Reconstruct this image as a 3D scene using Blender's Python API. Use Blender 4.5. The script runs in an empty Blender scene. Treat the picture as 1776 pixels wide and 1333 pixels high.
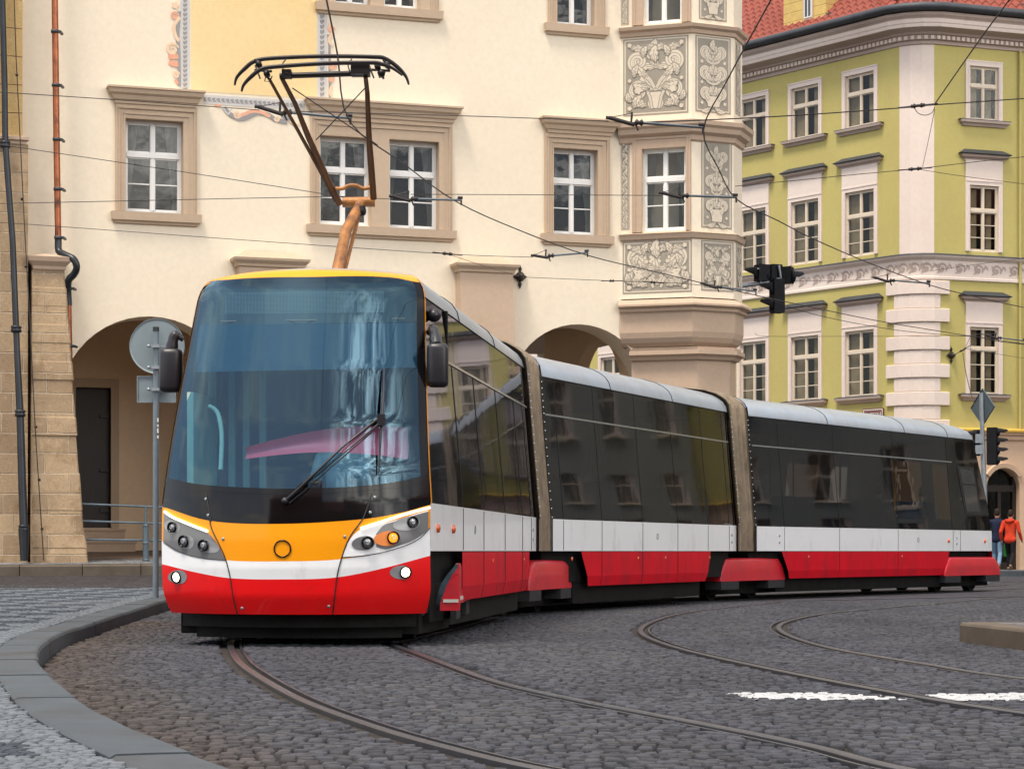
import bpy, bmesh, math, random
import numpy as np
from mathutils import Vector, Matrix
random.seed(7); rng = np.random.default_rng(7)
R = math.radians
scene = bpy.context.scene
COL = scene.collection

# ------------------------------------------------------------------ camera, world, sun, exposure
CAMZ, FPX, CX, HY = 0.85, 4000.0, 888.0, 955.0
cd = bpy.data.cameras.new('camera'); cam = bpy.data.objects.new('camera', cd); COL.objects.link(cam)
cam.location = (0, 0, CAMZ); cam.rotation_euler = (R(90), 0, 0)
cd.sensor_width = 36; cd.lens = FPX / 1776 * 36; cd.shift_y = (HY - 666.5) / 1776
cd.clip_start = 0.1; cd.clip_end = 2000
scene.camera = cam
SUN_EL, SUN_AZ = 66, 216          # azimuth measured clockwise from +Y
world = bpy.data.worlds.new('World'); scene.world = world; world.use_nodes = True
wn = world.node_tree; wn.nodes.clear()
wo = wn.nodes.new('ShaderNodeOutputWorld'); bg = wn.nodes.new('ShaderNodeBackground')
sky = wn.nodes.new('ShaderNodeTexSky'); sky.sky_type = 'NISHITA'; sky.sun_disc = False
sky.sun_elevation = R(SUN_EL); sky.sun_rotation = R(SUN_AZ); sky.air_density = 1.0; sky.dust_density = 1.2
tc = wn.nodes.new('ShaderNodeTexCoord'); mp = wn.nodes.new('ShaderNodeMapping'); mp.inputs['Scale'].default_value = (1.6, 1.0, 4.2)
nz = wn.nodes.new('ShaderNodeTexNoise'); nz.inputs['Scale'].default_value = 2.1; nz.inputs['Detail'].default_value = 9; nz.inputs['Roughness'].default_value = .62
cr = wn.nodes.new('ShaderNodeValToRGB'); cr.color_ramp.elements[0].position = .48; cr.color_ramp.elements[1].position = .70; cr.color_ramp.elements[0].color = (.3, .3, .3, 1)
mx = wn.nodes.new('ShaderNodeMixRGB'); mx.inputs[2].default_value = (9.6, 8.5, 7.2, 1)
L_ = wn.links.new
L_(tc.outputs['Generated'], mp.inputs[0]); L_(mp.outputs[0], nz.inputs['Vector']); L_(nz.outputs['Fac'], cr.inputs[0])
L_(cr.outputs[0], mx.inputs[0]); L_(sky.outputs[0], mx.inputs[1])
# one bright sunlit bank of streaky cloud behind the viewer's right shoulder
nm_ = wn.nodes.new('ShaderNodeVectorMath'); nm_.operation = 'NORMALIZE'; dp_ = wn.nodes.new('ShaderNodeVectorMath'); dp_.operation = 'DISTANCE'; dp_.inputs[1].default_value = (.62, -.66, .45)
mr_ = wn.nodes.new('ShaderNodeMapRange'); mr_.interpolation_type = 'SMOOTHSTEP'; mr_.inputs[1].default_value = .60; mr_.inputs[2].default_value = .15
n2_ = wn.nodes.new('ShaderNodeTexNoise'); n2_.inputs['Scale'].default_value = 5.5; n2_.inputs['Detail'].default_value = 10; n2_.inputs['Roughness'].default_value = .7; n2_.inputs['Distortion'].default_value = .8
c2_ = wn.nodes.new('ShaderNodeValToRGB'); c2_.color_ramp.elements[0].position = .46; c2_.color_ramp.elements[1].position = .72
mu_ = wn.nodes.new('ShaderNodeMath'); mu_.operation = 'MULTIPLY'; m2_ = wn.nodes.new('ShaderNodeMixRGB'); m2_.inputs[2].default_value = (60, 57, 51, 1)
L_(tc.outputs['Generated'], nm_.inputs[0]); L_(nm_.outputs[0], dp_.inputs[0]); L_(dp_.outputs['Value'], mr_.inputs[0]); L_(mp.outputs[0], n2_.inputs['Vector']); L_(n2_.outputs['Fac'], c2_.inputs[0])
L_(c2_.outputs[0], mu_.inputs[0]); L_(mr_.outputs[0], mu_.inputs[1]); L_(mu_.outputs[0], m2_.inputs[0]); L_(mx.outputs[0], m2_.inputs[1]); L_(m2_.outputs[0], bg.inputs[0]); L_(bg.outputs[0], wo.inputs[0])
bg.inputs[1].default_value = 0.125
sd = bpy.data.lights.new('sun', 'SUN'); sd.energy = 2.1; sd.angle = R(15); sd.color = (1.0, .90, .77)
sun = bpy.data.objects.new('sun', sd); COL.objects.link(sun)
sv = Vector((math.sin(R(SUN_AZ)) * math.cos(R(SUN_EL)), math.cos(R(SUN_AZ)) * math.cos(R(SUN_EL)), math.sin(R(SUN_EL))))
sun.rotation_euler = sv.to_track_quat('Z', 'Y').to_euler(); sun.location = sv * 60
scene.view_settings.view_transform = 'Standard'; scene.view_settings.look = 'None'
scene.view_settings.exposure = 0.88; scene.view_settings.gamma = 1.0
scene.cycles.max_bounces = 8; scene.cycles.transparent_max_bounces = 16
scene.cycles.use_denoising = True

# ------------------------------------------------------------------ helpers: pixels, frames
def V(*a): return Vector(a)
def P(px, py, Y): return Vector(((px - CX) / FPX * Y, Y, CAMZ + (HY - py) / FPX * Y))
def PZ(px, py, z):                       # point of the pixel's ray at height z
    Y = (CAMZ - z) * FPX / (py - HY); return Vector(((px - CX) / FPX * Y, Y, z))
class Fr:                                # a vertical wall plane: a along, n outwards, z up
    def __init__(s, o, ax):
        s.o = Vector((o[0], o[1], 0)); l = math.hypot(*ax); s.ax = Vector((ax[0] / l, ax[1] / l, 0)); s.n = Vector((s.ax.y, -s.ax.x, 0))
    def __call__(s, a, n, z): return s.o + s.ax * a + s.n * n + Vector((0, 0, z))
    def px(s, px, py=955, n=0):
        k = (px - CX) / FPX; o = s.o + s.n * n
        a = (k * o.y - o.x) / (s.ax.x - k * s.ax.y); Y = o.y + s.ax.y * a
        return a, CAMZ + (HY - py) / FPX * Y
    def a(s, px, n=0): return s.px(px, 955, n)[0]
    def z(s, px, py, n=0): return s.px(px, py, n)[1]
def smooth(x, a, b):
    t = np.clip((x - a) / (b - a), 0, 1); return t * t * (3 - 2 * t)
def gz(X, Y):                            # the ground's height
    return .0165 * np.maximum(Y - 22, 0) * np.where(Y > 46, 0 * Y + 1, 1) * smooth(-np.asarray(X, float), 1.0, 4.0) * (1 - smooth(Y, 52, 80)) + .12 * smooth(Y, 50, 65)
def gzf(X, Y): return float(gz(np.float64(X), np.float64(Y)))

# ------------------------------------------------------------------ helpers: meshes
class MB:
    def __init__(s, mat=None): s.v = []; s.f = []; s.fm = []; s.mats = []; s.m = mat; s.sm = []; s.smooth = False
    def add(s, vs, fs):
        b = len(s.v); s.v += [tuple(p) for p in vs]
        if s.m not in s.mats: s.mats.append(s.m)
        k = s.mats.index(s.m)
        for f in fs: s.f.append([b + i for i in f]); s.fm.append(k); s.sm.append(s.smooth)
    def poly(s, *ps): s.add(ps, [list(range(len(ps)))])
    def grid(s, rows, closed=False):
        n = len(rows[0]); vs = [p for r in rows for p in r]; fs = []
        for i in range(len(rows) - 1):
            for j in range(n if closed else n - 1):
                k = (j + 1) % n; fs.append([i * n + j, i * n + k, (i + 1) * n + k, (i + 1) * n + j])
        s.add(vs, fs)
    def box(s, T, x0, x1, y0, y1, z0, z1):
        c = [T(x, y, z) for z in (z0, z1) for x, y in ((x0, y0), (x1, y0), (x1, y1), (x0, y1))]
        s.add(c, [[0, 3, 2, 1], [4, 5, 6, 7], [0, 1, 5, 4], [1, 2, 6, 5], [2, 3, 7, 6], [3, 0, 4, 7]])
    def tube(s, pts, r, n=8, cap=True, sq=1.0):
        pts = [Vector(p) for p in pts]; rr = r if isinstance(r, (list, tuple)) else [r] * len(pts); rows = []
        up0 = None
        for i, p in enumerate(pts):
            d = (pts[min(i + 1, len(pts) - 1)] - pts[max(i - 1, 0)]).normalized()
            if up0 is None: up0 = Vector((0, 0, 1)) if abs(d.z) < .9 else Vector((1, 0, 0))
            x = d.cross(up0).normalized(); y = x.cross(d).normalized(); up0 = y
            rows.append([p + x * rr[i] * math.cos(2 * math.pi * k / n) + y * rr[i] * sq * math.sin(2 * math.pi * k / n) for k in range(n)])
        o = s.smooth; s.smooth = n > 5; s.grid(rows, True); s.smooth = o
        if cap: s.poly(*rows[0][::-1]); s.poly(*rows[-1])
    def lathe(s, c, ax, prof, n=20):           # prof: (radius, height along ax)
        c = Vector(c); ax = Vector(ax).normalized(); up = Vector((0, 0, 1)) if abs(ax.z) < .9 else Vector((1, 0, 0))
        x = ax.cross(up).normalized(); y = x.cross(ax)
        rows = [[c + ax * h + (x * math.cos(2 * math.pi * k / n) + y * math.sin(2 * math.pi * k / n)) * r for k in range(n)] for r, h in prof]
        o = s.smooth; s.smooth = True; s.grid(rows, True); s.smooth = o
    def sheet(s, T, pts, n):                   # a flat polygon in (a, z) at height n
        s.poly(*[T(a, n, z) for a, z in pts])
    def mould(s, path, prof, closed=False):    # path: XY points, outward to the right-hand side of (ay,-ax); prof: (offset, z)
        rows = []
        for off, z in prof:
            rows.append([Vector((q[0], q[1], z)) for q in offs(path, off, closed)])
        s.grid(rows, closed)
    def uvs(s, me):
        uv = me.uv_layers.new(name='UVMap'); nl = len(me.loops)
        co = np.empty(len(me.vertices) * 3); me.vertices.foreach_get('co', co); co = co.reshape(-1, 3)
        vi = np.empty(nl, int); me.loops.foreach_get('vertex_index', vi)
        nf = len(me.polygons); nn = np.empty(nf * 3); me.polygons.foreach_get('normal', nn); nn = nn.reshape(-1, 3)
        lt = np.empty(nf, int); me.polygons.foreach_get('loop_total', lt); n = np.repeat(nn, lt, axis=0)
        h = np.hypot(n[:, 0], n[:, 1]) + 1e-9; tx, ty = -n[:, 1] / h, n[:, 0] / h
        flat = np.abs(n[:, 2]) > .75; p = co[vi]
        u = np.where(flat, p[:, 0], p[:, 0] * tx + p[:, 1] * ty); v = np.where(flat, p[:, 1], p[:, 2])
        uv.data.foreach_set('uv', np.stack([u, v], 1).ravel())
    def build(s, name, parent=None, origin=None, **tags):
        off = Vector((0, 0, 0)); q = parent
        while q is not None: off += q.location; q = q.parent
        if parent is None:
            a = np.array(s.v); off = Vector(origin) if origin is not None else Vector(((a[:, 0].min() + a[:, 0].max()) / 2, (a[:, 1].min() + a[:, 1].max()) / 2, a[:, 2].min()))
        me = bpy.data.meshes.new(name); me.from_pydata(s.v, [], s.f); me.update()
        for m in s.mats: me.materials.append(m)
        me.polygons.foreach_set('material_index', s.fm); me.polygons.foreach_set('use_smooth', s.sm)
        s.uvs(me)
        me.transform(Matrix.Translation(-off))
        bm = bmesh.new(); bm.from_mesh(me); bmesh.ops.recalc_face_normals(bm, faces=bm.faces) if tags.pop('recalc', True) else None; bm.to_mesh(me); bm.free()
        o = bpy.data.objects.new(name, me); COL.objects.link(o)
        if parent is None: o.location = off
        else: o.parent = parent
        for k, v in tags.items(): o[k] = v
        return o
def offs(path, d, closed=False):
    n = len(path); out = []
    for i in range(n):
        ns = []
        for a, b in ((i - 1, i), (i, i + 1)):
            if not closed and (a < 0 or b > n - 1): continue
            p, q = path[a % n], path[b % n]; l = math.hypot(q[0] - p[0], q[1] - p[1]) or 1; ns.append(((q[1] - p[1]) / l, -(q[0] - p[0]) / l))
        if len(ns) == 1: ns *= 2
        mxx, my = ns[0][0] + ns[1][0], ns[0][1] + ns[1][1]; k = 2 * d / (mxx * mxx + my * my)
        out.append((path[i][0] + mxx * k, path[i][1] + my * k))
    return out
def empty(name, loc, label, cat, group=None):
    o = bpy.data.objects.new(name, None); COL.objects.link(o); o.location = loc; o.empty_display_size = .3
    o['label'] = label; o['category'] = cat
    if group: o['group'] = group
    return o
def hood(mb, T, a0, a1, prof):                 # a moulding on a wall with mitred returns; prof (n, z)
    pth = [T(a0, -.05, 0), T(a0, 0, 0), T(a1, 0, 0), T(a1, -.05, 0)]
    mb.mould([(p.x, p.y) for p in pth], prof)
def catmull(pts, n=8):
    pts = [Vector(p) for p in pts]; out = []
    for i in range(len(pts) - 1):
        p0 = pts[max(i - 1, 0)]; p1 = pts[i]; p2 = pts[i + 1]; p3 = pts[min(i + 2, len(pts) - 1)]
        for k in range(n):
            t = k / n; out.append(.5 * ((2 * p1) + (p2 - p0) * t + (2 * p0 - 5 * p1 + 4 * p2 - p3) * t * t + (3 * p1 - p0 - 3 * p2 + p3) * t ** 3))
    out.append(pts[-1]); return out
def copy_child(o, parent, d):                  # a part (and its sub-parts) again, shifted by d
    c = o.copy(); COL.objects.link(c); c.parent = parent; c.location = o.location + d
    for ch in o.children:
        g = ch.copy(); COL.objects.link(g); g.parent = c
    return c

# ------------------------------------------------------------------ helpers: materials
def NT(name):
    m = bpy.data.materials.new(name); m.use_nodes = True; nt = m.node_tree; nt.nodes.clear()
    o = nt.nodes.new('ShaderNodeOutputMaterial'); b = nt.nodes.new('ShaderNodeBsdfPrincipled'); nt.links.new(b.outputs[0], o.inputs[0])
    return m, nt, b, o
def nd(nt, t, **k):
    n = nt.nodes.new('ShaderNode' + t)
    for a, v in k.items():
        if a[0] == '_': n.inputs[a[1:].replace('_', ' ')].default_value = v
        else: setattr(n, a, v)
    return n
def C4(c, k=1): return (min(c[0] * k, 1), min(c[1] * k, 1), min(c[2] * k, 1), 1)
def noise_mix(nt, c1, c2, scale, lo=.35, hi=.65, detail=6, rough=.6, vec=None, stretch=None):
    t = nd(nt, 'TexCoord') if vec is None else None
    src = t.outputs['Object'] if vec is None else vec
    if stretch:
        mp = nd(nt, 'Mapping', _Scale=stretch); nt.links.new(src, mp.inputs[0]); src = mp.outputs[0]
    n = nd(nt, 'TexNoise', _Scale=scale, _Detail=detail, _Roughness=rough); nt.links.new(src, n.inputs['Vector'])
    r = nd(nt, 'ValToRGB'); r.color_ramp.elements[0].position = lo; r.color_ramp.elements[1].position = hi; nt.links.new(n.outputs['Fac'], r.inputs[0])
    m = nd(nt, 'MixRGB')
    for i, c in ((1, c1), (2, c2)):
        if hasattr(c, 'links'): nt.links.new(c, m.inputs[i])
        else: m.inputs[i].default_value = c
    nt.links.new(r.outputs[0], m.inputs[0]); return m.outputs[0], n.outputs['Fac']
def bump(nt, b, h, strength, dist, normal=None):
    bp = nd(nt, 'Bump', _Strength=strength, _Distance=dist); nt.links.new(h, bp.inputs['Height'])
    if normal: nt.links.new(normal, bp.inputs['Normal'])
    nt.links.new(bp.outputs[0], b.inputs['Normal']); return bp.outputs[0]
def pbr(name, col, rough=.6, metal=0, var=.12, vs=2.0, bmp=0, bs=40, coat=0, spec=.5, dirt=None, stretch=None, coatr=.05):
    m, nt, b, o = NT(name)
    c, f = noise_mix(nt, C4(col, 1 - var), C4(col, 1 + var), vs, .3, .7, stretch=stretch)
    if dirt: c, f2 = noise_mix(nt, c, C4(dirt[0]), dirt[1], dirt[2], dirt[3], detail=9, rough=.7, stretch=dirt[4] if len(dirt) > 4 else None)
    nt.links.new(c, b.inputs['Base Color']); b.inputs['Roughness'].default_value = rough; b.inputs['Metallic'].default_value = metal
    b.inputs['Specular IOR Level'].default_value = spec if rough < .6 or spec != .5 else .18
    if coat: b.inputs['Coat Weight'].default_value = coat; b.inputs['Coat Roughness'].default_value = coatr
    if bmp:
        t = nd(nt, 'TexCoord'); n = nd(nt, 'TexNoise', _Scale=bs, _Detail=5); nt.links.new(t.outputs['Object'], n.inputs['Vector']); bump(nt, b, n.outputs['Fac'], bmp, .01)
    return m
def glass(name, tint, refl, gloss=(.9, .95, 1), rough=.0, wob=.0, ws=1.2):
    m, nt, b, o = NT(name); nt.nodes.remove(b)
    tr = nd(nt, 'BsdfTransparent', _Color=C4(tint)); gl = nd(nt, 'BsdfGlossy', _Color=C4(gloss), _Roughness=rough)
    ge = nd(nt, 'NewGeometry'); dt = nd(nt, 'VectorMath', operation='DOT_PRODUCT'); nt.links.new(ge.outputs['Incoming'], dt.inputs[0]); nt.links.new(ge.outputs['Normal'], dt.inputs[1])
    ab = nd(nt, 'Math', operation='ABSOLUTE'); nt.links.new(dt.outputs['Value'], ab.inputs[0]); om = nd(nt, 'Math', operation='SUBTRACT', use_clamp=True); om.inputs[0].default_value = 1; nt.links.new(ab.outputs[0], om.inputs[1])
    pw_ = nd(nt, 'Math', operation='POWER'); pw_.inputs[1].default_value = 4.5; nt.links.new(om.outputs[0], pw_.inputs[0])
    mr = nd(nt, 'MapRange'); mr.inputs[1].default_value = 0; mr.inputs[2].default_value = 1; mr.inputs[3].default_value = refl; mr.inputs[4].default_value = 1
    nt.links.new(pw_.outputs[0], mr.inputs[0]); mxs = nd(nt, 'MixShader'); nt.links.new(mr.outputs[0], mxs.inputs[0]); nt.links.new(tr.outputs[0], mxs.inputs[1]); nt.links.new(gl.outputs[0], mxs.inputs[2])
    nt.links.new(mxs.outputs[0], o.inputs[0])
    if wob:
        t = nd(nt, 'TexCoord'); n = nd(nt, 'TexNoise', _Scale=ws, _Detail=2.5); nt.links.new(t.outputs['Object'], n.inputs['Vector'])
        bp = nd(nt, 'Bump', _Strength=wob, _Distance=.05); nt.links.new(n.outputs['Fac'], bp.inputs['Height']); nt.links.new(bp.outputs[0], gl.inputs['Normal'])
    return m
def emit(name, col, st):
    m, nt, b, o = NT(name); b.inputs['Base Color'].default_value = C4(col); b.inputs['Emission Color'].default_value = C4(col); b.inputs['Emission Strength'].default_value = st; return m
def plaster(name, col, col2, stain, bmp=.25, brick=None):
    bmp *= .45
    m, nt, b, o = NT(name)
    t = nd(nt, 'TexCoord')
    c, f = noise_mix(nt, C4(col), C4(col2), .45, .3, .7)
    c, f = noise_mix(nt, c, C4(stain), 1.3, .62, .9, stretch=(1, 1, .3))
    c2, f3 = noise_mix(nt, C4((.93, .93, .93)), C4((1, 1, 1)), 9, .3, .7)
    mu = nd(nt, 'MixRGB', blend_type='MULTIPLY'); mu.inputs[0].default_value = 1; nt.links.new(c, mu.inputs[1]); nt.links.new(c2, mu.inputs[2])
    nt.links.new(mu.outputs[0], b.inputs['Base Color']); b.inputs['Roughness'].default_value = .88; b.inputs['Specular IOR Level'].default_value = .2
    n = nd(nt, 'TexNoise', _Scale=22.0, _Detail=6); nt.links.new(t.outputs['Object'], n.inputs['Vector']); bump(nt, b, n.outputs['Fac'], bmp, .01)
    return m
def ashlar(name, c1, c2, mortar, bw, bh, msize=.012, bmp=.6, stain=(.2, .12, .06), sq=.5, off=.5):
    m, nt, b, o = NT(name); uv = nd(nt, 'UVMap')
    dn = nd(nt, 'TexNoise', _Scale=1.7, _Detail=3); nt.links.new(uv.outputs[0], dn.inputs['Vector'])
    av = nd(nt, 'VectorMath', operation='MULTIPLY_ADD'); av.inputs[1].default_value = (.05, .05, 0); nt.links.new(dn.outputs['Color'], av.inputs[0]); nt.links.new(uv.outputs[0], av.inputs[2])
    br = nd(nt, 'TexBrick', _Scale=1.0, _Mortar_Size=msize, _Mortar_Smooth=.6, _Bias=0.0, _Brick_Width=bw, _Row_Height=bh, _Color1=C4(c1), _Color2=C4(c2), _Mortar=C4(mortar)); br.offset = off; br.squash = 1.35; br.squash_frequency = 3
    nt.links.new(av.outputs[0], br.inputs['Vector'])
    c, f = noise_mix(nt, br.outputs['Color'], C4(stain), 2.2, .52, .8, detail=9, rough=.7)
    c, f = noise_mix(nt, c, C4(c1, 1.25), 5.0, .55, .85)
    k, f3 = noise_mix(nt, C4((.6, .6, .6)), C4((1, 1, 1)), 24, .25, .55, detail=8, rough=.75)
    mu = nd(nt, 'MixRGB', blend_type='MULTIPLY'); mu.inputs[0].default_value = .8; nt.links.new(c, mu.inputs[1]); nt.links.new(k, mu.inputs[2])
    nt.links.new(mu.outputs[0], b.inputs['Base Color']); b.inputs['Roughness'].default_value = .9; b.inputs['Specular IOR Level'].default_value = .2
    inv = nd(nt, 'Math', operation='SUBTRACT'); inv.inputs[0].default_value = 1; nt.links.new(br.outputs['Fac'], inv.inputs[1])
    ad = nd(nt, 'Math', operation='MULTIPLY_ADD'); ad.inputs[1].default_value = .5; nt.links.new(f3, ad.inputs[0]); nt.links.new(inv.outputs[0], ad.inputs[2])
    bump(nt, b, ad.outputs[0], bmp, .03); return m

M = {}
M['cream'] = plaster('cream_plaster', (.83, .735, .58), (.80, .695, .54), (.74, .62, .47))
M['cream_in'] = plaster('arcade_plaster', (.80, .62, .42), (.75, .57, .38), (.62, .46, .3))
M['taupe'] = plaster('taupe_stone', (.54, .415, .30), (.50, .38, .27), (.42, .32, .23), .35)
M['tan'] = plaster('tan_render', (.52, .39, .29), (.48, .36, .26), (.38, .28, .2), .35)
M['yellowp'] = plaster('yellow_panel', (.84, .66, .36), (.80, .58, .28), (.82, .50, .26), .1)
M['green'] = plaster('green_plaster', (.52, .46, .165), (.48, .41, .15), (.46, .36, .16), .2)
M['pinkw'] = plaster('pinkish_render', (.78, .68, .61), (.73, .62, .55), (.6, .5, .44), .2)
M['pinkd'] = plaster('dusty_trim', (.50, .41, .36), (.38, .30, .26), (.26, .21, .19), .3)
M['peach'] = plaster('peach_plaster', (.66, .47, .33), (.6, .42, .29), (.5, .34, .23), .2)
M['ochre'] = ashlar('ochre_ashlar', (.52, .36, .16), (.5, .34, .15), (.12, .06, .03), 9.0, .565, .012, .3, stain=(.42, .27, .11))
M['stone'] = ashlar('sandstone_blocks', (.47, .345, .215), (.32, .23, .145), (.56, .45, .33), .86, .40, .016, 1.0)
M['lead'] = pbr('dark_lead', (.05, .055, .065), .55, .3, .2, 3)
M['white'] = pbr('white_window_paint', (.78, .77, .74), .45, 0, .04)
M['ivory'] = pbr('ivory_window_paint', (.66, .57, .45), .5, 0, .08)
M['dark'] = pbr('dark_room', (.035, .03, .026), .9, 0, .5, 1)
M['curtain'] = pbr('net_curtain', (.27, .27, .25), .9, 0, .3, 3, stretch=(8, 8, .5))
M['blind'] = pbr('beige_blind', (.40, .34, .24), .9, 0, .25, 2)
M['wglass'] = glass('window_glass', (.70, .72, .70), .05, (.70, .72, .74), wob=.05, ws=2.0)
M['wood'] = pbr('dark_door', (.02, .012, .010), .5, 0, .3, 4, stretch=(6, 6, .6))
M['gilt'] = pbr('gilt_strip', (.75, .45, .08), .5, 0, .1)
M['black'] = pbr('black_rubber', (.012, .012, .014), .5, 0, .3)
M['steel'] = pbr('galvanised_steel', (.30, .34, .37), .45, .6, .15, 8)
M['bluegrey'] = pbr('painted_blue_grey', (.10, .14, .17), .45, .2, .2, 5)
M['copper'] = pbr('old_copper', (.36, .12, .055), .38, .75, .25, 5, dirt=((.06, .035, .03), 7, .5, .7, (1, 1, .5)))
M['wire'] = pbr('overhead_wire', (.025, .02, .02), .5, .3)
M['gglass'] = glass('old_window_glass', (.8, .8, .76), .03, (.85, .88, .9), wob=.12, ws=2.0)
# ------------------------------------------------------------------ walls with openings, windows
def wall(mb, T, a0, a1, z0, z1, holes, depth=.22, n=0, rev=None):
    """holes: ('r',a0,a1,z0,z1) or ('c',ac,R,zs,z0)"""
    bx = []
    for h in holes: bx.append((h[1], h[2], h[3], h[4]) if h[0] == 'r' else (h[1] - h[2], h[1] + h[2], h[4], h[3] + h[2]))
    A = sorted(set([a0, a1] + [min(max(x, a0), a1) for b in bx for x in b[:2]])); Z = sorted(set([z0, z1] + [min(max(x, z0), z1) for b in bx for x in b[2:]]))
    for i in range(len(A) - 1):
        for j in range(len(Z) - 1):
            ca, cz = (A[i] + A[i + 1]) / 2, (Z[j] + Z[j + 1]) / 2
            if any(b[0] < ca < b[1] and b[2] < cz < b[3] for b in bx): continue
            mb.poly(T(A[i], n, Z[j]), T(A[i + 1], n, Z[j]), T(A[i + 1], n, Z[j + 1]), T(A[i], n, Z[j + 1]))
    m0 = mb.m; dc = depth; dr = min(depth, .28)
    for h in holes:
        depth = dr if h[0] == 'r' else dc
        if h[0] == 'r':
            mb.m = rev or m0; q = [(h[1], h[3]), (h[1], h[4]), (h[2], h[4]), (h[2], h[3])]
            for k in range(4):
                (x, z), (x2, z2) = q[k], q[(k + 1) % 4]; mb.poly(T(x, n, z), T(x2, n, z2), T(x2, n - depth, z2), T(x, n - depth, z))
            mb.m = m0
        else:
            _, ac, Rr, zs, zb = h; N = 24; arc = [(ac - Rr * math.cos(math.pi * k / N), zs + Rr * math.sin(math.pi * k / N)) for k in range(N + 1)]
            for k in range(N):
                (x, z), (x2, z2) = arc[k], arc[k + 1]; mb.poly(T(x, n, z), T(x2, n, z2), T(x2, n, zs + Rr), T(x, n, zs + Rr))
            mb.m = rev or m0; full = [(ac - Rr, zb)] + arc + [(ac + Rr, zb)]
            for k in range(len(full) - 1):
                (x, z), (x2, z2) = full[k], full[k + 1]; mb.poly(T(x, n, z), T(x2, n, z2), T(x2, n - depth, z2), T(x, n - depth, z))
            mb.m = m0
def sash(T, a0, a1, z0, z1, n, mat, parent, trans=.62, rows=2, toprows=1, curtain=None, fw=.055, glassm=None, room=True, cols=2, side=0):
    """casement window: frame, two lights, transom, glazing bars; then panes, curtain, dark room"""
    f = MB(mat); d = .05
    def bar(x0, x1, y0, y1, k=0): f.box(T, x0, x1, n - d, n + .012 * k, y0, y1)
    bar(a0, a0 + fw, z0, z1); bar(a1 - fw, a1, z0, z1); bar(a0 + fw, a1 - fw, z0, z0 + fw); bar(a0 + fw, a1 - fw, z1 - fw, z1)
    zt = z0 + (z1 - z0) * trans; ac = (a0 + a1) / 2
    bar(a0 + fw, a1 - fw, zt - .05, zt + .05, 2); bar(ac - .034, ac + .034, z0 + fw, zt - .05, 1); bar(ac - .04, ac + .04, zt + .05, z1 - fw, 1)
    for (x0, x1) in ((a0 + fw, ac - .034), (ac + .034, a1 - fw)):
        for (y0, y1) in ((z0 + fw, zt - .05), (zt + .05, z1 - fw)):
            f.box(T, x0, x0 + .022, n - .045, n - .008, y0, y1); f.box(T, x1 - .022, x1, n - .045, n - .008, y0, y1)
            f.box(T, x0 + .03, x1 - .03, n - .045, n - .008, y0, y0 + .03); f.box(T, x0 + .03, x1 - .03, n - .045, n - .008, y1 - .03, y1)
        for k in range(1, rows):
            y = z0 + fw + (zt - .05 - z0 - fw) * k / rows; f.box(T, x0 + .03, x1 - .03, n - .04, n - .014, y - .012, y + .012)
    fo = f.build('window_frame', parent)
    g = MB(glassm or M['wglass']); g.poly(T(a0, n - .03, z0), T(a1, n - .03, z0), T(a1, n - .03, z1), T(a0, n - .03, z1)); g.build('pane', parent)
    if curtain:
        c = MB(curtain); c.smooth = True; N = 60
        for (x0, x1, y0, y1, lean) in side or ((a0 + .03, ac - .02, z0, z1, .5), (ac + .02, a1 - .03, z0, z1, -.5)):
            rows_ = []
            for j in range(7):
                t = j / 6; w = (x1 - x0) * (.22 + .38 * abs(t - .15) if lean else 1)
                xs = x0 if lean >= 0 else x1 - w
                rows_.append([T(xs + w * k / N, n - .16 + .018 * math.sin(k * 1.05 + j * .15), y0 + (y1 - y0) * t) for k in range(N + 1)])
            c.grid(rows_)
        c.build('curtain', parent)
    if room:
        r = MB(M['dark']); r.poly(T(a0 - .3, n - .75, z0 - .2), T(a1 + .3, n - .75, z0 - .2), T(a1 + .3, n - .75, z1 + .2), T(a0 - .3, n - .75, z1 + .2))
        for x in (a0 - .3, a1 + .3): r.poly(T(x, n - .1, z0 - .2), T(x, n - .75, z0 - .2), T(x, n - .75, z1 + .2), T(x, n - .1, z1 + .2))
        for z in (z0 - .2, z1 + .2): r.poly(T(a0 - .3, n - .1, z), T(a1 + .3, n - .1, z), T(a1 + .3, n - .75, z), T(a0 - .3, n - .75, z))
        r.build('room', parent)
    return fo

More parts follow.
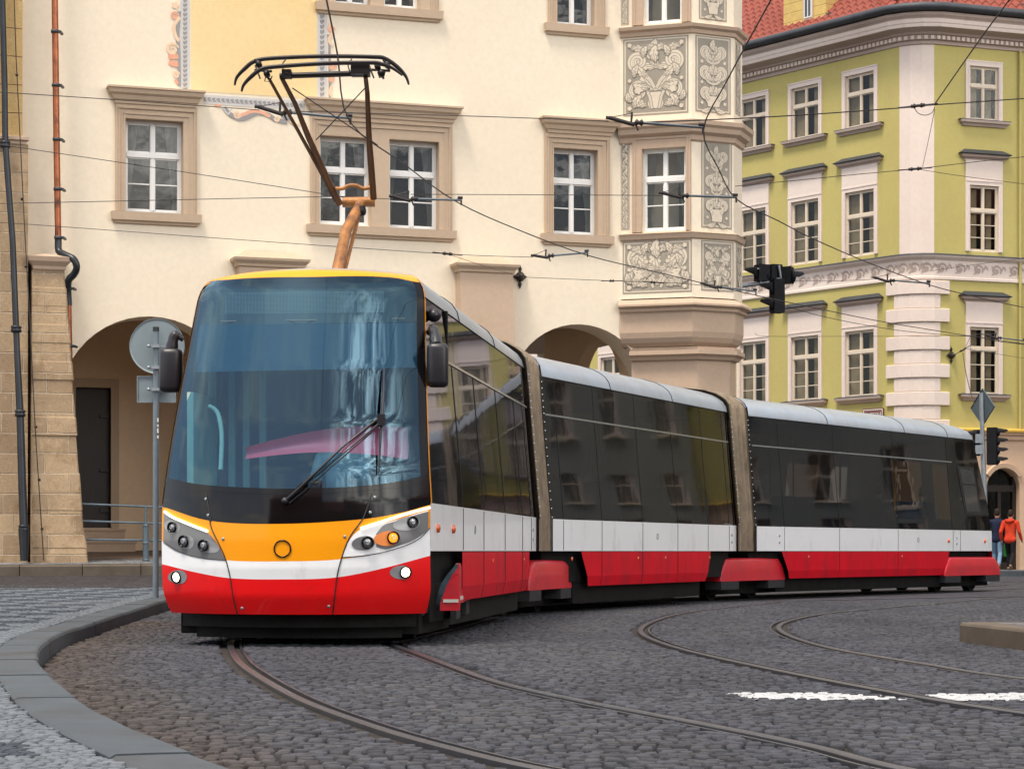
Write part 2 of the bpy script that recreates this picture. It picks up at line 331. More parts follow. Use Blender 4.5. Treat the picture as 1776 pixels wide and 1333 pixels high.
# ------------------------------------------------------------------ ornament strokes (sgraffito, fresco, frieze)
class Orn:
    def __init__(s, mb, T, a0, z0, w, h, n=.004, dn=.00012): s.mb = mb; s.T = T; s.a0 = a0; s.z0 = z0; s.w = w; s.h = h; s.n = n; s.dn = dn
    out = False
    def pt(s, x, y): return s.T(s.a0 + x * s.w, s.n, s.z0 + y * s.h)
    def asp(s): return s.h / s.w
    def stroke(s, pts, wd, mir=False):
        if s.out and wd != 'x':
            s.out = False; m0 = s.mb.m; s.mb.m = M['sg_dark']; s.stroke(pts, [w_ + .028 for w_ in wd] if isinstance(wd, list) else wd + .028, mir); s.mb.m = m0; s.stroke(pts, wd, mir); s.mb.m = M['sg_dark']; s.stroke(pts, [w_ * .12 for w_ in wd] if isinstance(wd, list) else wd * .12, mir); s.mb.m = m0; s.out = True; return          # pts in unit coords, wd widths in units of w
        for m in ((0, 1) if mir else (0,)):
            L, Rr = [], []; k = s.asp()
            for i, (x, y) in enumerate(pts):
                x0, y0 = pts[max(i - 1, 0)]; x1, y1 = pts[min(i + 1, len(pts) - 1)]
                dx, dy = (x1 - x0), (y1 - y0) * k; l = math.hypot(dx, dy) or 1; nx, ny = -dy / l, dx / l; w = wd[i] / 2 if isinstance(wd, list) else wd / 2
                a, b = (x + nx * w, y + ny * w / k), (x - nx * w, y - ny * w / k)
                if m: a, b = (1 - a[0], a[1]), (1 - b[0], b[1])
                L.append(s.pt(*a)); Rr.append(s.pt(*b))
            s.mb.grid([L, Rr]); s.n += s.dn
    def spiral(s, cx, cy, r, turns, a0, w, d=1, mir=False, tail=None):
        k = s.asp(); pts = []; N = int(26 * turns)
        for i in range(N + 1):
            t = i / N; a = a0 + d * turns * 2 * math.pi * t; rr = r * (1 - .85 * t); pts.append((cx + rr * math.cos(a), cy + rr * math.sin(a) / k))
        if tail: pts = tail + pts
        n = len(pts); s.stroke(pts, [w * (.45 + .9 * math.sin(math.pi * min(1, (i + 1) / n * 1.15) ** .8 if i < n else 0)) * (1 if i < n - 4 else .7) for i in range(n)], mir)
    def leaf(s, x, y, ang, L, wd, lobes=4, mir=False):
        if s.out:
            s.out = False; m0 = s.mb.m; s.mb.m = M['sg_dark']; s.leaf(x - .012 * math.cos(ang), y - .012 * math.sin(ang) / s.asp(), ang, L + .03, wd + .045, lobes, mir); s.mb.m = m0; s.leaf(x, y, ang, L, wd, lobes, mir); s.mb.m = M['sg_dark']
            for f_, dw in ((0, .95), (.55, .55), (-.55, .55)):
                k = s.asp(); ca, sa = math.cos(ang), math.sin(ang); q = [(t * L * dw + .02, f_ * wd * .5 * math.sin(math.pi * min(1, t * .9 + .1)) + .12 * L * math.sin(math.pi * t * dw)) for t in (0, .2, .4, .6, .8)]
                s.stroke([(x + a * ca - b * sa, y + (a * sa + b * ca) / k) for a, b in q], .012, mir)
            s.mb.m = m0; s.out = True; return
        k = s.asp(); ca, sa = math.cos(ang), math.sin(ang)
        for m in ((0, 1) if mir else (0,)):
            N = 8 * lobes; A, B, Cc = [], [], []
            for i in range(N + 1):
                t = i / N; w = wd * math.sin(math.pi * min(1, t * .93 + .07)) ** .7 * (.62 + .38 * abs(math.sin(math.pi * lobes * t)))
                bx = t * L; bend = .12 * L * math.sin(math.pi * t)
                row = []
                for sgn in (1, 0, -1):
                    lx, ly = bx + (.12 * wd if sgn else 0), bend + sgn * w / 2
                    X = x + lx * ca - ly * sa; Yy = y + (lx * sa + ly * ca) / k
                    row.append(s.pt(1 - X if m else X, Yy))
                A.append(row[0]); B.append(row[1]); Cc.append(row[2])
            s.mb.grid([A, B]); s.mb.grid([B, Cc]); s.n += s.dn
    def blob(s, x, y, r, n=9, mir=False):
        k = s.asp()
        for m in ((0, 1) if mir else (0,)):
            ps = [(x + r * (1 + .18 * math.cos(5 * t)) * math.cos(t), y + r * (1 + .18 * math.cos(5 * t)) * math.sin(t) / k) for t in [2 * math.pi * i / 30 for i in range(30)]]
            s.mb.poly(*[s.pt(1 - p[0] if m else p[0], p[1]) for p in ps]); s.n += s.dn
def sgraffito(T, a0, a1, z0, z1, parent, seed, n=.006):
    rd = random.Random(seed); mb = MB(M['sg_dark'])
    w, h = a1 - a0, z1 - z0
    mb.box(T, a0, a1, -.02, n, z0, z1); mb.m = M['sg_light']; b = .03 * min(1, w / .6)
    for (x0, x1, y0, y1) in ((a0 + b, a1 - b, z0 + b, z0 + b * 1.9), (a0 + b, a1 - b, z1 - b * 1.9, z1 - b), (a0 + b, a0 + b * 1.9, z0 + b * 1.9, z1 - b * 1.9), (a1 - b * 1.9, a1 - b, z0 + b * 1.9, z1 - b * 1.9)):
        mb.poly(T(x0, n + .002, y0), T(x1, n + .002, y0), T(x1, n + .002, y1), T(x0, n + .002, y1))
    m = .085 * min(1, w / .6); b = b
    asp = (h - 2 * m) / (w - 2 * m)
    O = Orn(mb, T, a0 + m, z0 + m, w - 2 * m, h - 2 * m, n + .003); O.out = True
    if asp > 3.2:                     # a narrow strip: a wavy stem with leaves and curls
        per = .9 / asp; y = .02; sg = 1; pts = [(.5 + .28 * math.sin(2 * math.pi * i / 40 * (1 / (2 * per))), i / 40 ) for i in range(41)]
        k = int(1 / per) + 1
        pts = [(.5 + .3 * math.sin(i / 80 * k * math.pi), .01 + .98 * i / 80) for i in range(81)]; O.stroke(pts, .15)
        for i in range(k):
            yc = (i + .5) / k; s_ = 1 if i % 2 == 0 else -1
            O.spiral(.5 - s_ * .12, yc, .26, 1.2, 0 if s_ > 0 else math.pi, .12, s_); O.leaf(.5 - s_ * .05, yc + .2 / k, math.pi / 2 + s_ * .9, .5, .3, 3); O.leaf(.5 + s_ * .4, yc - .1 / k, math.pi / 2 + s_ * 2.2, .4, .26, 3); O.blob(.5 - s_ * .42, yc - .3 / k, .08)
        mb.build('sgraffito_panel', parent, recalc=False); return
    # symmetric candelabra
    pi = math.pi
    if asp > 1.6:
        O.stroke([(.5, .04), (.5, .96)], .07)
        for (y, r) in ((.80, .17), (.50, .19), (.2, .17)):
            O.spiral(.24, y + .03, r, 1.5, -pi / 2, .085, -1, True, [(.5, y - .14), (.4, y - .13), (.32, y - .11)])
            O.leaf(.5, y - .1, pi * .72, .42, .17, 4, True); O.leaf(.5, y - .02, pi * .6, .3, .13, 3, True); O.leaf(.46, y - .18, pi * 1.1, .38, .15, 4, True); O.blob(.1, y - .12, .05, mir=True)
        O.leaf(.5, .84, pi / 2, .32, .2, 4)
        vy = .03; ps = [(.3, vy), (.7, vy), (.72, vy + .06), (.62, vy + .1), (.66, vy + .15), (.34, vy + .15), (.38, vy + .1), (.28, vy + .06)]; mb.poly(*[O.pt(*p) for p in ps]); O.n += .0002
    else:
        v = [(.40, .04), (.60, .04), (.635, .1), (.62, .16), (.585, .18), (.60, .24), (.63, .27), (.37, .27), (.40, .24), (.415, .18), (.38, .16), (.365, .1)]
        if asp > .85:
            mb.poly(*[O.pt(*p) for p in v]); O.n += .0002; y0 = .27
        else: y0 = .08
        O.leaf(.5, y0 + .35, pi / 2, .42 * min(asp, 1.1), .2, 4); O.leaf(.5, y0 + .02, pi * .70, .40, .19, 5, True); O.leaf(.5, .62 if asp > .85 else .45, pi * .86, .36, .13, 4, True)
        O.spiral(.19, .72, .15, 1.7, -pi / 2, .07, -1, True, [(.48, y0 + .06), (.42, y0 + .16), (.33, y0 + .24), (.25, .6)][:4])
        O.spiral(.2, .3, .15, 1.6, pi / 2, .05, 1, True, [(.44, .03), (.4, .2), (.3, .4)])
        for (x, y, a, l, w_) in ((.36, .5, 2.3, .24, .12), (.06, .93, -.4, .28, .11), (.30, .93, -.3, .2, .1), (.12, .5, 1.2, .2, .1), (.34, .07, 2.4, .26, .13), (.12, .06, 1.0, .22, .11), (.2, .3, .6, .16, .1), (.07, .14, 1.9, .16, .09), (.28, .78, 1.2, .18, .1), (.4, .34, 2.9, .28, .12)):
            O.leaf(x, y, a, l, w_, 4, True)
        for (x, y, r) in ((.05, .96, .035), (.05, .05, .035), (.2, .3, .055), (.33, .62, .03), (.05, .45, .03)): O.blob(x, y, r, mir=True)
        O.leaf(.5, .70, pi / 2, .26, .15, 3)
    mb.build('sgraffito_panel', parent, recalc=False)
M['sg_dark'] = plaster('sgraffito_ground', (.34, .305, .25), (.30, .27, .22), (.3, .26, .2), .3)
M['sg_light'] = plaster('sgraffito_lime', (.68, .60, .48), (.62, .54, .43), (.5, .43, .34), .2)
M['fr_red'] = plaster('fresco_red', (.76, .36, .24), (.78, .45, .30), (.72, .25, .17), .1)
M['fr_skin'] = plaster('fresco_peach', (.80, .60, .42), (.78, .55, .38), (.7, .4, .3), .1)
M['fr_grey'] = plaster('fresco_grey', (.33, .32, .31), (.28, .27, .27), (.22, .21, .2), .1)
M['fr_pale'] = plaster('fresco_pale_grey', (.62, .60, .58), (.56, .54, .52), (.5, .48, .46), .1)

# ================================================================== LEFT CREAM HOUSE
LF = Fr((-8.08, 47.0), (2.85, 1.0))
house = empty('house', LF(0, 0, .3), 'cream plastered corner house with taupe window frames, sgraffito oriel and arcade', 'building')
a_l, a_r = LF.a(36) - .5, LF.a(1250)
ZTOP = 15.5
arch1 = ('c', LF.a(262), 1.86, LF.z(262, 706), .2); arch2 = ('c', LF.a(1006), 1.66, LF.z(1006, 694), .0)
def rect(x0, x1, y0, y1, xm=None): xm = xm or (x0 + x1) / 2; return ('r', LF.a(x0), LF.a(x1), LF.z(xm, y1), LF.z(xm, y0))
W1 = rect(216, 318, 208, 369); W2a = rect(552, 643, 237, 390); W2b = rect(673, 761, 244, 397); W3 = rect(955, 1036, 258, 407)
T1a = rect(578, 642, -170, 8); T1b = rect(664, 728, -165, 14); T2 = rect(962, 1030, -115, 44)
WT0 = rect(216, 318, -290, -100)
holes = [W1, W2a, W2b, W3, T1a, T1b, T2, arch1, arch2]
w = MB(M['cream']); wall(w, LF, a_l, a_r, -.3, ZTOP, holes, .9, rev=M['cream']); 
# reveals of the rectangular openings are 0.9 deep too: fine, the rooms sit inside them
# end wall (right side), back, roof
w.poly(LF(a_r, 0, 6.0), LF(a_r, -12, 6.0), LF(a_r, -12, ZTOP), LF(a_r, 0, ZTOP)); w.poly(LF(a_l, 0, -.3), LF(a_l, -12, -.3), LF(a_l, -12, ZTOP), LF(a_l, 0, ZTOP))
wall_o = w.build('wall', house)
rf = MB(M['lead']); rf.poly(LF(a_l - .5, .5, ZTOP), LF(a_r + .5, .5, ZTOP), LF(a_r + .5, -6, ZTOP + 5), LF(a_l - .5, -6, ZTOP + 5)); rf.poly(LF(a_l - .5, -12.5, ZTOP), LF(a_r + .5, -12.5, ZTOP), LF(a_r + .5, -6, ZTOP + 5), LF(a_l - .5, -6, ZTOP + 5)); rf.build('roof', house)
# arcade inside: back wall with door, ceiling, cross walls with arches
BN = -4.3; door = ('r', LF.a(131, BN), LF.a(192, BN), LF.z(160, 915, BN), LF.z(160, 672, BN))
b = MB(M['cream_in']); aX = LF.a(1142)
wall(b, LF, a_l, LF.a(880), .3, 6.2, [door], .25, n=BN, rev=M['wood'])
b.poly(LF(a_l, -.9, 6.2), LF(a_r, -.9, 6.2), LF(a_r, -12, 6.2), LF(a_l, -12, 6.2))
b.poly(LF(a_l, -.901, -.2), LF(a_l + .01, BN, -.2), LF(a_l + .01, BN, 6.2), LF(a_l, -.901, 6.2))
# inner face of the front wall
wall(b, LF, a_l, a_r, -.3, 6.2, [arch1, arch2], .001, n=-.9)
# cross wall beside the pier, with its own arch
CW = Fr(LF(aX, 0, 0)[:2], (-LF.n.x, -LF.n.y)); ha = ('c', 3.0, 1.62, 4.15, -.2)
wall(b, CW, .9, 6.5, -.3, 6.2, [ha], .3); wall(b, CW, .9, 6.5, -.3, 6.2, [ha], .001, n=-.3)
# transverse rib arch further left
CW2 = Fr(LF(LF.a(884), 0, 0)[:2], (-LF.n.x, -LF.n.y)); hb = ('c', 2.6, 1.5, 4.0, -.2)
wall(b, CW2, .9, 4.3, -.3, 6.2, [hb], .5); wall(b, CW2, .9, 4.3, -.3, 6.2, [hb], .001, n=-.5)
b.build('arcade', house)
d = MB(M['wood']); d.box(LF, door[1], door[2], BN - .25, BN - .18, door[3], door[4])
for k in range(3):
    z = door[3] + (.35, 1.25, 2.45)[k]; d.m = M['black']; d.box(LF, door[2] - .22, door[2] + .05, BN - .18, BN - .13, z, z + .08); d.box(LF, door[2] + .03, door[2] + .11, BN - .2, BN - .10, z - .08, z + .16)
d.build('door', house)
fr = MB(M['taupe']); zt = LF.z(160, 656, BN)
fr.box(LF, LF.a(118, BN), door[1], BN, BN + .04, .3, zt); fr.box(LF, door[2], LF.a(206, BN), BN, BN + .04, .3, zt); fr.box(LF, door[1], door[2], BN, BN + .04, door[4], zt); fr.build('door_frame', house)
st = MB(M['tan'])
st.box(LF, LF.a(100, BN), LF.a(212, BN), BN, BN + .32, .4, LF.z(160, 917, BN)); st.box(LF, LF.a(100, BN), LF.a(226, BN), BN + .32, BN + .66, .4, LF.z(160, 938, BN))
st.box(LF, LF.a(100, BN), LF.a(214, BN), BN + .28, BN + .345, LF.z(160, 917, BN) - .045, LF.z(160, 917, BN) + .004); st.box(LF, LF.a(100, BN), LF.a(228, BN), BN + .3, BN + .685, LF.z(160, 938, BN) - .045, LF.z(160, 938, BN) + .004)
st.build('doorstep', house)
def stone_window(hs, x0, x1, z1, cor, crn=True):
    """hs holes; x0,x1 surround outer a; cor = cornice (a0,a1) ; returns window part"""
    ztop = max(h[4] for h in hs); zb = min(h[3] for h in hs)
    s = MB(M['taupe']); al = sorted([(h[1], h[2]) for h in hs]); t = .07
    s.box(LF, x0, al[0][0], -.02, t, zb, z1); s.box(LF, al[-1][1], x1, -.02, t, zb, z1)
    if len(al) > 1: s.box(LF, al[0][1], al[1][0], -.02, t, zb, z1)
    for h, (p, q) in zip(sorted(hs, key=lambda h: h[1]), al): s.box(LF, p, q, -.02, t, h[4], z1)
    # reveals in taupe
    for h in hs:
        for (p, q, r0, r1) in ((h[1], h[1] + .012, h[3], h[4]), (h[2] - .012, h[2], h[3], h[4])): s.box(LF, p, q, -.3, t - .003, r0, r1)
        s.box(LF, h[1] + .012, h[2] - .012, -.3, t - .003, h[4] - .012, h[4])
    # fillets round the head
    for k, (dd, nn) in enumerate(((.05, .095), (.16, .085))):
        xa, xb, zz = x0 + dd, x1 - dd, z1 - dd - .02
        if xb > al[-1][1] + .02 or True:
            s.box(LF, xa, xb, t - .02, nn + .01, zz - .03, zz); s.box(LF, xa, xa + .03, t - .02, nn, zb, zz - .03); s.box(LF, xb - .03, xb, t - .02, nn, zb, zz - .03)
    wo = s.build('window', house)
    c = MB(M['taupe'])
    if crn: hood(c, LF, cor[0] + .27, cor[1] - .27, [(0, z1 - .02), (.10, z1), (.11, z1 + .06), (.14, z1 + .08), (.17, z1 + .16), (.22, z1 + .2), (.24, z1 + .28), (.27, z1 + .29), (.27, z1 + .33), (0, z1 + .37)]); c.build('cornice', wo)
    c = MB(M['taupe']); hood(c, LF, x0 + .03, x1 - .03, [(0, zb - .26), (.05, zb - .24), (.06, zb - .2), (.11, zb - .18), (.12, zb - .01), (0, zb + .004)]); 
    for h in hs: c.box(LF, h[1], h[2], -.3, .02, zb - .1, zb)
    c.build('sill', wo)
    for h in sorted(hs, key=lambda h: h[1]):
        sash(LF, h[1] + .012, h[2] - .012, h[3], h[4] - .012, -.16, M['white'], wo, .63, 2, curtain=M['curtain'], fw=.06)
    return wo
stone_window([W1], LF.a(200), LF.a(341), LF.z(270, 184), (LF.a(184), LF.a(353)))
stone_window([W2a, W2b], LF.a(538), LF.a(783), LF.z(660, 207), (LF.a(527), LF.a(798)))
stone_window([W3], LF.a(944), LF.a(1056), LF.z(1000, 234), (LF.a(935), LF.a(1071)))
stone_window([T1a, T1b], LF.a(553), LF.a(760), LF.z(660, -200), (LF.a(540), LF.a(775)))
stone_window([T2], LF.a(950), LF.a(1048), LF.z(1000, -140), (LF.a(935), LF.a(1062)))
# wall buttresses with weathered caps
for (x0, x1, yt, yb) in ((404, 523, 466, 437), (785, 884, 475, 449)):
    bb = MB(M['tan']); a0, a1 = LF.a(x0 + 5), LF.a(x1 - 4); zt = LF.z((x0 + x1) / 2, yt); zc = LF.z((x0 + x1) / 2, yb)
    bt = MB(M['tan']); r0 = [(a0, 0), (a0, .34), (a1, .34), (a1, 0)]; r1 = [(a0 - .0, 0), (a0 - .0, .75), (a1 + .08, .75), (a1 + .08, 0)]
    bt.grid([[LF(a, n, .0) for a, n in r1], [LF(a, n, zt) for a, n in r0]]); bo = bt.build('buttress', house)
    cc = MB(M['taupe']); p = [LF(a0, 0, 0), LF(a0, .34, 0), LF(a1, .34, 0), LF(a1, 0, 0)]
    cc.mould([(q.x, q.y) for q in p], [(0, zt - .02), (.04, zt), (.05, zt + .05), (.12, zt + .12), (.13, zt + .17), (0, zt + .2), (-.15, zt + .34), (-.3, zt + .36)]); cc.build('cap', bo)
# painted fresco: yellow field, grey leafy border, scrolls
fz = MB(M['yellowp']); A = LF.a
def zf(x, y): return LF.z(x, y)
fz.poly(LF(A(331), .004, zf(331, 158)), LF(A(550), .004, zf(550, 172)), LF(A(550), .004, 13.2), LF(A(331), .004, 13.2))
def border(x0, x1, zb, zt, vert=True):
    fz.m = M['fr_pale']; a0, a1 = A(x0), A(x1); n = .006
    fz.poly(LF(a0, n, zb), LF(a1, n, zb), LF(a1, n, zt), LF(a0, n, zt)); fz.m = M['fr_grey']; wd = min(a1 - a0, zt - zb)
    if vert: fz.poly(LF(a0 + wd * .28, n + .002, zb), LF(a1 - wd * .28, n + .002, zb), LF(a1 - wd * .28, n + .002, zt), LF(a0 + wd * .28, n + .002, zt))
    else: fz.poly(LF(a0, n + .002, zb + wd * .28), LF(a1, n + .002, zb + wd * .28), LF(a1, n + .002, zt - wd * .28), LF(a0, n + .002, zt - wd * .28))
    fz.m = M['fr_pale']; Ln = (zt - zb) if vert else (a1 - a0); k = int(Ln / (wd * .5))
    O = Orn(fz, LF, 0, 0, 1, 1, n + .004, 0.00003)
    for i in range(k):
        t = (i + .5) * Ln / k
        for sg in (1, -1):
            if vert: O.leaf((a0 + a1) / 2, zb + t, math.pi / 2 - sg * .8, wd * .36, wd * .16, 2)
            else: O.leaf(a0 + t, (zb + zt) / 2, -sg * .8, wd * .36, wd * .16, 2)
border(313, 329, zf(320, 157), 13.2); border(550, 567, zf(560, 175), zf(560, 22))
# bottom border (follows the wall's horizontal lines)
border(353, 528, zf(440, 186), zf(440, 170), False)
O = Orn(fz, LF, 0, 0, 1, 1, .012, 0.0001)
def fpts(l): return [(A(x), zf(x, y)) for x, y in l]
def scroll(l, w, m): fz.m = M[m]; q = [tuple(p)[:2] for p in catmull([(a, z, 0) for a, z in fpts(l)], 6)]; O.stroke(q, w)
def curl(x, y, r, a0, d, w, m, turns=1.6): fz.m = M[m]; O.spiral(A(x), zf(x, y), r, turns, a0, w, d)
scroll([(311, 20), (308, 60), (310, 100), (311, 150)], .07, 'fr_grey'); scroll([(312, 30), (302, 45), (304, 62), (311, 72)], .07, 'fr_skin')
curl(303, 28, .085, 0, 1, .035, 'fr_red'); fz.m = M['fr_skin']; O.blob(A(304), zf(304, 10), .07); curl(299, 86, .13, .3, 1, .05, 'fr_skin'); scroll([(292, 98), (300, 99), (309, 98)], .10, 'fr_red'); scroll([(293, 108), (301, 111), (309, 112)], .12, 'fr_red')
curl(306, 130, .07, .2, 1, .035, 'fr_skin'); scroll([(304, 138), (308, 146)], .06, 'fr_red')
scroll([(569, 60), (571, 80), (572, 170)], .05, 'fr_grey'); scroll([(574, 40), (570, 50), (576, 58), (570, 70), (577, 80)], .06, 'fr_skin'); curl(575, 52, .07, 0, 1, .035, 'fr_red'); curl(577, 116, .08, 0, 1, .04, 'fr_red'); scroll([(572, 126), (576, 134), (572, 142)], .1, 'fr_red'); scroll([(575, 150), (572, 160), (576, 168)], .06, 'fr_skin')
scroll([(388, 187), (400, 199), (415, 206), (428, 204), (446, 196), (466, 200), (478, 208), (498, 212)], .09, 'fr_grey'); scroll([(412, 203), (424, 198), (440, 193), (456, 196), (468, 203)], .07, 'fr_red'); curl(411, 199, .075, 0, -1, .03, 'fr_skin'); curl(480, 206, .06, 3, 1, .03, 'fr_skin'); scroll([(372, 183), (383, 184)], .05, 'fr_red'); scroll([(386, 186), (395, 198), (402, 188)], .03, 'fr_pale'); scroll([(498, 205), (510, 216), (522, 214)], .05, 'fr_skin'); scroll([(488, 200), (505, 207)], .1, 'fr_grey')
fz.build('fresco', house, recalc=False)

# ---- oriel: four visible sides of an octagon on a polygonal pier
def U(d): return Vector((math.cos(R(d)), math.sin(R(d)), 0))
P0 = Vector((2.38, 50.67, 0)); P1 = P0 + U(-19) * 1.62; P2 = P1 + U(26) * 1.06; P3 = P2 + U(71) * .8; P4 = P3 + U(116) * 1.1
OP = [P0 - U(-64) * .6, P0, P1, P2, P3, P4]; OP = [(p.x, p.y) for p in OP][1:]
F1, F2, F3 = Fr(P0[:2], (P1 - P0)[:2]), Fr(P1[:2], (P2 - P1)[:2]), Fr(P2[:2], (P3 - P2)[:2])
def oz(y): return CAMZ + (HY - y) / 79.7
ow = MB(M['cream'])
l1, l2, l3 = 1.62, 1.06, .8
wl = ('r', F1.a(1114), F1.a(1190), F1.z(1150, 400), F1.z(1150, 257)); wu = ('r', F1.a(1116), F1.a(1183), F1.z(1150, 40), F1.z(1150, -105))
wall(ow, F1, 0, l1, oz(515), ZTOP, [wl, wu], .25)
for F_, l_ in ((F2, l2), (F3, l3)): ow.poly(F_(0, 0, oz(515)), F_(l_, 0, oz(515)), F_(l_, 0, ZTOP), F_(0, 0, ZTOP))
ow.poly(P3 + V(0, 0, oz(515)), P4 + V(0, 0, oz(515)), P4 + V(0, 0, ZTOP), P3 + V(0, 0, ZTOP))
oriel = ow.build('oriel', house)
for (yt, prof) in (((40, ((0, .24), (.04, .22), (.05, .14), (.12, .1), (.14, .03), (0, 0)))), ((206, ((0, .5), (.05, .46), (.06, .36), (.16, .3), (.18, .2), (.24, .15), (.25, .06), (0, 0)))), ((400, ((0, .18), (.05, .15), (.08, .06), (.10, .04), (0, 0))))):
    mo = MB(M['tan']); mo.mould(OP, [(o_, oz(yt) - z_) for o_, z_ in prof]); mo.build('moulding', oriel)
co = MB(M['tan']); z0 = oz(517)
co.mould(OP, [(0, z0), (.13, z0 - .04), (.2, z0 - .12), (.2, z0 - .16), (.1, z0 - .2), (.1, z0 - .26), (.04, z0 - .30), (.03, z0 - .34), (.03, z0 - .72), (.0, z0 - .84), (-.06, z0 - .94), (-.16, z0 - 1.02), (-.4, z0 - 1.04)])
OPp = [(p[0] + LF.ax.x * .13 + LF.n.x * .12, p[1] + LF.ax.y * .13 + LF.n.y * .12) for p in OP]
co.mould(OPp, [(-.5, z0 - 1.03), (-.18, z0 - 1.035), (-.18, z0 - 1.10), (-.10, z0 - 1.11), (-.10, z0 - 1.2), (-.18, z0 - 1.25), (-.22, z0 - 1.31), (-.29, z0 - 1.33), (-.29, z0 - 3.5), (-.22, z0 - 3.6), (-.22, -.2)])
co.build('corbel', oriel)
for (w_, x0, x1, fz_) in ((wl, 1098, 1201, F1), (wu, 1099, 1200, F1)):
    s = MB(M['tan']); a0, a1 = F1.a(1097), l1 - .02; zt = w_[4] + .32; zb = w_[3] - .02
    s.box(F1, a0, w_[1], -.01, .05, zb, zt); s.box(F1, w_[2], a1, -.01, .05, zb, zt); s.box(F1, w_[1], w_[2], -.01, .05, w_[4], zt)
    s.box(F1, a0 + .06, a1 - .06, .04, .075, zt - .12, zt - .08); s.box(F1, a0 + .06, a0 + .09, .04, .07, zb, zt - .12); s.box(F1, a1 - .09, a1 - .06, .04, .07, zb, zt - .12)
    s.build('window_surround', oriel); 
def under(o): return o
owin = oriel
sash(F1, wl[1], wl[2], wl[3], wl[4], -.12, M['white'], oriel, .63, 2, curtain=M['curtain'], side=((wl[1] + .03, wl[1] + .5, wl[3], wl[4], .5), (wl[2] - .5, wl[2] - .03, wl[3], wl[4], -.5)))
sash(F1, wu[1], wu[2], wu[3], wu[4], -.12, M['white'], oriel, .63, 2, curtain=M['curtain'])
# sgraffito panels
def panel(F_, x0, x1, y0, y1, seed):
    xm = (x0 + x1) / 2; sgraffito(F_, F_.a(x0), F_.a(x1), F_.z(xm, y1), F_.z(xm, y0), oriel, seed)
panel(F1, 1081, 1194, 65, 199, 1); panel(F1, 1080, 1200, 417, 508, 2); panel(F1, 1077, 1092, 244, 399, 3); panel(F1, 1077, 1091, -110, 44, 4)
panel(F2, 1206, 1267, 64, 196, 5); panel(F2, 1216, 1269, 241, 396, 6); panel(F2, 1216, 1272, 418, 505, 7); panel(F2, 1212, 1260, -110, 36, 8)
panel(F3, 1275.5, 1284, 75, 200, 9); panel(F3, 1276.5, 1286, 425, 505, 10)

# ================================================================== STONE HOUSE ON THE LEFT
sh_ = empty('stone_house', LF(-3, .6, .5), 'sandstone block house with ochre upper wall and battered buttress at the left edge', 'building')
aE = LF.a(44, .3); zS = LF.z(20, 243, .3)
w = MB(M['ochre']); w.box(LF, -14, LF.a(39, .3), -6, .3, zS, 16); w.m = M['tan']
hood(w, lambda a, n, z: LF(a, n + .3, z), -14, aE - .05, [(0, zS - .1), (.06, zS - .08), (.06, zS - .02), (.11, zS), (.11, zS + .06), (0, zS + .09)])
w.build('upper_wall', sh_)
w = MB(M['stone']); zb = .3
w.grid([[LF(-14, 1.0, zb), LF(-1.9, 1.0, zb), LF(-1.9, -1, zb)], [LF(-14, .34, zS - .08), LF(aE + .05, .34, zS - .08), LF(aE + .05, -1, zS - .08)]])
w.poly(LF(-14, .34, zS - .08), LF(aE + .05, .34, zS - .08), LF(aE + .05, -1, zS - .08), LF(-14, -1, zS - .08)); w.build('lower_wall', sh_)
# buttress: rough courses, each block course slightly offset
w = MB(M['stone']); zc = LF.z(90, 468, .5); zb0 = LF.z(90, 972, 1.2) - .12; N = 16; rows = []
rb = random.Random(3)
for i in range(N + 1):
    t = i / N; z = zb0 + (zc - zb0) * t; n = 1.22 - .62 * t
    aL, aR = LF.a(56, n), LF.a(150 - 37 * t + (4 if i < 2 else 0), n)
    for e in (0, 1):
        if (i == 0 and e == 0) or (i == N and e == 1): continue
        zz = z - .012 + .024 * e; j = rb.uniform(-.014, .014) if e else j if i else 0
        rows.append([LF(aL, -.05, zz), LF(aL, n + j, zz), LF(aR + j - .03, n + j, zz), LF(aR + j, n - .03 + j, zz), LF(aR + j, -.05, zz)])
w.grid(rows); bo = w.build('buttress', sh_)
c = MB(M['tan']); q = [LF(LF.a(60, .6), 0, 0), LF(LF.a(60, .6), .6, 0), LF(LF.a(111, .6), .6, 0), LF(LF.a(111, .6), 0, 0)]
c.mould([(p.x, p.y) for p in q], [(0, zc - .03), (.03, zc), (.04, zc + .06), (.12, zc + .15), (.14, zc + .24), (0, zc + .27), (-.2, zc + .33), (-.4, zc + .33)]); c.build('cap', bo)

# drainpipes and cable
dp = empty('drainpipe', P(42, 970, 45.3), 'black cast iron drainpipe running down the sandstone wall at the left edge', 'drainpipe')
pts = [P(x, y, Y) for x, y, Y in ((2, -330, 45.8), (4, 0, 45.8), (8, 150, 45.8), (9, 240, 45.75), (13, 300, 45.65), (22, 420, 45.5), (30, 620, 45.3), (35, 720, 45.2), (39, 850, 45.1), (42, 925, 45.0))]
d = MB(M['bluegrey']); M['pipeblk'] = pbr('black_cast_iron', (.018, .022, .028), .35, .3, .3); d.m = M['pipeblk']; d.tube(pts, [.062] * 7 + [.075, .082, .085], 12); d.build('pipe', dp)
for (x, y, Y) in ((9, 250, 45.75), (28, 570, 45.35), (35, 716, 45.2), (41, 915, 45.02)):
    c = MB(M['pipeblk']); p = P(x, y, Y); c.lathe(p, (0, 0, 1), [(.07, -.08), (.105, -.07), (.105, -.02), (.092, .0), (.105, .02), (.105, .05), (.07, .06)], 14); c.build('collar', dp)
c = MB(M['pipeblk']); c.tube([P(41.5, 920, 45.0), P(42, 972, 44.95)], [.11, .075], 12); c.build('boot', dp)
cp = empty('downpipe', P(120, 640, 46.3), 'old copper downpipe bending round the buttress cap on the cream house', 'drainpipe')
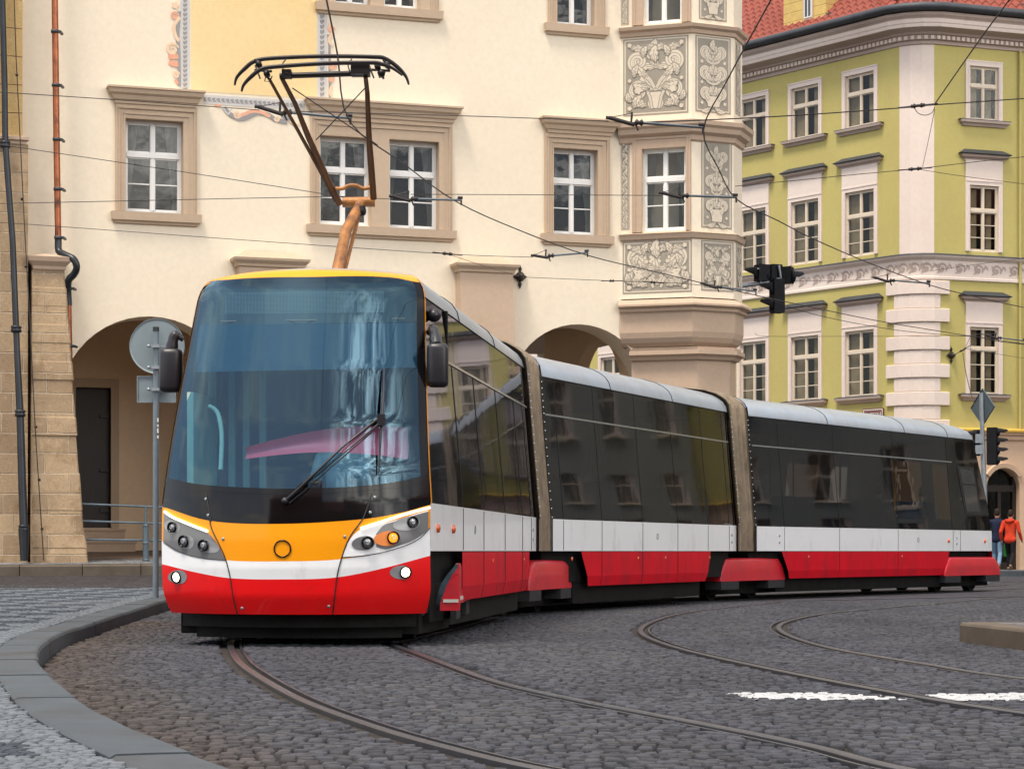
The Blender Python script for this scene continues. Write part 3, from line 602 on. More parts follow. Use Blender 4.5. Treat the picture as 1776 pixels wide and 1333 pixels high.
c = MB(M['copper']); pts = [P(x, y, Y) for x, y, Y in ((91, -330, 46.25), (95, 0, 46.25), (98, 240, 46.25), (101, 425, 46.25))]; c.tube(pts, .066, 12); c.build('pipe', cp)
c = MB(M['pipeblk']); c.tube(catmull([P(101, 415, 46.25), P(102, 435, 46.2), P(113, 442, 46.1), P(128, 450, 46.0), P(133, 464, 46.0), P(128, 476, 46.05), P(119, 486, 46.1), P(118, 505, 46.2), P(119, 530, 46.2)], 4), .072, 12); c.build('bend', cp)
c = MB(M['copper']); c.tube([P(119, 525, 46.2), P(122, 700, 46.2)], .06, 12); c.build('pipe', cp)
for y, x in ((55, 95.5), (148, 97), (242, 98.5), (328, 100), (412, 101), (500, 118.5), (600, 120.5)):
    c = MB(M['lead']); c.lathe(P(x, y, 46.23 if y < 450 else 46.2), (0, 0, 1), [(.066, -.03), (.085, -.028), (.085, .028), (.066, .03)], 12); c.box(lambda a, n, z: P(x, y, 46.25) + V(a, n, z), .07, .12, -.03, .25, -.02, .02); c.build('clamp', cp)
c = MB(M['wire']); c.tube([P(x, y, Y) for x, y, Y in ((14, -330, 45.85), (28, 100, 45.85), (35, 240, 45.8), (43, 400, 45.6), (52, 560, 45.4), (61, 740, 45.15), (68, 850, 45.0), (76, 972, 44.9))], .011, 5)
for x, y in ((29, 130), (38, 345), (45, 462), (62, 740), (68, 832), (73, 917)): c.tube([P(x - 2, y + 1, 45.9 - y * .001), P(x + 2, y - 1, 45.9 - y * .001)], .03, 6)
c.build('lightning_cable', None, label='thin dark lightning cable clipped down the sandstone buttress', category='cable')
# ================================================================== GREEN CORNER HOUSE
Q0 = Vector((11.76, 70, 0)); GL = Fr(Q0[:2], (.6, -.8))
Qa = [Q0, Vector((12.055, 69.795, 0)), Vector((12.40, 69.70, 0)), Vector((12.76, 69.71, 0))]
GR = Fr(Qa[3][:2], (2.65, 1.0))
gh = empty('green_house', V(13, 71, .2), 'lime green corner house with pinkish quoins, stucco frieze and red tiled roof', 'building')
GA0, GA1 = -26.0, 34.0
GPATH = [GL(GA0, 0, 0)] + Qa + [GR(GA1, 0, 0)]; GP = [(p.x, p.y) for p in GPATH]
def gz_(y): return CAMZ + (HY - y) / 57.1
xm = 1492
rowsg = []   # opening z0,z1 ; surround half width extra
cA = GL.a(1492); cB = GL.a(1397); dA = cA - cB; hw = (GL.a(1517) - GL.a(1467)) / 2
for (yt, yb) in ((128, 220), (331, 444), (573, 688)): rowsg.append((GL.z(xm, yb), GL.z(xm, yt)))
colsL = [cA - dA * k for k in range(8)]; cR = GR.a(1706); hwR = (GR.a(1731) - GR.a(1681)) / 2
colsR = [cR + dA * k * 1.05 for k in range(9)]
ZG0, ZE = 4.47, gz_(82) + .02
holesL = [('r', c - hw, c + hw, z0, z1) for c in colsL for z0, z1 in rowsg]; holesR = [('r', c - hwR, c + hwR, z0, z1) for c in colsR for z0, z1 in rowsg]
w = MB(M['green']); wall(w, GL, GA0, 0, ZG0, ZE + .3, holesL, .2, rev=M['pinkw']); wall(w, GR, 0, GA1, ZG0, ZE + .3, holesR, .2, rev=M['pinkw'])
w.m = M['pinkw']
for p, q in zip(Qa[:-1], Qa[1:]): w.poly(p + V(0, 0, ZG0), q + V(0, 0, ZG0), q + V(0, 0, ZE + .3), p + V(0, 0, ZE + .3))
w.build('wall', gh)
# ground floor: peach, arched shop openings
w = MB(M['peach']); ga = (GR.a(1712) + GR.a(1768)) / 2; gr_ = (GR.a(1768) - GR.a(1712)) / 2; gzs = GR.z(1740, 812) - gr_ * .62
def garch(ac, Rr): return ('c', ac, Rr, GR.z(1740, 812) - Rr, -.1)
gh_arches = [garch(ga + 3.1 * k, gr_ * 1.02) for k in range(8)]
wall(w, GR, 0, GA1, -.3, ZG0, gh_arches, .35); wall(w, GL, GA0, 0, -.3, ZG0, [('c', -2.6 - 3.2 * k, 1.0, 2.6, -.1) for k in range(7)], .35)
for p, q in zip(Qa[:-1], Qa[1:]): w.poly(p + V(0, 0, -.3), q + V(0, 0, -.3), q + V(0, 0, ZG0), p + V(0, 0, ZG0))
gw = w.build('ground_floor', gh)
for k, h in enumerate(gh_arches[:6]):
    d = MB(M['wood']); a0, a1 = h[1] - h[2], h[1] + h[2]; zt = h[3] + h[2]
    d.box(GR, a0 - .05, a0 + .12, -.34, -.2, .0, zt); d.box(GR, a1 - .12, a1 + .05, -.34, -.2, .0, zt); d.box(GR, a0 + .12, a1 - .12, -.34, -.2, h[3] - .12, h[3] + .08); d.box(GR, h[1] - .06, h[1] + .06, -.33, -.22, .0, h[3] - .12); d.box(GR, a0 + .12, a1 - .12, -.32, -.23, .0, .5)
    dd = d.build('door', gh); g = MB(M['gglass']); g.poly(GR(a0, -.28, 0), GR(a1, -.28, 0), GR(a1, -.28, zt), GR(a0, -.28, zt)); g.build('pane', dd)
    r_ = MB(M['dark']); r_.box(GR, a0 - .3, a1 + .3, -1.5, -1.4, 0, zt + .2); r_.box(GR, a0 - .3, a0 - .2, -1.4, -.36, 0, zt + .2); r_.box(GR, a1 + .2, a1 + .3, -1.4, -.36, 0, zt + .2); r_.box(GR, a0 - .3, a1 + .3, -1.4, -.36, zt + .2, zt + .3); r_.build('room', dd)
    mo = MB(M['peach']); N = 20; rr = h[2] + .02
    rows = []
    for i in range(N + 1):
        t = math.pi * (.18 + .64 * i / N); rows.append([GR(h[1] - rad * math.cos(t), nn, h[3] + rad * math.sin(t)) for rad, nn in ((rr, -.01), (rr, .07), (rr + .14, .09), (rr + .16, -.01))])
    mo.grid(rows); mo.build('arch_moulding', dd)
# mouldings that run round the corner
def gmould(prof, mat, name, par=gh):
    c = MB(mat); c.mould(GP, prof); return c.build(name, par)
gmould([(0, ZG0 - .25), (.07, ZG0 - .22), (.08, ZG0 - .12), (.16, ZG0 - .06), (.17, ZG0 - .02), (0, ZG0 - .0)], M['peach'], 'moulding')
gmould([(.0, ZG0 + .0), (.19, ZG0 + .005), (.2, ZG0 + .07), (0, ZG0 + .12)], M['gilt'], 'gilt_strip')
zs1, zs0 = gz_(445), gz_(486)
fo = gmould([(0, zs0 - .02), (.05, zs0), (.05, zs0 + .07), (.02, zs0 + .09), (.02, zs1 - .14), (.06, zs1 - .11), (.14, zs1 - .05), (.16, zs1)], M['pinkw'], 'frieze')
gmould([(.0, zs1 + .0), (.18, zs1 + .004), (.17, zs1 + .03), (0, zs1 + .07)], M['lead'], 'flashing', fo)
zc = ZE
co = gmould([(0, zc - .02), (.05, zc), (.05, zc + .1), (.12, zc + .12), (.12, zc + .24), (.2, zc + .27), (.22, zc + .33), (.5, zc + .40), (.52, zc + .50), (.58, zc + .53), (.60, zc + .66), (.68, zc + .74), (.70, zc + .82), (0, zc + .84)], M['pinkd'], 'cornice')
c = MB(M['pinkw']);  # dentils
def along(path, step, o):
    out = []
    pp = offs(path, o)
    for p, q in zip(pp[:-1], pp[1:]):
        l = math.hypot(q[0] - p[0], q[1] - p[1]); k = max(1, int(l / step)); F_ = Fr(p, (q[0] - p[0], q[1] - p[1]))
        for i in range(k): out.append((F_, (i + .5) * l / k))
    return out
for F_, a in along([(GL(-14, 0, 0).x, GL(-14, 0, 0).y)] + GP[1:-1] + [(GR(8, 0, 0).x, GR(8, 0, 0).y)], .17, .12): c.box(F_, a - .05, a + .05, -.02, .05, zc + .125, zc + .235)
c.build('dentils', co)
c = MB(M['pinkw']); c.mould(GP, [(.505, zc + .41), (.56, zc + .41), (.585, zc + .5), (.61, zc + .53), (.63, zc + .63), (.60, zc + .64)]); c.build('cornice_band', co)
gt = MB(M['lead']); gp = offs(GP, .78)
gt.tube([V(p[0], p[1], zc + .97) for p in gp], .12, 10); gt.mould(GP, [(0, zc + .85), (.74, zc + .845), (.74, zc + .87), (.3, zc + 1.1)])
gt.build('gutter', gh)
# quoins
q_ = MB(M['pinkw']); zq = zs0 - .03; k = 0
eL = Vector(GP[1]); 
while zq > ZG0 + .15:
    h = .42; wide = k % 2 == 0; ex = .42 if wide else .16; pr = .075 if wide else .035
    pa = [GL(-ex, 0, 0)] + Qa + [GR(ex, 0, 0)]; pa = [(p.x, p.y) for p in pa]; z1, z0 = zq - .018, max(zq - h, ZG0 + .13)
    q_.mould([(GL(-ex, -.02, 0).x, GL(-ex, -.02, 0).y)] + pa + [(GR(ex, -.02, 0).x, GR(ex, -.02, 0).y)], [(0, z0), (pr - .012, z0), (pr, z0 + .014), (pr, z1 - .014), (pr - .012, z1), (0, z1)])
    zq -= h; k += 1
q_.build('quoins', gh)
# frieze scrolls
fs = MB(M['pinkd'])
L = 0; 
for F_, a in along([(GL(-12, 0, 0).x, GL(-12, 0, 0).y)] + GP[1:-1] + [(GR(7, 0, 0).x, GR(7, 0, 0).y)], .62, .0):
    zc_ = (zs0 + .09 + zs1 - .14) / 2; hh = (zs1 - zs0 - .23)
    O = Orn(fs, F_, a - .31, zc_ - hh / 2, .62, hh, .03, .0008)
    fs.m = M['pinkd']; O.spiral(.4, .5, .26, 1.3, 0, .09, 1); O.leaf(.62, .3, 1.0, .35, .13, 3); O.leaf(.1, .75, -.6, .3, .1, 3); O.blob(.4, .5, .07); O.leaf(.75, .8, -.9, .3, .1, 3); O.leaf(.12, .2, .4, .25, .1, 3)
fs.build('frieze_scrolls', fo, recalc=False)
# windows: one of each kind, then copies along the wall
def gwin(F_, c, h_, row, z0, z1):
    s = MB(M['pinkw']); sw = .14; zt = z1 + (.16 if row == 0 else .14); zb = z0 - .0
    ztop = zt if row == 0 else zt + .62
    s.box(F_, c - h_ - sw, c - h_, -.01, .05, zb, z1); s.box(F_, c + h_, c + h_ + sw, -.01, .05, zb, z1); s.box(F_, c - h_ - sw, c + h_ + sw, -.01, .05, z1, ztop)
    s.box(F_, c - h_ - sw - .004, c + h_ + sw + .004, .04, .066, zt - .03, zt + .01); s.box(F_, c - h_ - .06, c - h_ - .03, .04, .062, zb, z1 + .03); s.box(F_, c + h_ + .03, c + h_ + .06, .04, .062, zb, z1 + .03)
    wo = s.build('window', gh)
    if row == 0 or row == 2:
        l = MB(M['pinkd']); hood(l, F_, c - h_ - sw - .06, c + h_ + sw + .06, [(0, zb - .2), (.05, zb - .19), (.09, zb - .12), (.15, zb - .09), (.16, zb - .02), (0, zb - .0)]); lo = l.build('sill', wo)
        l = MB(M['lead']); hood(l, F_, c - h_ - sw - .10, c + h_ + sw + .10, [(.0, zb + .002), (.15, zb - .018), (.15, zb + .0), (0, zb + .04)]); l.build('sill_flashing', wo)
    if row > 0:
        l = MB(M['pinkd']); zz = ztop; hood(l, F_, c - h_ - sw - .02, c + h_ + sw + .02, [(0, zz - .05), (.04, zz - .03), (.05, zz + .04), (.14, zz + .09), (.16, zz + .16), (0, zz + .18)]); l.build('hood', wo)
        l = MB(M['lead']); hood(l, F_, c - h_ - sw - .03, c + h_ + sw + .03, [(.0, zz + .18), (.20, zz + .165), (.21, zz + .19), (0, zz + .33)]); l.build('hood_flashing', wo)
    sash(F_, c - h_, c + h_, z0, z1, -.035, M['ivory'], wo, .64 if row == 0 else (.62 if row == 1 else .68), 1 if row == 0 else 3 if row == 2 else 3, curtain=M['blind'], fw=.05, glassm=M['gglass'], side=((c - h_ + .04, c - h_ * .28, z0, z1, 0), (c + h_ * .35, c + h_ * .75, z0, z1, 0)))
    return wo
for r_, (z0, z1) in enumerate(rowsg):
    wo = gwin(GL, colsL[0], hw, r_, z0, z1)
    for c in colsL[1:]: copy_child(wo, gh, GL.ax * (c - colsL[0]))
    wo = gwin(GR, colsR[0], hwR, r_, z0, z1)
    for c in colsR[1:]: copy_child(wo, gh, GR.ax * (c - colsR[0]))
# roof: pantiles
def tiles():
    m, nt, b, o = NT('red_clay_tiles'); c, f = noise_mix(nt, C4((.19, .038, .025)), C4((.28, .062, .036)), 5, .3, .7); c, f = noise_mix(nt, c, C4((.16, .05, .035)), 1.2, .55, .85, detail=9, rough=.75)
    nt.links.new(c, b.inputs['Base Color']); b.inputs['Roughness'].default_value = .75; return m
M['tile'] = tiles()
def pantiles(F_, a0, a1, up, mit0, mit1, slope=.95, n0=.62, z0=zc + 1.02):
    """rows of curved tiles going up the slope; mit0/mit1: how far the ends move in per metre up"""
    mb = MB(M['tile']); mb.smooth = False; da = .05; cs = .34; nr = int(up / cs)
    for r in range(nr):
        s0, s1 = r * cs, (r + 1) * cs + .05; A0 = a0 + mit0 * s0; A1 = a1 + mit1 * s0; k = int((A1 - A0) / da)
        if k < 3: continue
        rows = []
        for s, lift in ((s0, -.03), (s0, .075), (s1, .0)):
            rows.append([F_(A0 + i * da, n0 - s / math.hypot(1, slope), z0 + s * slope / math.hypot(1, slope) + lift + .055 * math.sin(2 * math.pi * (A0 + i * da) / .30 + r * .0)) for i in range(k + 1)])
        mb.grid(rows)
    return mb
ro = pantiles(GL, -20, .3, 5.2, 0, -.35).build('roof', gh, recalc=False)
pantiles(GR, -.3, 16, 5.2, .12, 0).build('roof', gh, recalc=False)
CH = Fr((GL(.1, .62, 0))[:2], (GR(-.1, .62, 0) - GL(.1, .62, 0))[:2])
pantiles(CH, -.2, 1.9, 5.2, -.12, .12, n0=.0, z0=zc + 1.0).build('roof', gh, recalc=False)
# roof mass beneath the tiles
c = MB(M['lead']); c.mould(GP, [(.55, zc + .9), (-3, zc + 4.2), (-6, zc + 7.0)]); c.build('roof_deck', gh)
# dormers: yellow boxes with lead cheeks
def dormer(F_, a, wd, h, n, par=gh):
    d = MB(M['yellowb']); z0 = zc + .95
    d.box(F_, a - wd / 2, a + wd / 2, -2.6, n, z0, z0 + h); do = d.build('dormer', par)
    l = MB(M['lead']); l.box(F_, a - wd / 2 - .35, a + wd / 2 + .4, n - .4, n + .16, z0 - .1, z0 + .12); l.box(F_, a + wd / 2 + .002, a + wd / 2 + .25, -2.4, n, z0 - .05, z0 + .55); l.box(F_, a - wd / 2 - .25, a - wd / 2 - .002, -2.4, n, z0 - .05, z0 + .45)
    l.box(F_, a - wd / 2 - .15, a + wd / 2 + .15, -2.6, n + .15, z0 + h, z0 + h + .12); l.build('flashing', do)
    g = MB(M['taupe']); g.box(F_, a - .04, a + .42, n - .01, n + .03, z0 + .5, z0 + 1.75); g.m = M['white']; g.box(F_, a + .02, a + .36, n + .005, n + .045, z0 + .56, z0 + 1.7); g.m = M['gpane']; g.box(F_, a + .06, a + .17, n + .03, n + .05, z0 + .6, z0 + 1.64); g.box(F_, a + .21, a + .32, n + .03, n + .05, z0 + .6, z0 + 1.64); g.build('dormer_window', do)
M['yellowb'] = ashlar('yellow_boards', (.66, .48, .17), (.62, .45, .16), (.3, .2, .07), 1.2, .3, .012, .4, stain=(.5, .35, .14))
M['gpane'] = pbr('dark_pane', (.03, .035, .04), .08, 0, .3, 2, spec=.8)
ad = GL.a(1392, .3); dormer(GL, ad, 1.9, 2.2, .22); dormer(GR, GR.a(1776, .3) + .9, 1.6, 2.2, .3)
# thin pale downpipe on the right wing
c = MB(M['green']); aa = GR.a(1767); c.tube([GR(aa, .08, ZE), GR(aa, .08, ZG0)], .045, 8); c.build('downpipe', gh)

# street name plate on the green house
def textmesh(s, size, mat, name, T, a, z, n, parent, ext=.004, width=None, align='CENTER'):
    cu = bpy.data.curves.new(name, 'FONT'); cu.body = s; cu.size = size; cu.align_x = align; cu.extrude = ext; cu.resolution_u = 3
    ob = bpy.data.objects.new(name, cu); COL.objects.link(ob); bpy.context.view_layer.update()
    dg = bpy.context.evaluated_depsgraph_get(); me = bpy.data.meshes.new_from_object(ob.evaluated_get(dg)); bpy.data.objects.remove(ob)
    xs = [v.co.x for v in me.vertices]; k = width / (max(xs) - min(xs)) if width else 1
    mb = MB(mat); mb.add([T(a + v.co.x * k, n + v.co.z, z + v.co.y) for v in me.vertices], [list(p.vertices) for p in me.polygons]); bpy.data.meshes.remove(me)
    return mb.build(name, parent)
a0, a1 = GL.a(1498), GL.a(1534); zt = GL.z(1516, 708)
M['signred'] = pbr('enamel_red', (.13, .02, .02), .3, 0, .1, coat=.5); M['enamelw'] = pbr('enamel_white', (.72, .68, .62), .35, 0, .05)
s = MB(M['signred']); s.box(GL, a0, a1, .02, .05, zt - .40, zt); pl = s.build('street_name_plate', None, label='dark red enamel street name plate on the green wall just above the tram roof', category='street sign')
f = MB(M['enamelw'])
for (x0, x1, y0, y1) in ((a0 + .03, a1 - .03, zt - .055, zt - .03), (a0 + .03, a1 - .03, zt - .37, zt - .345), (a0 + .03, a0 + .055, zt - .345, zt - .055), (a1 - .055, a1 - .03, zt - .345, zt - .055)): f.box(GL, x0, x1, .045, .056, y0, y1)
f.build('border', pl)
textmesh('MOSTECKÁ', .17, M['enamelw'], 'lettering', GL, (a0 + a1) / 2, zt - .26, .052, pl, width=.72)

# wall rosettes that anchor the span wires
def rosette(p, n, sc, label):
    m = MB(M['wire']); n = Vector(n).normalized(); m.lathe(p, n, [(.0, .02), (.10 * sc, .02), (.11 * sc, .05), (.06 * sc, .09), (.07 * sc, .13), (.03 * sc, .2), (0, .2)], 12)
    x = n.cross(V(0, 0, 1)).normalized()
    for d, l in ((V(0, 0, 1), .27), (V(0, 0, -1), .27), (x, .17), (-x, .17)): m.lathe(p + n * .03, d, [(.05 * sc, .05), (.02, l * .45 * sc), (.045 * sc, l * .6 * sc), (.0, l * sc)], 8)
    return m.build('wire_rosette', None, label=label, category='wall anchor', group='cast iron wire anchors')
rosette(LF(LF.a(901), 0, LF.z(901, 480)), LF.n, 1.0, 'black cast iron wire anchor on the cream wall beside the pilaster')
rosette(GR(GR.a(1649), 0, GR.z(1649, 616)), GR.n, 1.0, 'black cast iron wire anchor on the green wall beside the quoins')
# ================================================================== GROUND
def cobble_mat(name, c1, c2, c3, attr=None):
    m, nt, b, o = NT(name); t = nd(nt, 'TexCoord')
    if attr:
        a = nd(nt, 'Attribute'); a.attribute_name = attr; base = a.outputs['Color']
        c, f = noise_mix(nt, C4((.55, .55, .57)), C4((1.0, 1.0, 1.0)), 26, .25, .7, detail=8, rough=.75)
        mu = nd(nt, 'MixRGB', blend_type='MULTIPLY'); mu.inputs[0].default_value = 1; nt.links.new(base, mu.inputs[1]); nt.links.new(c, mu.inputs[2]); base = mu.outputs[0]
    else:
        vo = nd(nt, 'TexVoronoi', _Scale=9.0, _Randomness=.55); nt.links.new(t.outputs['Object'], vo.inputs['Vector'])
        base, f = noise_mix(nt, C4(c1), C4(c2), .8, .35, .65); sx = nd(nt, 'SeparateColor'); nt.links.new(vo.outputs['Color'], sx.inputs[0])
        mm = nd(nt, 'MixRGB', blend_type='MULTIPLY'); mm.inputs[0].default_value = .55; nt.links.new(base, mm.inputs[1]); nt.links.new(sx.outputs[0], mm.inputs[2]); base = mm.outputs[0]
    c, f2 = noise_mix(nt, base, C4(c3), .35, .55, .8, detail=5)
    nt.links.new(c, b.inputs['Base Color']); b.inputs['Roughness'].default_value = .72; b.inputs['Specular IOR Level'].default_value = .12
    n = nd(nt, 'TexNoise', _Scale=70.0, _Detail=4); nt.links.new(t.outputs['Object'], n.inputs['Vector'])
    if attr: bump(nt, b, n.outputs['Fac'], .35, .006)
    else:
        v2 = nd(nt, 'TexVoronoi', _Scale=9.0, _Randomness=.55, feature='DISTANCE_TO_EDGE'); nt.links.new(t.outputs['Object'], v2.inputs['Vector'])
        mr = nd(nt, 'MapRange'); mr.inputs[2].default_value = .12; nt.links.new(v2.outputs['Distance'], mr.inputs[0]); bump(nt, b, mr.outputs[0], .8, .03)
    return m
M['setts'] = cobble_mat('granite_setts', None, None, (.052, .052, .064), 'stonecol')
M['far_setts'] = cobble_mat('far_setts', (.088, .086, .096), (.07, .072, .09), (.06, .062, .085))
M['joint'] = pbr('dark_joint_sand', (.035, .03, .027), .95, 0, .4, 6)
M['mosaic'] = cobble_mat('mosaic_stones', None, None, (.13, .14, .15), 'stonecol')
M['kerb'] = pbr('granite_kerb', (.068, .082, .095), .7, 0, .18, 3, .35, 60, dirt=((.04, .038, .036), 1.5, .5, .75))
M['kerb_c'] = pbr('warm_granite_kerb', (.070, .080, .090), .7, 0, .18, 3, .35, 60, dirt=((.042, .038, .034), 1.5, .45, .7))
M['kerb_b'] = pbr('sandy_kerb', (.11, .09, .07), .75, 0, .18, 3, .35, 60, dirt=((.09, .07, .05), 2.0, .45, .75))

# big ground sheet
Xs = np.concatenate([[-600, -200, -80], np.linspace(-40, 60, 101), [90, 200, 600]]); Ys = np.concatenate([[-600, -150, -40], np.linspace(-20, 100, 121), [140, 300, 900]])
g = MB(M['far_setts']); XX, YY = np.meshgrid(Xs, Ys); ZZ = gz(XX, YY) - .028
ZZ = np.where((YY < 39) & (YY > 5) & (np.abs(XX) < .27 * YY + 2), ZZ, ZZ + .018)
g.grid([[V(float(x), float(y), float(z)) for x, y, z in zip(a, b_, c)] for a, b_, c in zip(XX, YY, ZZ)]); g.build('road', None, origin=(0, 0, 0), kind='structure', recalc=False)

# kerb lines (measured on the photo, z .13)
kin = [(284, 1056), (189, 1075), (115, 1093), (78, 1114), (67, 1129), (74, 1153), (135, 1208), (203, 1247), (290, 1284), (422, 1333)]
kout = [(280, 1048), (189, 1060), (101, 1076), (34, 1095), (0, 1108), (0, 1171), (44, 1213), (111, 1260), (189, 1293), (280, 1333)]
KI = [V(-4.15, 38, 0), V(-4.32, 33, 0)] + [PZ(x, y, .13) for x, y in kin] + [V(-.05, 5.6, 0), V(.9, 3.5, 0)]
KI = [V(p.x, p.y, 0) for p in catmull(KI, 8)]
kw = .31
def side_off(pts, d):
    out = []
    for i, p in enumerate(pts):
        t = (pts[min(i + 1, len(pts) - 1)] - pts[max(i - 1, 0)]).normalized(); out.append(p + V(t.y, -t.x, 0) * d)
    return out
KO = side_off(KI, kw)
KH = .13
kb = MB(M['kerb']); acc = 0; seg = [0]
cum = [0]
for p, q in zip(KI[:-1], KI[1:]): cum.append(cum[-1] + (q - p).length)
def atl(pts, s):
    i = max(0, min(len(cum) - 2, int(np.searchsorted(cum, s)) - 1)); t = (s - cum[i]) / (cum[i + 1] - cum[i]); return pts[i].lerp(pts[i + 1], t)
s = 0; rk = random.Random(5)
while s < cum[-1] - .2:
    L = rk.uniform(.9, 1.25); e = min(s + L, cum[-1]); rows = []; jz = rk.uniform(-.004, .004); jn = rk.uniform(-.004, .004); kb.m = M['kerb'] if rk.random() < .75 else M['kerb_c']
    prof = [(jn - .0, -.06), (jn, KH - .03), (jn + .012, KH - .008), (jn + .03, KH), (kw * .5, KH + .001), (kw - .02, KH), (kw, KH - .012), (kw, KH - .1)]
    for k in range(6):
        q = s + .002 + (e - s - .004) * k / 5; a, b_ = atl(KI, q), atl(KO, q); d = (b_ - a) / kw
        rows.append([V(*(a + d * o_)[:2], gzf((a + d * o_).x, (a + d * o_).y) + z_ + (jz if z_ > 0 else 0)) for o_, z_ in prof])
    kb.grid(rows); kb.poly(*rows[0]); kb.poly(*rows[-1]); s = e
kb.build('kerb', None, kind='structure')

KIa = np.array([(p.x, p.y) for p in KI]); KOa = np.array([(p.x, p.y) for p in KO])
def kx(arr, Y): return np.interp(Y, arr[::-1, 1], arr[::-1, 0])        # kerb X at given Y (Y decreasing along the line)
def mono(arr):
    return arr[np.argsort(arr[:, 1])]
kIs, kOs = mono(KIa), mono(KOa)
def kxi(Y): return np.interp(Y, kIs[:, 1], kIs[:, 0])
def kxo(Y): return np.interp(Y, kOs[:, 1], kOs[:, 0])

# rails (measured)
rl = {'a': [(403, 1115), (410, 1140), (440, 1166), (520, 1211), (640, 1256), (760, 1291), (950, 1335)],
      'b': [(700, 1115), (745, 1140), (860, 1181), (1000, 1213), (1200, 1251), (1400, 1291), (1580, 1335)],
      'c': [(1420, 1040), (1330, 1046), (1200, 1060), (1135, 1076), (1111, 1094), (1150, 1115), (1250, 1141), (1500, 1191), (1776, 1236), (2300, 1300)],
      'd': [(1776, 1034), (1600, 1048), (1450, 1061), (1375, 1074), (1350, 1087), (1375, 1104), (1450, 1125), (1600, 1150), (1776, 1176), (2400, 1240)]}
rails = {k: [PZ(x, y, 0) for x, y in v] for k, v in rl.items()}
A0 = V(-.7245, 20.7, 0)
# behind the front of the tram, rails follow the tram
D1, D2, D3 = V(.115, .993, 0), V(.375, .927, 0), V(.545, .839, 0)
D1.normalize(); D2.normalize(); D3.normalize()
def Rt(d): return V(d.y, -d.x, 0)
S1, L1 = A0.copy(), 9.0; S2, L2 = V(.494, 30.9, 0), 8.82; S3, L3 = V(4.19, 40.0, 0), 11.1
HWD = 1.23
cl = [S1 - Rt(D1) * HWD + D1 * .6, S1 - Rt(D1) * HWD + D1 * 5.5, S2 - Rt(D2) * HWD - (D1 + D2) * .3, S2 - Rt(D2) * HWD + D2 * 4.6, S3 - Rt(D3) * HWD - (D2 + D3) * .3, S3 - Rt(D3) * HWD + D3 * 5.5, S3 - Rt(D3) * HWD + D3 * 11.5, S3 - Rt(D3) * HWD + D3 * 17]
cl = catmull(cl, 6)
def offc(pts, d):
    return side_off(pts, d)
rails['a'] = [p for p in offc(cl, -.75)[::-1]] + rails['a'][1:] + [V(.9, 7.6, 0)]
rails['b'] = [p for p in offc(cl, .75)[::-1]] + rails['b'][1:] + [V(2.1, 7.6, 0)]
for k in 'cd':
    q = rails[k]; rails[k] = [V(q[0].x + (4 if k == 'd' else 6), q[0].y + (2.5 if k == 'd' else 5), 0)] + q
M['rail'] = pbr('polished_rail', (.085, .088, .10), .34, .7, .15, 6, dirt=((.045, .043, .044), 3, .55, .8))
M['groove'] = pbr('rail_groove', (.02, .018, .018), .6, .2, .3)
railsd = {k: catmull(v, 8) for k, v in rails.items()}
for k in 'abcd':
    sg = {'a': 1, 'b': -1, 'c': 1, 'd': -1}[k]     # the groove is on the track's inner side
    mb = MB(M['rail']); pts = railsd[k]; rows = []
    for i, p in enumerate(pts):
        t = (pts[min(i + 1, len(pts) - 1)] - pts[max(i - 1, 0)]).normalized(); nn = V(t.y, -t.x, 0) * sg; z = gzf(p.x, p.y)
        rows.append([p + nn * o_ + V(0, 0, z + z_) for o_, z_ in ((.030, -.04), (.030, .001), (.022, .006), (-.02, .006), (-.028, .0), (-.03, -.04))])
    mb.grid(rows); mb.m = M['groove']; mb.grid([[r[5] for r in rows], [r[5] + V(0, 0, .002) + (rows[i][5] - rows[i][0]).normalized() * .05 for i, r in enumerate(rows)]])
    mb.m = M['rail']; mb.grid([[rows[i][5] + (rows[i][5] - rows[i][0]).normalized() * o_ + V(0, 0, z_) for i in range(len(rows))] for o_, z_ in ((.049, -.0), (.05, .04), (.068, .04), (.07, -.0))])
    mb.build('tram_rail', None, origin=(rows[-1][0]), kind='structure', recalc=False)

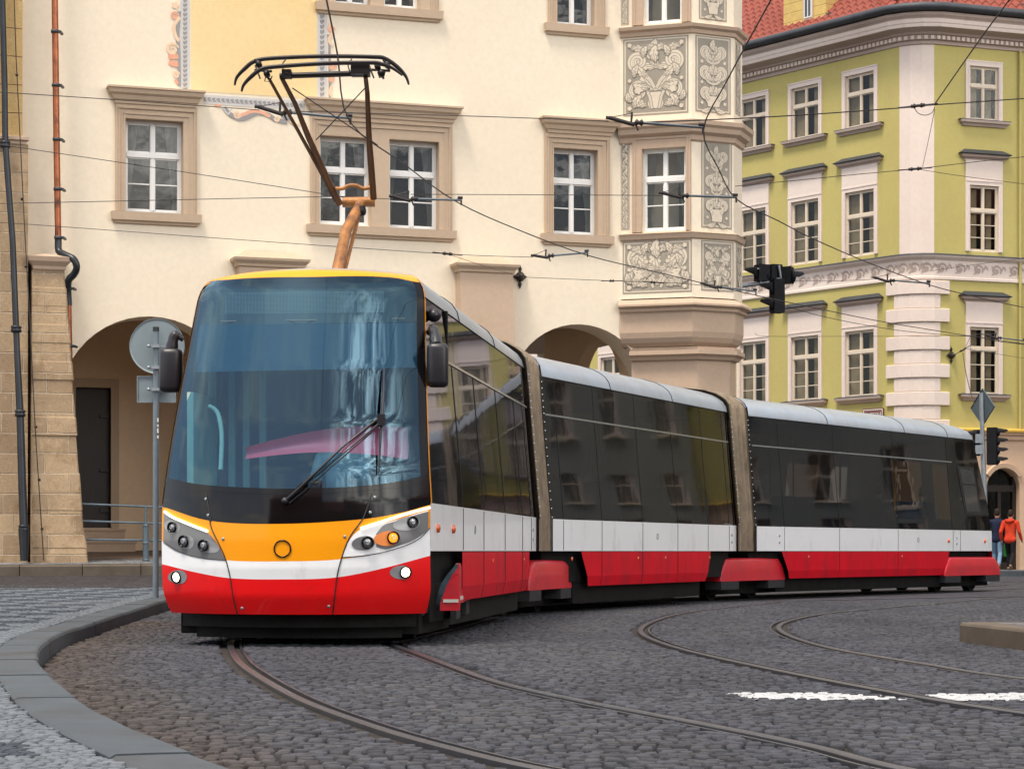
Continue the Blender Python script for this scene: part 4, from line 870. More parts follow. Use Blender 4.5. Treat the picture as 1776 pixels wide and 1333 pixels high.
def stones(name, mat, X0, X1, Y0, Y1, sx, sy, keep, colf, zoff, hj, dome, fine_to=26., rowf=None, warp=.04, seed=1, gap=.009, edge=None):
    r = np.random.default_rng(seed); Yk = np.arange(Y0, Y1, sy); cs = []
    for i, y in enumerate(Yk):
        xs = np.arange(X0(y), X1(y), sx) + r.uniform(0, sx) ; wj = r.normal(0, .1 * sx, len(xs)); cs.append(np.stack([xs + wj, np.full(len(xs), y)], 1))
    c = np.concatenate(cs); x, y = c[:, 0], c[:, 1]
    yy = y + warp * np.sin(x * 1.9 + y * .6) + warp * .7 * np.sin(x * 4.3 - y * 1.3 + 2) + .10 * x * 0; xx = x + warp * np.sin(y * 2.1 + x * .4)
    m = keep(xx, yy); x, y = xx[m], yy[m]; n = len(x)
    hx = sx / 2 - gap / 2 - np.abs(r.normal(0, .05 * sx, n)); hy = sy / 2 - gap / 2 - np.abs(r.normal(0, .05 * sy, n)); rot = r.normal(0, .07, n)
    base = gz(x, y) + zoff + r.normal(0, hj, n); tx, ty = r.normal(0, hj * 7, n), r.normal(0, hj * 7, n)
    U9 = np.array([(-1, -1), (0, -1), (1, -1), (1, 0), (1, 1), (0, 1), (-1, 1), (-1, 0)], float)
    vs = []
    def ring(k, dz):
        out = []
        for u, v in U9:
            kk = k * (1 if u == 0 or v == 0 else .93); a, b_ = u * hx * kk, v * hy * kk
            X = x + a * np.cos(rot) - b_ * np.sin(rot); Y = y + a * np.sin(rot) + b_ * np.cos(rot); out.append(np.stack([X, Y, base + dz + tx * a + ty * b_], 1))
        return out
    vs = ring(1.0, -.035) + ring(.985, -dome * .9) + ring(.80, -dome * .10) + [np.stack([x, y, base], 1)]
    vs = np.stack(vs, 1)                                       # n,25,3
    co = vs.reshape(-1, 3); q = []
    for a in (0, 8):
        for k in range(8): q.append((a + k, a + (k + 1) % 8, a + 8 + (k + 1) % 8, a + 8 + k))
    for k in range(0, 8, 2): q.append((16 + k, 16 + (k + 1) % 8, 24, 16 + (k - 1) % 8))
    q = np.array(q); fc = (q[None] + (np.arange(n) * 25)[:, None, None]).reshape(-1, 4)
    me = bpy.data.meshes.new(name); me.vertices.add(len(co)); me.vertices.foreach_set('co', co.ravel()); me.loops.add(fc.size); me.loops.foreach_set('vertex_index', fc.ravel())
    me.polygons.add(len(fc)); me.polygons.foreach_set('loop_start', np.arange(0, fc.size, 4)); me.polygons.foreach_set('loop_total', np.full(len(fc), 4)); me.polygons.foreach_set('use_smooth', np.ones(len(fc), bool))
    me.update(calc_edges=True); at = me.color_attributes.new('stonecol', 'FLOAT_COLOR', 'POINT'); cc = colf(x, y, r); cc = np.concatenate([cc, np.ones((n, 1))], 1); at.data.foreach_set('color', np.repeat(cc, 25, axis=0).ravel())
    me.materials.append(mat); o = bpy.data.objects.new(name, me); COL.objects.link(o); o['kind'] = 'structure'; return o, (x, y, base, hx, hy, rot, tx, ty)
RA = {k: np.array([(p.x, p.y) for p in v]) for k, v in railsd.items()}
def seg_dist(x, y, poly):
    d = np.full(len(x), 9.0)
    for (ax, ay), (bx, by) in zip(poly[:-1], poly[1:]):
        vx, vy = bx - ax, by - ay; L = vx * vx + vy * vy + 1e-9; t = np.clip(((x - ax) * vx + (y - ay) * vy) / L, 0, 1); d = np.minimum(d, np.hypot(x - ax - t * vx, y - ay - t * vy))
    return d
ISL = [PZ(1668, 1112, 0), PZ(1776, 1127, 0)]
i0, i1 = V(4.23, 21.7, 0), V(4.42, 19.85, 0)
def in_isl(x, y): return (x > 4.2 + (21.7 - y) * .1) & (y > 19.4) & (y < 21.9)
def keep_road(x, y):
    m = (x > kxi(y) + .05) | (y > 38)
    m &= (np.abs(x) < .255 * y + 1.2)
    for k in 'abcd': m &= seg_dist(x, y, RA[k]) > .115
    return m & ~in_isl(x, y)
def col_road(x, y, r):
    n = len(x); k = r.uniform(0, 1, (n, 1)); a = np.array([.078, .076, .079]); b_ = np.array([.066, .071, .083]); c = a * (1 - k) + b_ * k
    f = .5 + .5 * np.sin(x * .9 + y * .35 + 1.0) * np.cos(y * .5 - x * .3); g2 = .5 + .5 * np.sin(x * 2.3 - y * .8 + 2 * np.sin(y * .7)); c = c * (1 - .4 * f[:, None]) + np.array([.055, .06, .076]) * .4 * f[:, None]; c = c * (1.08 - .26 * g2[:, None] * f[:, None])
    brown = smooth(-(x - kxi(y)) + 1.0, .0, .9)[:, None] * (y < 26)[:, None] * .7; c = c * (1 - brown) + np.array([.088, .068, .056]) * brown
    nr = np.zeros(n)
    for k_ in 'abcd': nr = np.maximum(nr, 1 - np.clip(seg_dist(x, y, RA[k_]) / .45, 0, 1))
    nr = nr[:, None] * .7; c = c * (1 - nr) + np.array([.065, .068, .084]) * nr
    return c * r.uniform(.62, 1.25, (n, 1))
ro_, SD = stones('cobbled_road', M['setts'], lambda y: -.255 * y - 1.4, lambda y: .255 * y + 1.4, 6.6, 39, .078, .075, keep_road, col_road, 0, .0028, .0060, seed=11, warp=.05, gap=.009)
# dark bed beneath the joints near the camera
b_ = MB(M['joint'])
ys = np.linspace(4, 39, 60); b_.grid([[V(-.27 * y - 1.6, y, 0), V(-.13 * y, y, 0), V(0, y, 0), V(.13 * y, y, 0), V(.27 * y + 1.6, y, 0)] for y in ys]); b_.v = [(x, y, gzf(x, y) - .024) for x, y, z in b_.v]
b_.build('road_bed', None, kind='structure', recalc=False)

# road markings: paint on the stone tops, broken at the joints
def inquad(x, y, q):
    m = np.ones(len(x), bool)
    for (ax, ay), (bx, by) in zip(q, q[1:] + q[:1]): m &= ((bx - ax) * (y - ay) - (by - ay) * (x - ax)) <= 0
    return m
M['paint'] = pbr('worn_road_paint', (.42, .43, .44), .7, 0, .12, 30, dirt=((.16, .16, .16), 22, .52, .70))
def marking(px, label):
    q = [PZ(x, y, 0) for x, y in px]; q = [(p.x, p.y) for p in q]; x, y, base, hx, hy, rot, tx, ty = SD
    cx = sum(p[0] for p in q) / 4; cy = sum(p[1] for p in q) / 4; near = (np.hypot(x - cx, y - cy) < 3.5)
    X, Y, B, HX, HYY, RR, TX, TY = [a[near] for a in (x, y, base, hx, hy, rot, tx, ty)]; mb = MB(M['paint']); N = 7
    r = random.Random(4)
    for i in range(len(X)):
        for a in range(N):
            for c in range(N):
                u0, u1, v0, v1 = -1 + 2 * a / N, -1 + 2 * (a + 1) / N, -1 + 2 * c / N, -1 + 2 * (c + 1) / N
                pts = []; ok = True
                for u, v in ((u0, v0), (u1, v0), (u1, v1), (u0, v1)):
                    la, lb = u * HX[i], v * HYY[i]; X_, Y_ = X[i] + la * math.cos(RR[i]) - lb * math.sin(RR[i]), Y[i] + la * math.sin(RR[i]) + lb * math.cos(RR[i]); dd = max(abs(u), abs(v))
                    pts.append(V(X_, Y_, B[i] + TX[i] * la + TY[i] * lb - .008 * (.10 * min(dd / .8, 1) + max(0, dd - .8) / .18 * .8) + .004))
                pc = (pts[0] + pts[2]) / 2
                if inquad(np.array([pc.x]), np.array([pc.y]), q)[0] : mb.poly(*pts)
    zz = -.004; mb.poly(*[V(px_, py_, zz) for px_, py_ in q])
    return mb.build('road_marking', None, kind='structure', recalc=False) if mb.f else None
marking([(1258, 1201), (1440, 1200.5), (1592, 1212.5), (1312, 1211)], '')
marking([(1604, 1203), (1776, 1202), (1900, 1212), (1634, 1213)], '')

# left refuge: mosaic paving in light and dark setts, the dark carriageway behind it, far kerb and pavement
def zl(x, y): return gz(x, y) + KH
fs = MB(M['joint']); ys = np.linspace(4, 34, 50)
fs.grid([[V(float(min(-.32 * y - 2, kxo(y) - .5)), y, 0), V(float(kxo(y)) - .4, y, 0), V(float(kxo(y)) + .004, y, 0)] for y in ys]); fs.v = [(x, y, gzf(x, y) + KH - .022) for x, y, z in fs.v]; fs.build('pavement_bed', None, kind='structure', recalc=False)
def yedge(x): return 33.6 + .1 * (x + 5)
def keep_mos(x, y): return (x < kxo(y) - .02) & (y < yedge(x)) & (x > -.255 * y - .9)
def col_mos(x, y, r):
    n = len(x); light = np.array([.165, .187, .208]); dark = np.array([.066, .08, .098])
    d = kxo(y) - x
    chk = ((np.floor((x + .35 * y) / .42).astype(int) + np.floor((y - .3 * x) / .62).astype(int)) % 2 == 0)
    isd = chk & (d > .24)
    c = np.where(isd[:, None], dark, light); return c * r.uniform(.7, 1.12, (n, 1))
stones('mosaic_pavement', M['mosaic'], lambda y: -.255 * y - 1.0, lambda y: float(kxo(y)) + .1, 5.6, 34.2, .054, .052, keep_mos, col_mos, KH - .002, .0010, .0030, seed=5, warp=.03, gap=.005)
def strip(name, mat, f0, f1, zf_, x0=-14., x1=0., n=40):
    mb = MB(mat); xs = np.linspace(x0, x1, n); rows = []
    for t in np.linspace(0, 1, 6):
        rows.append([V(float(x), float(f0(x) * (1 - t) + f1(x) * t), 0) for x in xs])
    mb.grid(rows); mb.v = [(x, y, zf_(x, y)) for x, y, z in mb.v]; return mb.build(name, None, kind='structure', recalc=False)
def walln(x): return 47 + (x + 8.08) / 2.85
kb2 = lambda x: walln(x) - 2.25
M['side_road'] = cobble_mat('dark_side_setts', (.07, .066, .07), (.06, .056, .06), (.05, .047, .043))
strip('side_road', M['side_road'], lambda x: yedge(x), lambda x: kb2(x) + .02, lambda x, y: gzf(x, y) + KH - .03 - .10 * float(smooth(y, 34.5, 37)) , -16, -2.4)
def ztop(x, y): return gzf(x, kb2(x)) + .21 + .04 * (y - kb2(x))
kk = MB(M['kerb_b']); x = -15.0
while x < 3:
    e = x + rk.uniform(.85, 1.3)
    def q(xx, off, z): 
        yy = kb2(xx) + off; return V(xx, yy, ztop(xx, kb2(xx)) + z)
    prof = [(0, -.5), (0, -.03), (.02, -.006), (.04, 0), (.3, .004), (.3, -.1)]; rows = [[q(x + .008, a, z) for a, z in prof], [q(e - .008, a, z) for a, z in prof]]; kk.grid(rows); kk.poly(*rows[0]); kk.poly(*rows[1]); x = e
kk.build('far_kerb', None, kind='structure')
M['pale_pav'] = cobble_mat('pale_paving', (.27, .275, .28), (.17, .18, .2), (.2, .2, .2))
strip('pavement', M['pale_pav'], lambda x: kb2(x) + .29, lambda x: walln(x) + .2, lambda x, y: ztop(x, y), -16, 3.2)
M['brown_floor'] = pbr('arcade_floor', (.16, .115, .085), .75, 0, .2, 1.5)
strip('arcade_floor', M['brown_floor'], lambda x: walln(x) + .2, lambda x: walln(x) + 5.2, lambda x, y: ztop(x, y) + .005, -16, 3.4)

# right traffic island (kerb block with pale top)
ib = MB(M['kerb_b']); pth = [(9.5, 21.9), (4.35, 21.9), (4.22, 21.75), (4.42, 19.8), (4.7, 19.6), (9.5, 19.2)]
ib.mould(pth, [(.0, -.05), (.0, .15), (-.015, .17), (-.03, .178), (-.28, .18)]); ib.m = M['pale_pav']
ip = offs(pth, -.28); ib.poly(*[V(p[0], p[1], .179) for p in ip]); ib.build('traffic_island', None, kind='structure')

# far road markings and far pavement by the green house
fm = MB(M['paint'])
def ground_sheet(mb, px, dz=.004):
    ps = []
    for x, y in px:
        p = PZ(x, y, 0)
        for _ in range(8): p = PZ(x, y, gzf(p.x, p.y) + dz)
        ps.append(p)
    mb.poly(*ps)
ground_sheet(fm, [(1330, 1010), (1460, 1009), (1470, 1006), (1350, 1007)]); ground_sheet(fm, [(1690, 1011), (1900, 1014), (1900, 1010), (1700, 1007)])
fm.build('far_road_marking', None, kind='structure', recalc=False)
pv = MB(M['pale_pav']); w0 = [GL(-20, 3.0, 0), GL(-.9, 3.0, 0), GR(1.2, 2.9, 0), GR(30, 2.9, 0)]; w1 = [GL(-20, -.1, 0), GL(0, -.1, 0), GR(0, -.1, 0), GR(30, -.1, 0)]
zp = .27
pv.grid([[p + V(0, 0, zp) for p in w0], [p + V(0, 0, zp + .01) for p in w1]]); pv.m = M['kerb']; pv.grid([[p + V(0, 0, zp - .3) for p in w0], [p + V(0, 0, zp + .002) for p in w0]]); pv.build('far_pavement', None, kind='structure', recalc=False)
# ================================================================== TRAM
M['t_red'] = pbr('tram_red_paint', (.82, .004, .006), .35, 0, .05, 1.5, coat=.35, coatr=.08, spec=.35, dirt=((.50, .012, .014), 2.6, .56, .85))
M['t_dred'] = pbr('tram_dull_red_skirt', (.62, .003, .016), .5, 0, .10, 1.5, .12, 3, coat=.06, coatr=.2, spec=.12, dirt=((.28, .015, .03), 2.2, .5, .8, (1, 1, .4)))
M['t_white'] = pbr('tram_white_paint', (.84, .86, .88), .35, 0, .03, 1.5, coat=.3, coatr=.08, dirt=((.42, .41, .40), 2.4, .55, .95, (1, 1, .35)))
M['t_yellow'] = pbr('tram_yellow_paint', (.86, .315, .001), .4, 0, .03, 1.5, coat=.2, coatr=.1, spec=.25)
M['t_grey'] = pbr('tram_grey_paint', (.14, .145, .155), .3, 0, .06, 3, coat=.6, coatr=.1)
M['t_black'] = pbr('tram_black_gloss', (.003, .003, .004), .08, 0, .2, 2, coat=.0, coatr=.02, spec=.3)
M['t_silver'] = pbr('tram_silver_roof', (.31, .37, .43), .38, .15, .08, 2.0, .1, 2, coat=.35, coatr=.15, dirt=((.30, .30, .30), 3.0, .45, .8, (1, 1, .5)))
M['t_dark'] = pbr('underframe_dark', (.007, .007, .007), .7, 0, .5, 4)
M['t_bel'] = pbr('bellows_fabric', (.25, .20, .145), .85, 0, .22, 4, .3, 30, dirt=((.10, .075, .055), 4, .5, .75, (1, 1, .3)))
M['t_in'] = pbr('interior_grey', (.22, .23, .23), .7, 0, .1)
M['t_inl'] = pbr('cab_pale_green', (.42, .55, .48), .6, 0, .1)
M['t_shade'] = pbr('sun_blind', (.035, .085, .13), .8, 0, .06)
M['t_disp'] = pbr('display_grey', (.05, .055, .06), .5, 0, .1)
M['t_dot'] = pbr('display_dots', (.42, .44, .44), .5, 0, .1)
M['chrome'] = pbr('trim_bright', (.5, .54, .58), .22, .9, .05)
M['mirror_blk'] = pbr('mirror_housing', (.012, .012, .016), .38, 0, .15, 6)
M['seatblue'] = pbr('seat_fabric', (.05, .10, .22), .9, 0, .2)
M['lit'] = emit('lit_lamp', (1, .86, .62), 4.5); M['lit_strip'] = emit('lit_strip', (1, .9, .74), 1.5); M['lit_amber'] = emit('lit_amber_lamp', (1, .24, .01), 1.1)
M['amber'] = pbr('amber_reflector', (.7, .12, .02), .25, 0, .1, coat=1)
M['lens'] = pbr('lamp_lens', (.30, .31, .32), .06, .6, .1, 20, coat=1)
M['wind'] = glass('windscreen_glass', (.40, .60, .68), .08, (.46, .76, 1.0), wob=.028, ws=.9)
M['t_glass'] = glass('tram_side_glass', (.075, .072, .078), .09, (.62, .64, .72), rough=.035, wob=.05, ws=.9)
M['t_glass2'] = glass('clear_side_glass', (.62, .60, .56), .05, (.70, .69, .68), wob=.06, ws=1.3)

tram = empty('tram', V(A0.x - 1.2, A0.y + .5, 0), 'red white and yellow three section tram taking the bend on cobbles', 'tram')
# cross-section: (half width, z)
PROF = [(1.17, .29), (1.20, .36), (1.23, .5), (1.23, .85), (1.23, 1.3), (1.17, 2.0), (1.11, 2.69), (1.07, 3.2), (1.045, 3.30), (.99, 3.38), (.91, 3.44), (.8, 3.50), (.6, 3.56), (.3, 3.60), (0.0, 3.62)]
FP = [(.29, .50), (.45, .57), (.7, .61), (.95, .62), (1.15, .61), (1.3, .59), (1.6, .54), (2.0, .42), (2.5, .23), (3.0, .02), (3.2, -.07), (3.34, -.14), (3.40, -.20), (3.44, -.38), (3.50, -.80), (3.56, -1.3), (3.60, -1.7), (3.62, -2.0)]
pz = [p[1] for p in PROF]; pw = [p[0] for p in PROF]; fz_, ff = [p[0] for p in FP], [p[1] for p in FP]
def Wz(z): return float(np.interp(z, pz, pw))
def Fz(z): return float(np.interp(z, fz_, ff))
DN, PN = .55, 2.3
class Nose:
    def __init__(s, c, f, r): s.c = c; s.f = f; s.r = r
    def pt(s, t, z, off=0):
        u = Wz(z) * t; v = Fz(z) - DN * abs(t) ** PN; p = s.c + s.r * u + s.f * v + V(0, 0, z)
        if off:
            e = .01; q = s.pt(t + e, z) - s.pt(t - e, z); h = s.pt(t, z + e) - s.pt(t, z - e); n = q.cross(h); n.normalize()
            if n.dot(s.f) < 0: n = -n
            p = p + n * off
        return p
    def normal(s, t, z):
        e = .01; n = (s.pt(t + e, z) - s.pt(t - e, z)).cross(s.pt(t, z + e) - s.pt(t, z - e)); n.normalize(); return n if n.dot(s.f) > 0 else -n
    def tz(s, px, py):                     # photo pixel -> surface parameters
        Y = s.c.y - s.f.y * 0 - .3
        for _ in range(40):
            p = P(px, py, Y); z = min(max(p.z, .2), 3.43); d = Vector((p.x, p.y, 0)) - s.c; t = min(1.0, max(-1.0, d.dot(s.r) / max(Wz(z), .05)))
            v = Fz(z) - DN * abs(t) ** PN; dv = v - d.dot(s.f); Y += dv * s.f.y * .8
        return t, z
CF = A0 - Rt(D1) * HWD
NF = Nose(CF, -D1, Rt(D1))
def curve(pts, nose=NF):
    q = sorted(nose.tz(x, y) for x, y in pts); ts = [a for a, _ in q]; zs = [b for _, b in q]
    def f(t):
        if len(ts) > 2:
            # smooth interpolation
            i = int(np.clip(np.searchsorted(ts, t) - 1, 0, len(ts) - 2)); h = ts[i + 1] - ts[i]
            if h < 1e-6: return zs[i]
            def sl(k):
                if k <= 0: return (zs[1] - zs[0]) / max(ts[1] - ts[0], 1e-6)
                if k >= len(ts) - 1: return (zs[-1] - zs[-2]) / max(ts[-1] - ts[-2], 1e-6)
                return (zs[k + 1] - zs[k - 1]) / max(ts[k + 1] - ts[k - 1], 1e-6)
            x = (min(max(t, ts[0]), ts[-1]) - ts[i]) / h
            return (2 * x ** 3 - 3 * x * x + 1) * zs[i] + (x ** 3 - 2 * x * x + x) * h * sl(i) + (-2 * x ** 3 + 3 * x * x) * zs[i + 1] + (x ** 3 - x * x) * h * sl(i + 1)
        return float(np.interp(t, ts, zs))
    return f
def band(mb, lo, hi, t0=-1, t1=1, off=0, nt=40, nz_=8, nose=NF):
    sm = mb.smooth; mb.smooth = True
    mb.grid([[nose.pt(t0 + (t1 - t0) * i / nt, lo(t0 + (t1 - t0) * i / nt) * (1 - j / nz_) + hi(t0 + (t1 - t0) * i / nt) * (j / nz_), off) for i in range(nt + 1)] for j in range(nz_ + 1)]); mb.smooth = sm
def nline(mb, px, r=.006, off=.002, n=6, close=False, nose=NF):
    q = [nose.tz(x, y) for x, y in px]; q = [(p.x, p.y) for p in catmull([(a, b, 0) for a, b in q], 5)]; mb.tube([nose.pt(t, z, off) for t, z in q], r, n)
c_gtop = curve([(345, 497), (360, 489), (400, 484.5), (540, 480), (680, 481), (722, 489)])
c_seam = curve([(290, 836), (350, 850), (450, 856), (520, 857), (620, 852), (700, 843), (742, 832)])
c_gbot = curve([(290, 828), (350, 840), (450, 846), (520, 847), (620, 843), (700, 833), (742, 822)])
c_blk = curve([(285, 879), (366, 903), (490, 908), (628, 900), (700, 888), (746, 875)])
c_wt = curve([(284, 938), (330, 958), (392, 971), (490, 973), (592, 969), (690, 950), (746, 915)])
c_rt = curve([(284, 978), (340, 992), (400, 1002), (490, 1004), (580, 1001), (660, 986), (746, 963)])
c_rb = lambda t: .29
m = MB(M['t_red']); band(m, c_rb, c_rt); m.build('bumper', tram)
m = MB(M['t_white']); band(m, c_rt, c_wt); m.build('white_band', tram)
m = MB(M['t_yellow']); band(m, c_wt, c_blk); yb = m.build('yellow_band', tram)
m = MB(M['t_black']); band(m, c_blk, c_seam, off=0); band(m, c_seam, c_gbot, off=.004); m.smooth = True
# black border round the windscreen
tl, tr = -.965, .945
band(m, c_gbot, c_gtop, -1, tl, 0, 4, 20); band(m, c_gbot, c_gtop, tr, 1, 0, 4, 20)
m.build('black_mask', tram)
ws = MB(M['wind']); band(ws, c_gbot, c_gtop, tl, tr, 0, 40, 30); wso = ws.build('windscreen', tram, recalc=False)
# yellow cap over the windscreen
m = MB(M['t_yellow']); band(m, c_gtop, lambda t: 3.435, off=0, nz_=6); m.build('yellow_cap', tram)
# roof cap of the nose
m = MB(M['t_silver']); m.smooth = True; m.grid([[NF.pt(-1 + 2 * i / 30, z) for i in range(31)] for z in (3.435, 3.46, 3.5, 3.53, 3.56, 3.58, 3.6, 3.62)]); m.build('roof_cap', tram)
m = MB(M['t_yellow']); m.smooth = True    # yellow edge down the corner, on the visible side and its mirror
for sg in (1, -1):
    rows = []
    for i in range(41):
        z = 1.28 + (3.38 - 1.28) * i / 40; s0 = DN - Fz(z); w = Wz(z)
        rows.append([CF + Rt(D1) * sg * (w + .004) + D1 * (s0 + ds) + V(0, 0, z) for ds in (-.006, .065)])
    m.grid(rows)
m.build('corner_trim', tram)
# seams, screws, emblem ring
def seam(px, r=.006): m = MB(M['black']); nline(m, px, r); m.build('panel_seam', tram)
seam([(364, 903), (368, 918), (380, 943), (392, 971), (401, 1010), (412, 1066)]); seam([(645, 855), (634, 888), (626, 904), (606, 932), (592, 969), (583, 1010), (577, 1064)]); seam([(358, 856), (364, 890), (366, 904)])
seam([(392, 971), (350, 967), (316, 958), (287, 941)], .004); seam([(594, 966), (640, 962), (690, 950), (725, 935), (746, 915)], .004)
for x, y in ((387, 934), (598, 930), (420, 1054), (570, 1051), (357, 865), (361, 893), (650, 862), (642, 888)):
    m = MB(M['steel']); t, z = NF.tz(x, y); m.lathe(NF.pt(t, z), NF.normal(t, z), [(.014, -.002), (.014, .006), (.007, .009), (0, .009)], 10); m.build('screw', tram)
m = MB(M['t_black']); t, z = NF.tz(490, 951); c = NF.pt(t, z, .004); n = NF.normal(t, z); x = n.cross(V(0, 0, 1)).normalized(); y = x.cross(n)
m.tube([c + (x * math.cos(a) + y * math.sin(a)) * .073 for a in [2 * math.pi * i / 40 for i in range(41)]], .007, 6, cap=False); m.build('emblem_ring', tram)
# headlamp pods
def sub(f0, f1, k): return lambda t: f0(t) * (1 - k) + f1(t) * k
pl_t = curve([(284, 889), (300, 897), (330, 910), (361, 924), (378, 944), (390, 969)]); pl_b = curve([(284, 941), (305, 955), (330, 963), (360, 968), (390, 971)])
tL0, tL1 = NF.tz(284, 915)[0], NF.tz(390.5, 970)[0]
pods = []
m = MB(M['t_grey']); band(m, pl_b, pl_t, tL0, tL1, .004, 30, 10); podL = m.build('headlamp_pod', tram)
pr_t = curve([(594, 964), (606, 936), (625, 918), (680, 903), (744, 884)]); pr_b = curve([(594, 966), (640, 961), (680, 953), (717, 938), (744, 918)])
tR0, tR1 = NF.tz(594.5, 965)[0], .985
m = MB(M['t_white']); band(m, pr_b, pr_t, tR0, tR1, .004, 30, 10)
gt_, gb_ = curve([(652, 925), (664, 911), (680, 905), (744, 886)]), curve([(652, 948), (670, 952), (690, 946), (717, 936), (744, 918)])
m.m = M['t_grey']; band(m, gb_, gt_, NF.tz(652, 935)[0], tR1, .008, 24, 8); podR = m.build('headlamp_pod', tram)
m = MB(M['t_grey'])
def ell(mb, x, y, rx, ry, off, ang=0):
    ps = []
    for i in range(28):
        a = 2 * math.pi * i / 28; ex, ey = rx * math.cos(a) * (1.45 if math.cos(a) < 0 else .9), ry * math.sin(a); t, z = NF.tz(x + ex * math.cos(ang) - ey * math.sin(ang), y + ex * math.sin(ang) + ey * math.cos(ang)); ps.append(NF.pt(t, z, off))
    c = NF.pt(*NF.tz(x, y), off); mb.add(ps + [c], [[i, (i + 1) % 28, 28] for i in range(28)])
M['t_lg'] = pbr('lamp_recess_grey', (.30, .31, .33), .3, .3, .1, coat=.6); M['t_or'] = pbr('lamp_recess_glow', (.75, .22, .04), .35, 0, .1)
for pod_, mt, q in ((podL, 't_lg', (302, 914, 12, 11, .006, .4)), (podL, 't_lg', (326, 940, 13, 12, .006, .3)), (podL, 't_lg', (360, 946, -15, 11, .006, .3)), (podR, 't_lg', (709, 907, 20, 12, .012, -.15)), (podR, 't_or', (675, 933, 19, 13, .014, -.1)), (podR, 't_grey', (634, 941, 17, 12, .011, -.1))):
    m = MB(M[mt]); ell(m, *q); m.build('lamp_recess', pod_, recalc=False)
def lamp(px, py, r, mat, name='headlight', off=.03, par=tram):
    t, z = NF.tz(px, py); c = NF.pt(t, z, off); n = (NF.normal(t, z) + V(0, -.5, 0)).normalized(); h = MB(M['t_black']); h.lathe(c, n, [(r, -.08), (r, .004), (r * .82, .006), (r * .78, -.018), (r * .6, -.03)], 22); ho = h.build(name, par)
    l = MB(mat); l.lathe(c, n, [(r * .74, -.012), (r * .5, -.002), (0, .002)], 20); l.build('lens', ho); 
    if mat is not M['lit']: q = MB(M['chrome']); q.lathe(c, n, [(r * .36, .0), (r * .34, .006), (r * .22, .002)], 16); q.build('reflector', ho)
    return ho
for x, y, rr, mm in ((302, 914, 9.5, 'lens'), (321.5, 938, 10.5, 'lens'), (355.5, 945, 10, 'lens'), (636, 940, 10.5, 'lens'), (680, 932, 11, 'lit_amber'), (713.5, 905, 10, 'lens')):
    lamp(x, y, rr / 192, M[mm])
for q in ((312, 1000, 14), (699, 992, 16)):
    m = MB(M['t_lg']); ell(m, q[0], q[1], q[2], 12, .003, 0); m.build('lamp_recess', tram, recalc=False)
lamp(308, 1000, 10.5 / 192, M['lit'], 'headlight', .022); lamp(702, 991.5, 10.5 / 192, M['lit'], 'headlight', .022)
m = MB(M['lit_strip']); nline(m, [(287, 887), (300, 896), (330, 909), (361, 921)], .011, .010, 8); nline(m, [(744, 880), (700, 892), (660, 905), (625, 916)], .011, .012, 8); m.build('daytime_light_strip', tram)

# wipers
m = MB(M['mirror_blk'])
def wp(x, y, off): return NF.pt(*NF.tz(x, y), off)
m.tube([wp(497, 868, .03), wp(520, 850, .07), wp(590, 782, .09), wp(655, 727, .09)], [.016, .014, .011, .009], 7)
m.tube([wp(492, 872, .03), wp(512, 858, .06), wp(600, 785, .075), wp(658, 733, .08)], .007, 6); m.tube([wp(503, 873, .03), wp(530, 851, .05), wp(655, 740, .07)], .006, 6)
for x, y in ((495, 869),): m.lathe(wp(x, y, .0), NF.normal(*NF.tz(x, y)), [(.03, -.01), (.03, .04), (.015, .055), (0, .055)], 12)
m.box(lambda a, n, z: wp(655, 733, .085) + V(a, n, z), -.035, .035, -.02, .02, -.05, .05)
m.tube([wp(664, 641, .03), wp(661, 700, .05), wp(656, 760, .05), wp(655, 822, .03)], [.006, .015, .015, .006], 6)
m.build('wiper', tram)
# destination display, blind and cab behind the glass
def inn(x, y, d):
    t, z = NF.tz(x, y); return NF.pt(t, z) + D1 * d
def ipatch(mb, pts, d, sub_=10):
    (ax, ay), (bx, by), (cx, cy), (dx, dy) = pts
    rows = []
    for j in range(5):
        v = j / 4; rows.append([inn((ax * (1 - u) + bx * u) * (1 - v) + (dx * (1 - u) + cx * u) * v, (ay * (1 - u) + by * u) * (1 - v) + (dy * (1 - u) + cy * u) * v, d) for u in [i / sub_ for i in range(sub_ + 1)]])
    mb.grid(rows)
m = MB(M['t_disp']); ipatch(m, [(345, 492), (722, 486), (722, 556), (340, 562)], .10); m.m = M['t_shade']; ipatch(m, [(338, 562), (720, 558), (722, 636), (338, 644)], .07)
di = m.build('destination_display', tram, recalc=False)
m = MB(M['t_dot']); 
for x0, x1 in ((386, 612), (616, 664)):
    for i in range(int((x1 - x0) / 2.5)):
        for j in range(17):
            x = x0 + i * 2.5; y = 507 + j * 2.2 - (x - 386) * .01; p = inn(x, y, .09); m.poly(p, p + Rt(D1) * .0075, p + Rt(D1) * .0075 + V(0, 0, .0065), p + V(0, 0, .0065))
m.build('display_dots', di, recalc=False)
m = MB(M['fr_red']); m.tube([inn(380, 556, .06), inn(520, 554, .06), inn(700, 551, .06)], .005, 6)  # thin red tube standing in for a reflected line in the windscreen
m.build('red_reflection', di)
CFm = CF
def TL(u, s, z): return CF + Rt(D1) * u + D1 * s + V(0, 0, z)
m = MB(M['t_dark']); m.box(TL, -1.1, 1.1, .3, 2.2, .32, .40); 
m.grid([[TL(u, s + .45 * abs(u) ** 2, z) for u in (-1.05, -.8, -.4, 0, .4, .8, 1.05)] for s, z in ((-.42, 1.30), (-.1, 1.42), (.3, 1.38), (.35, .9))]); m.box(TL, -1.1, 1.1, 1.9, 1.95, .4, 3.2); m.box(TL, -.95, .95, .8, 1.9, 3.22, 3.26); m.build('cab_interior', tram)
m = MB(M['t_inl'])
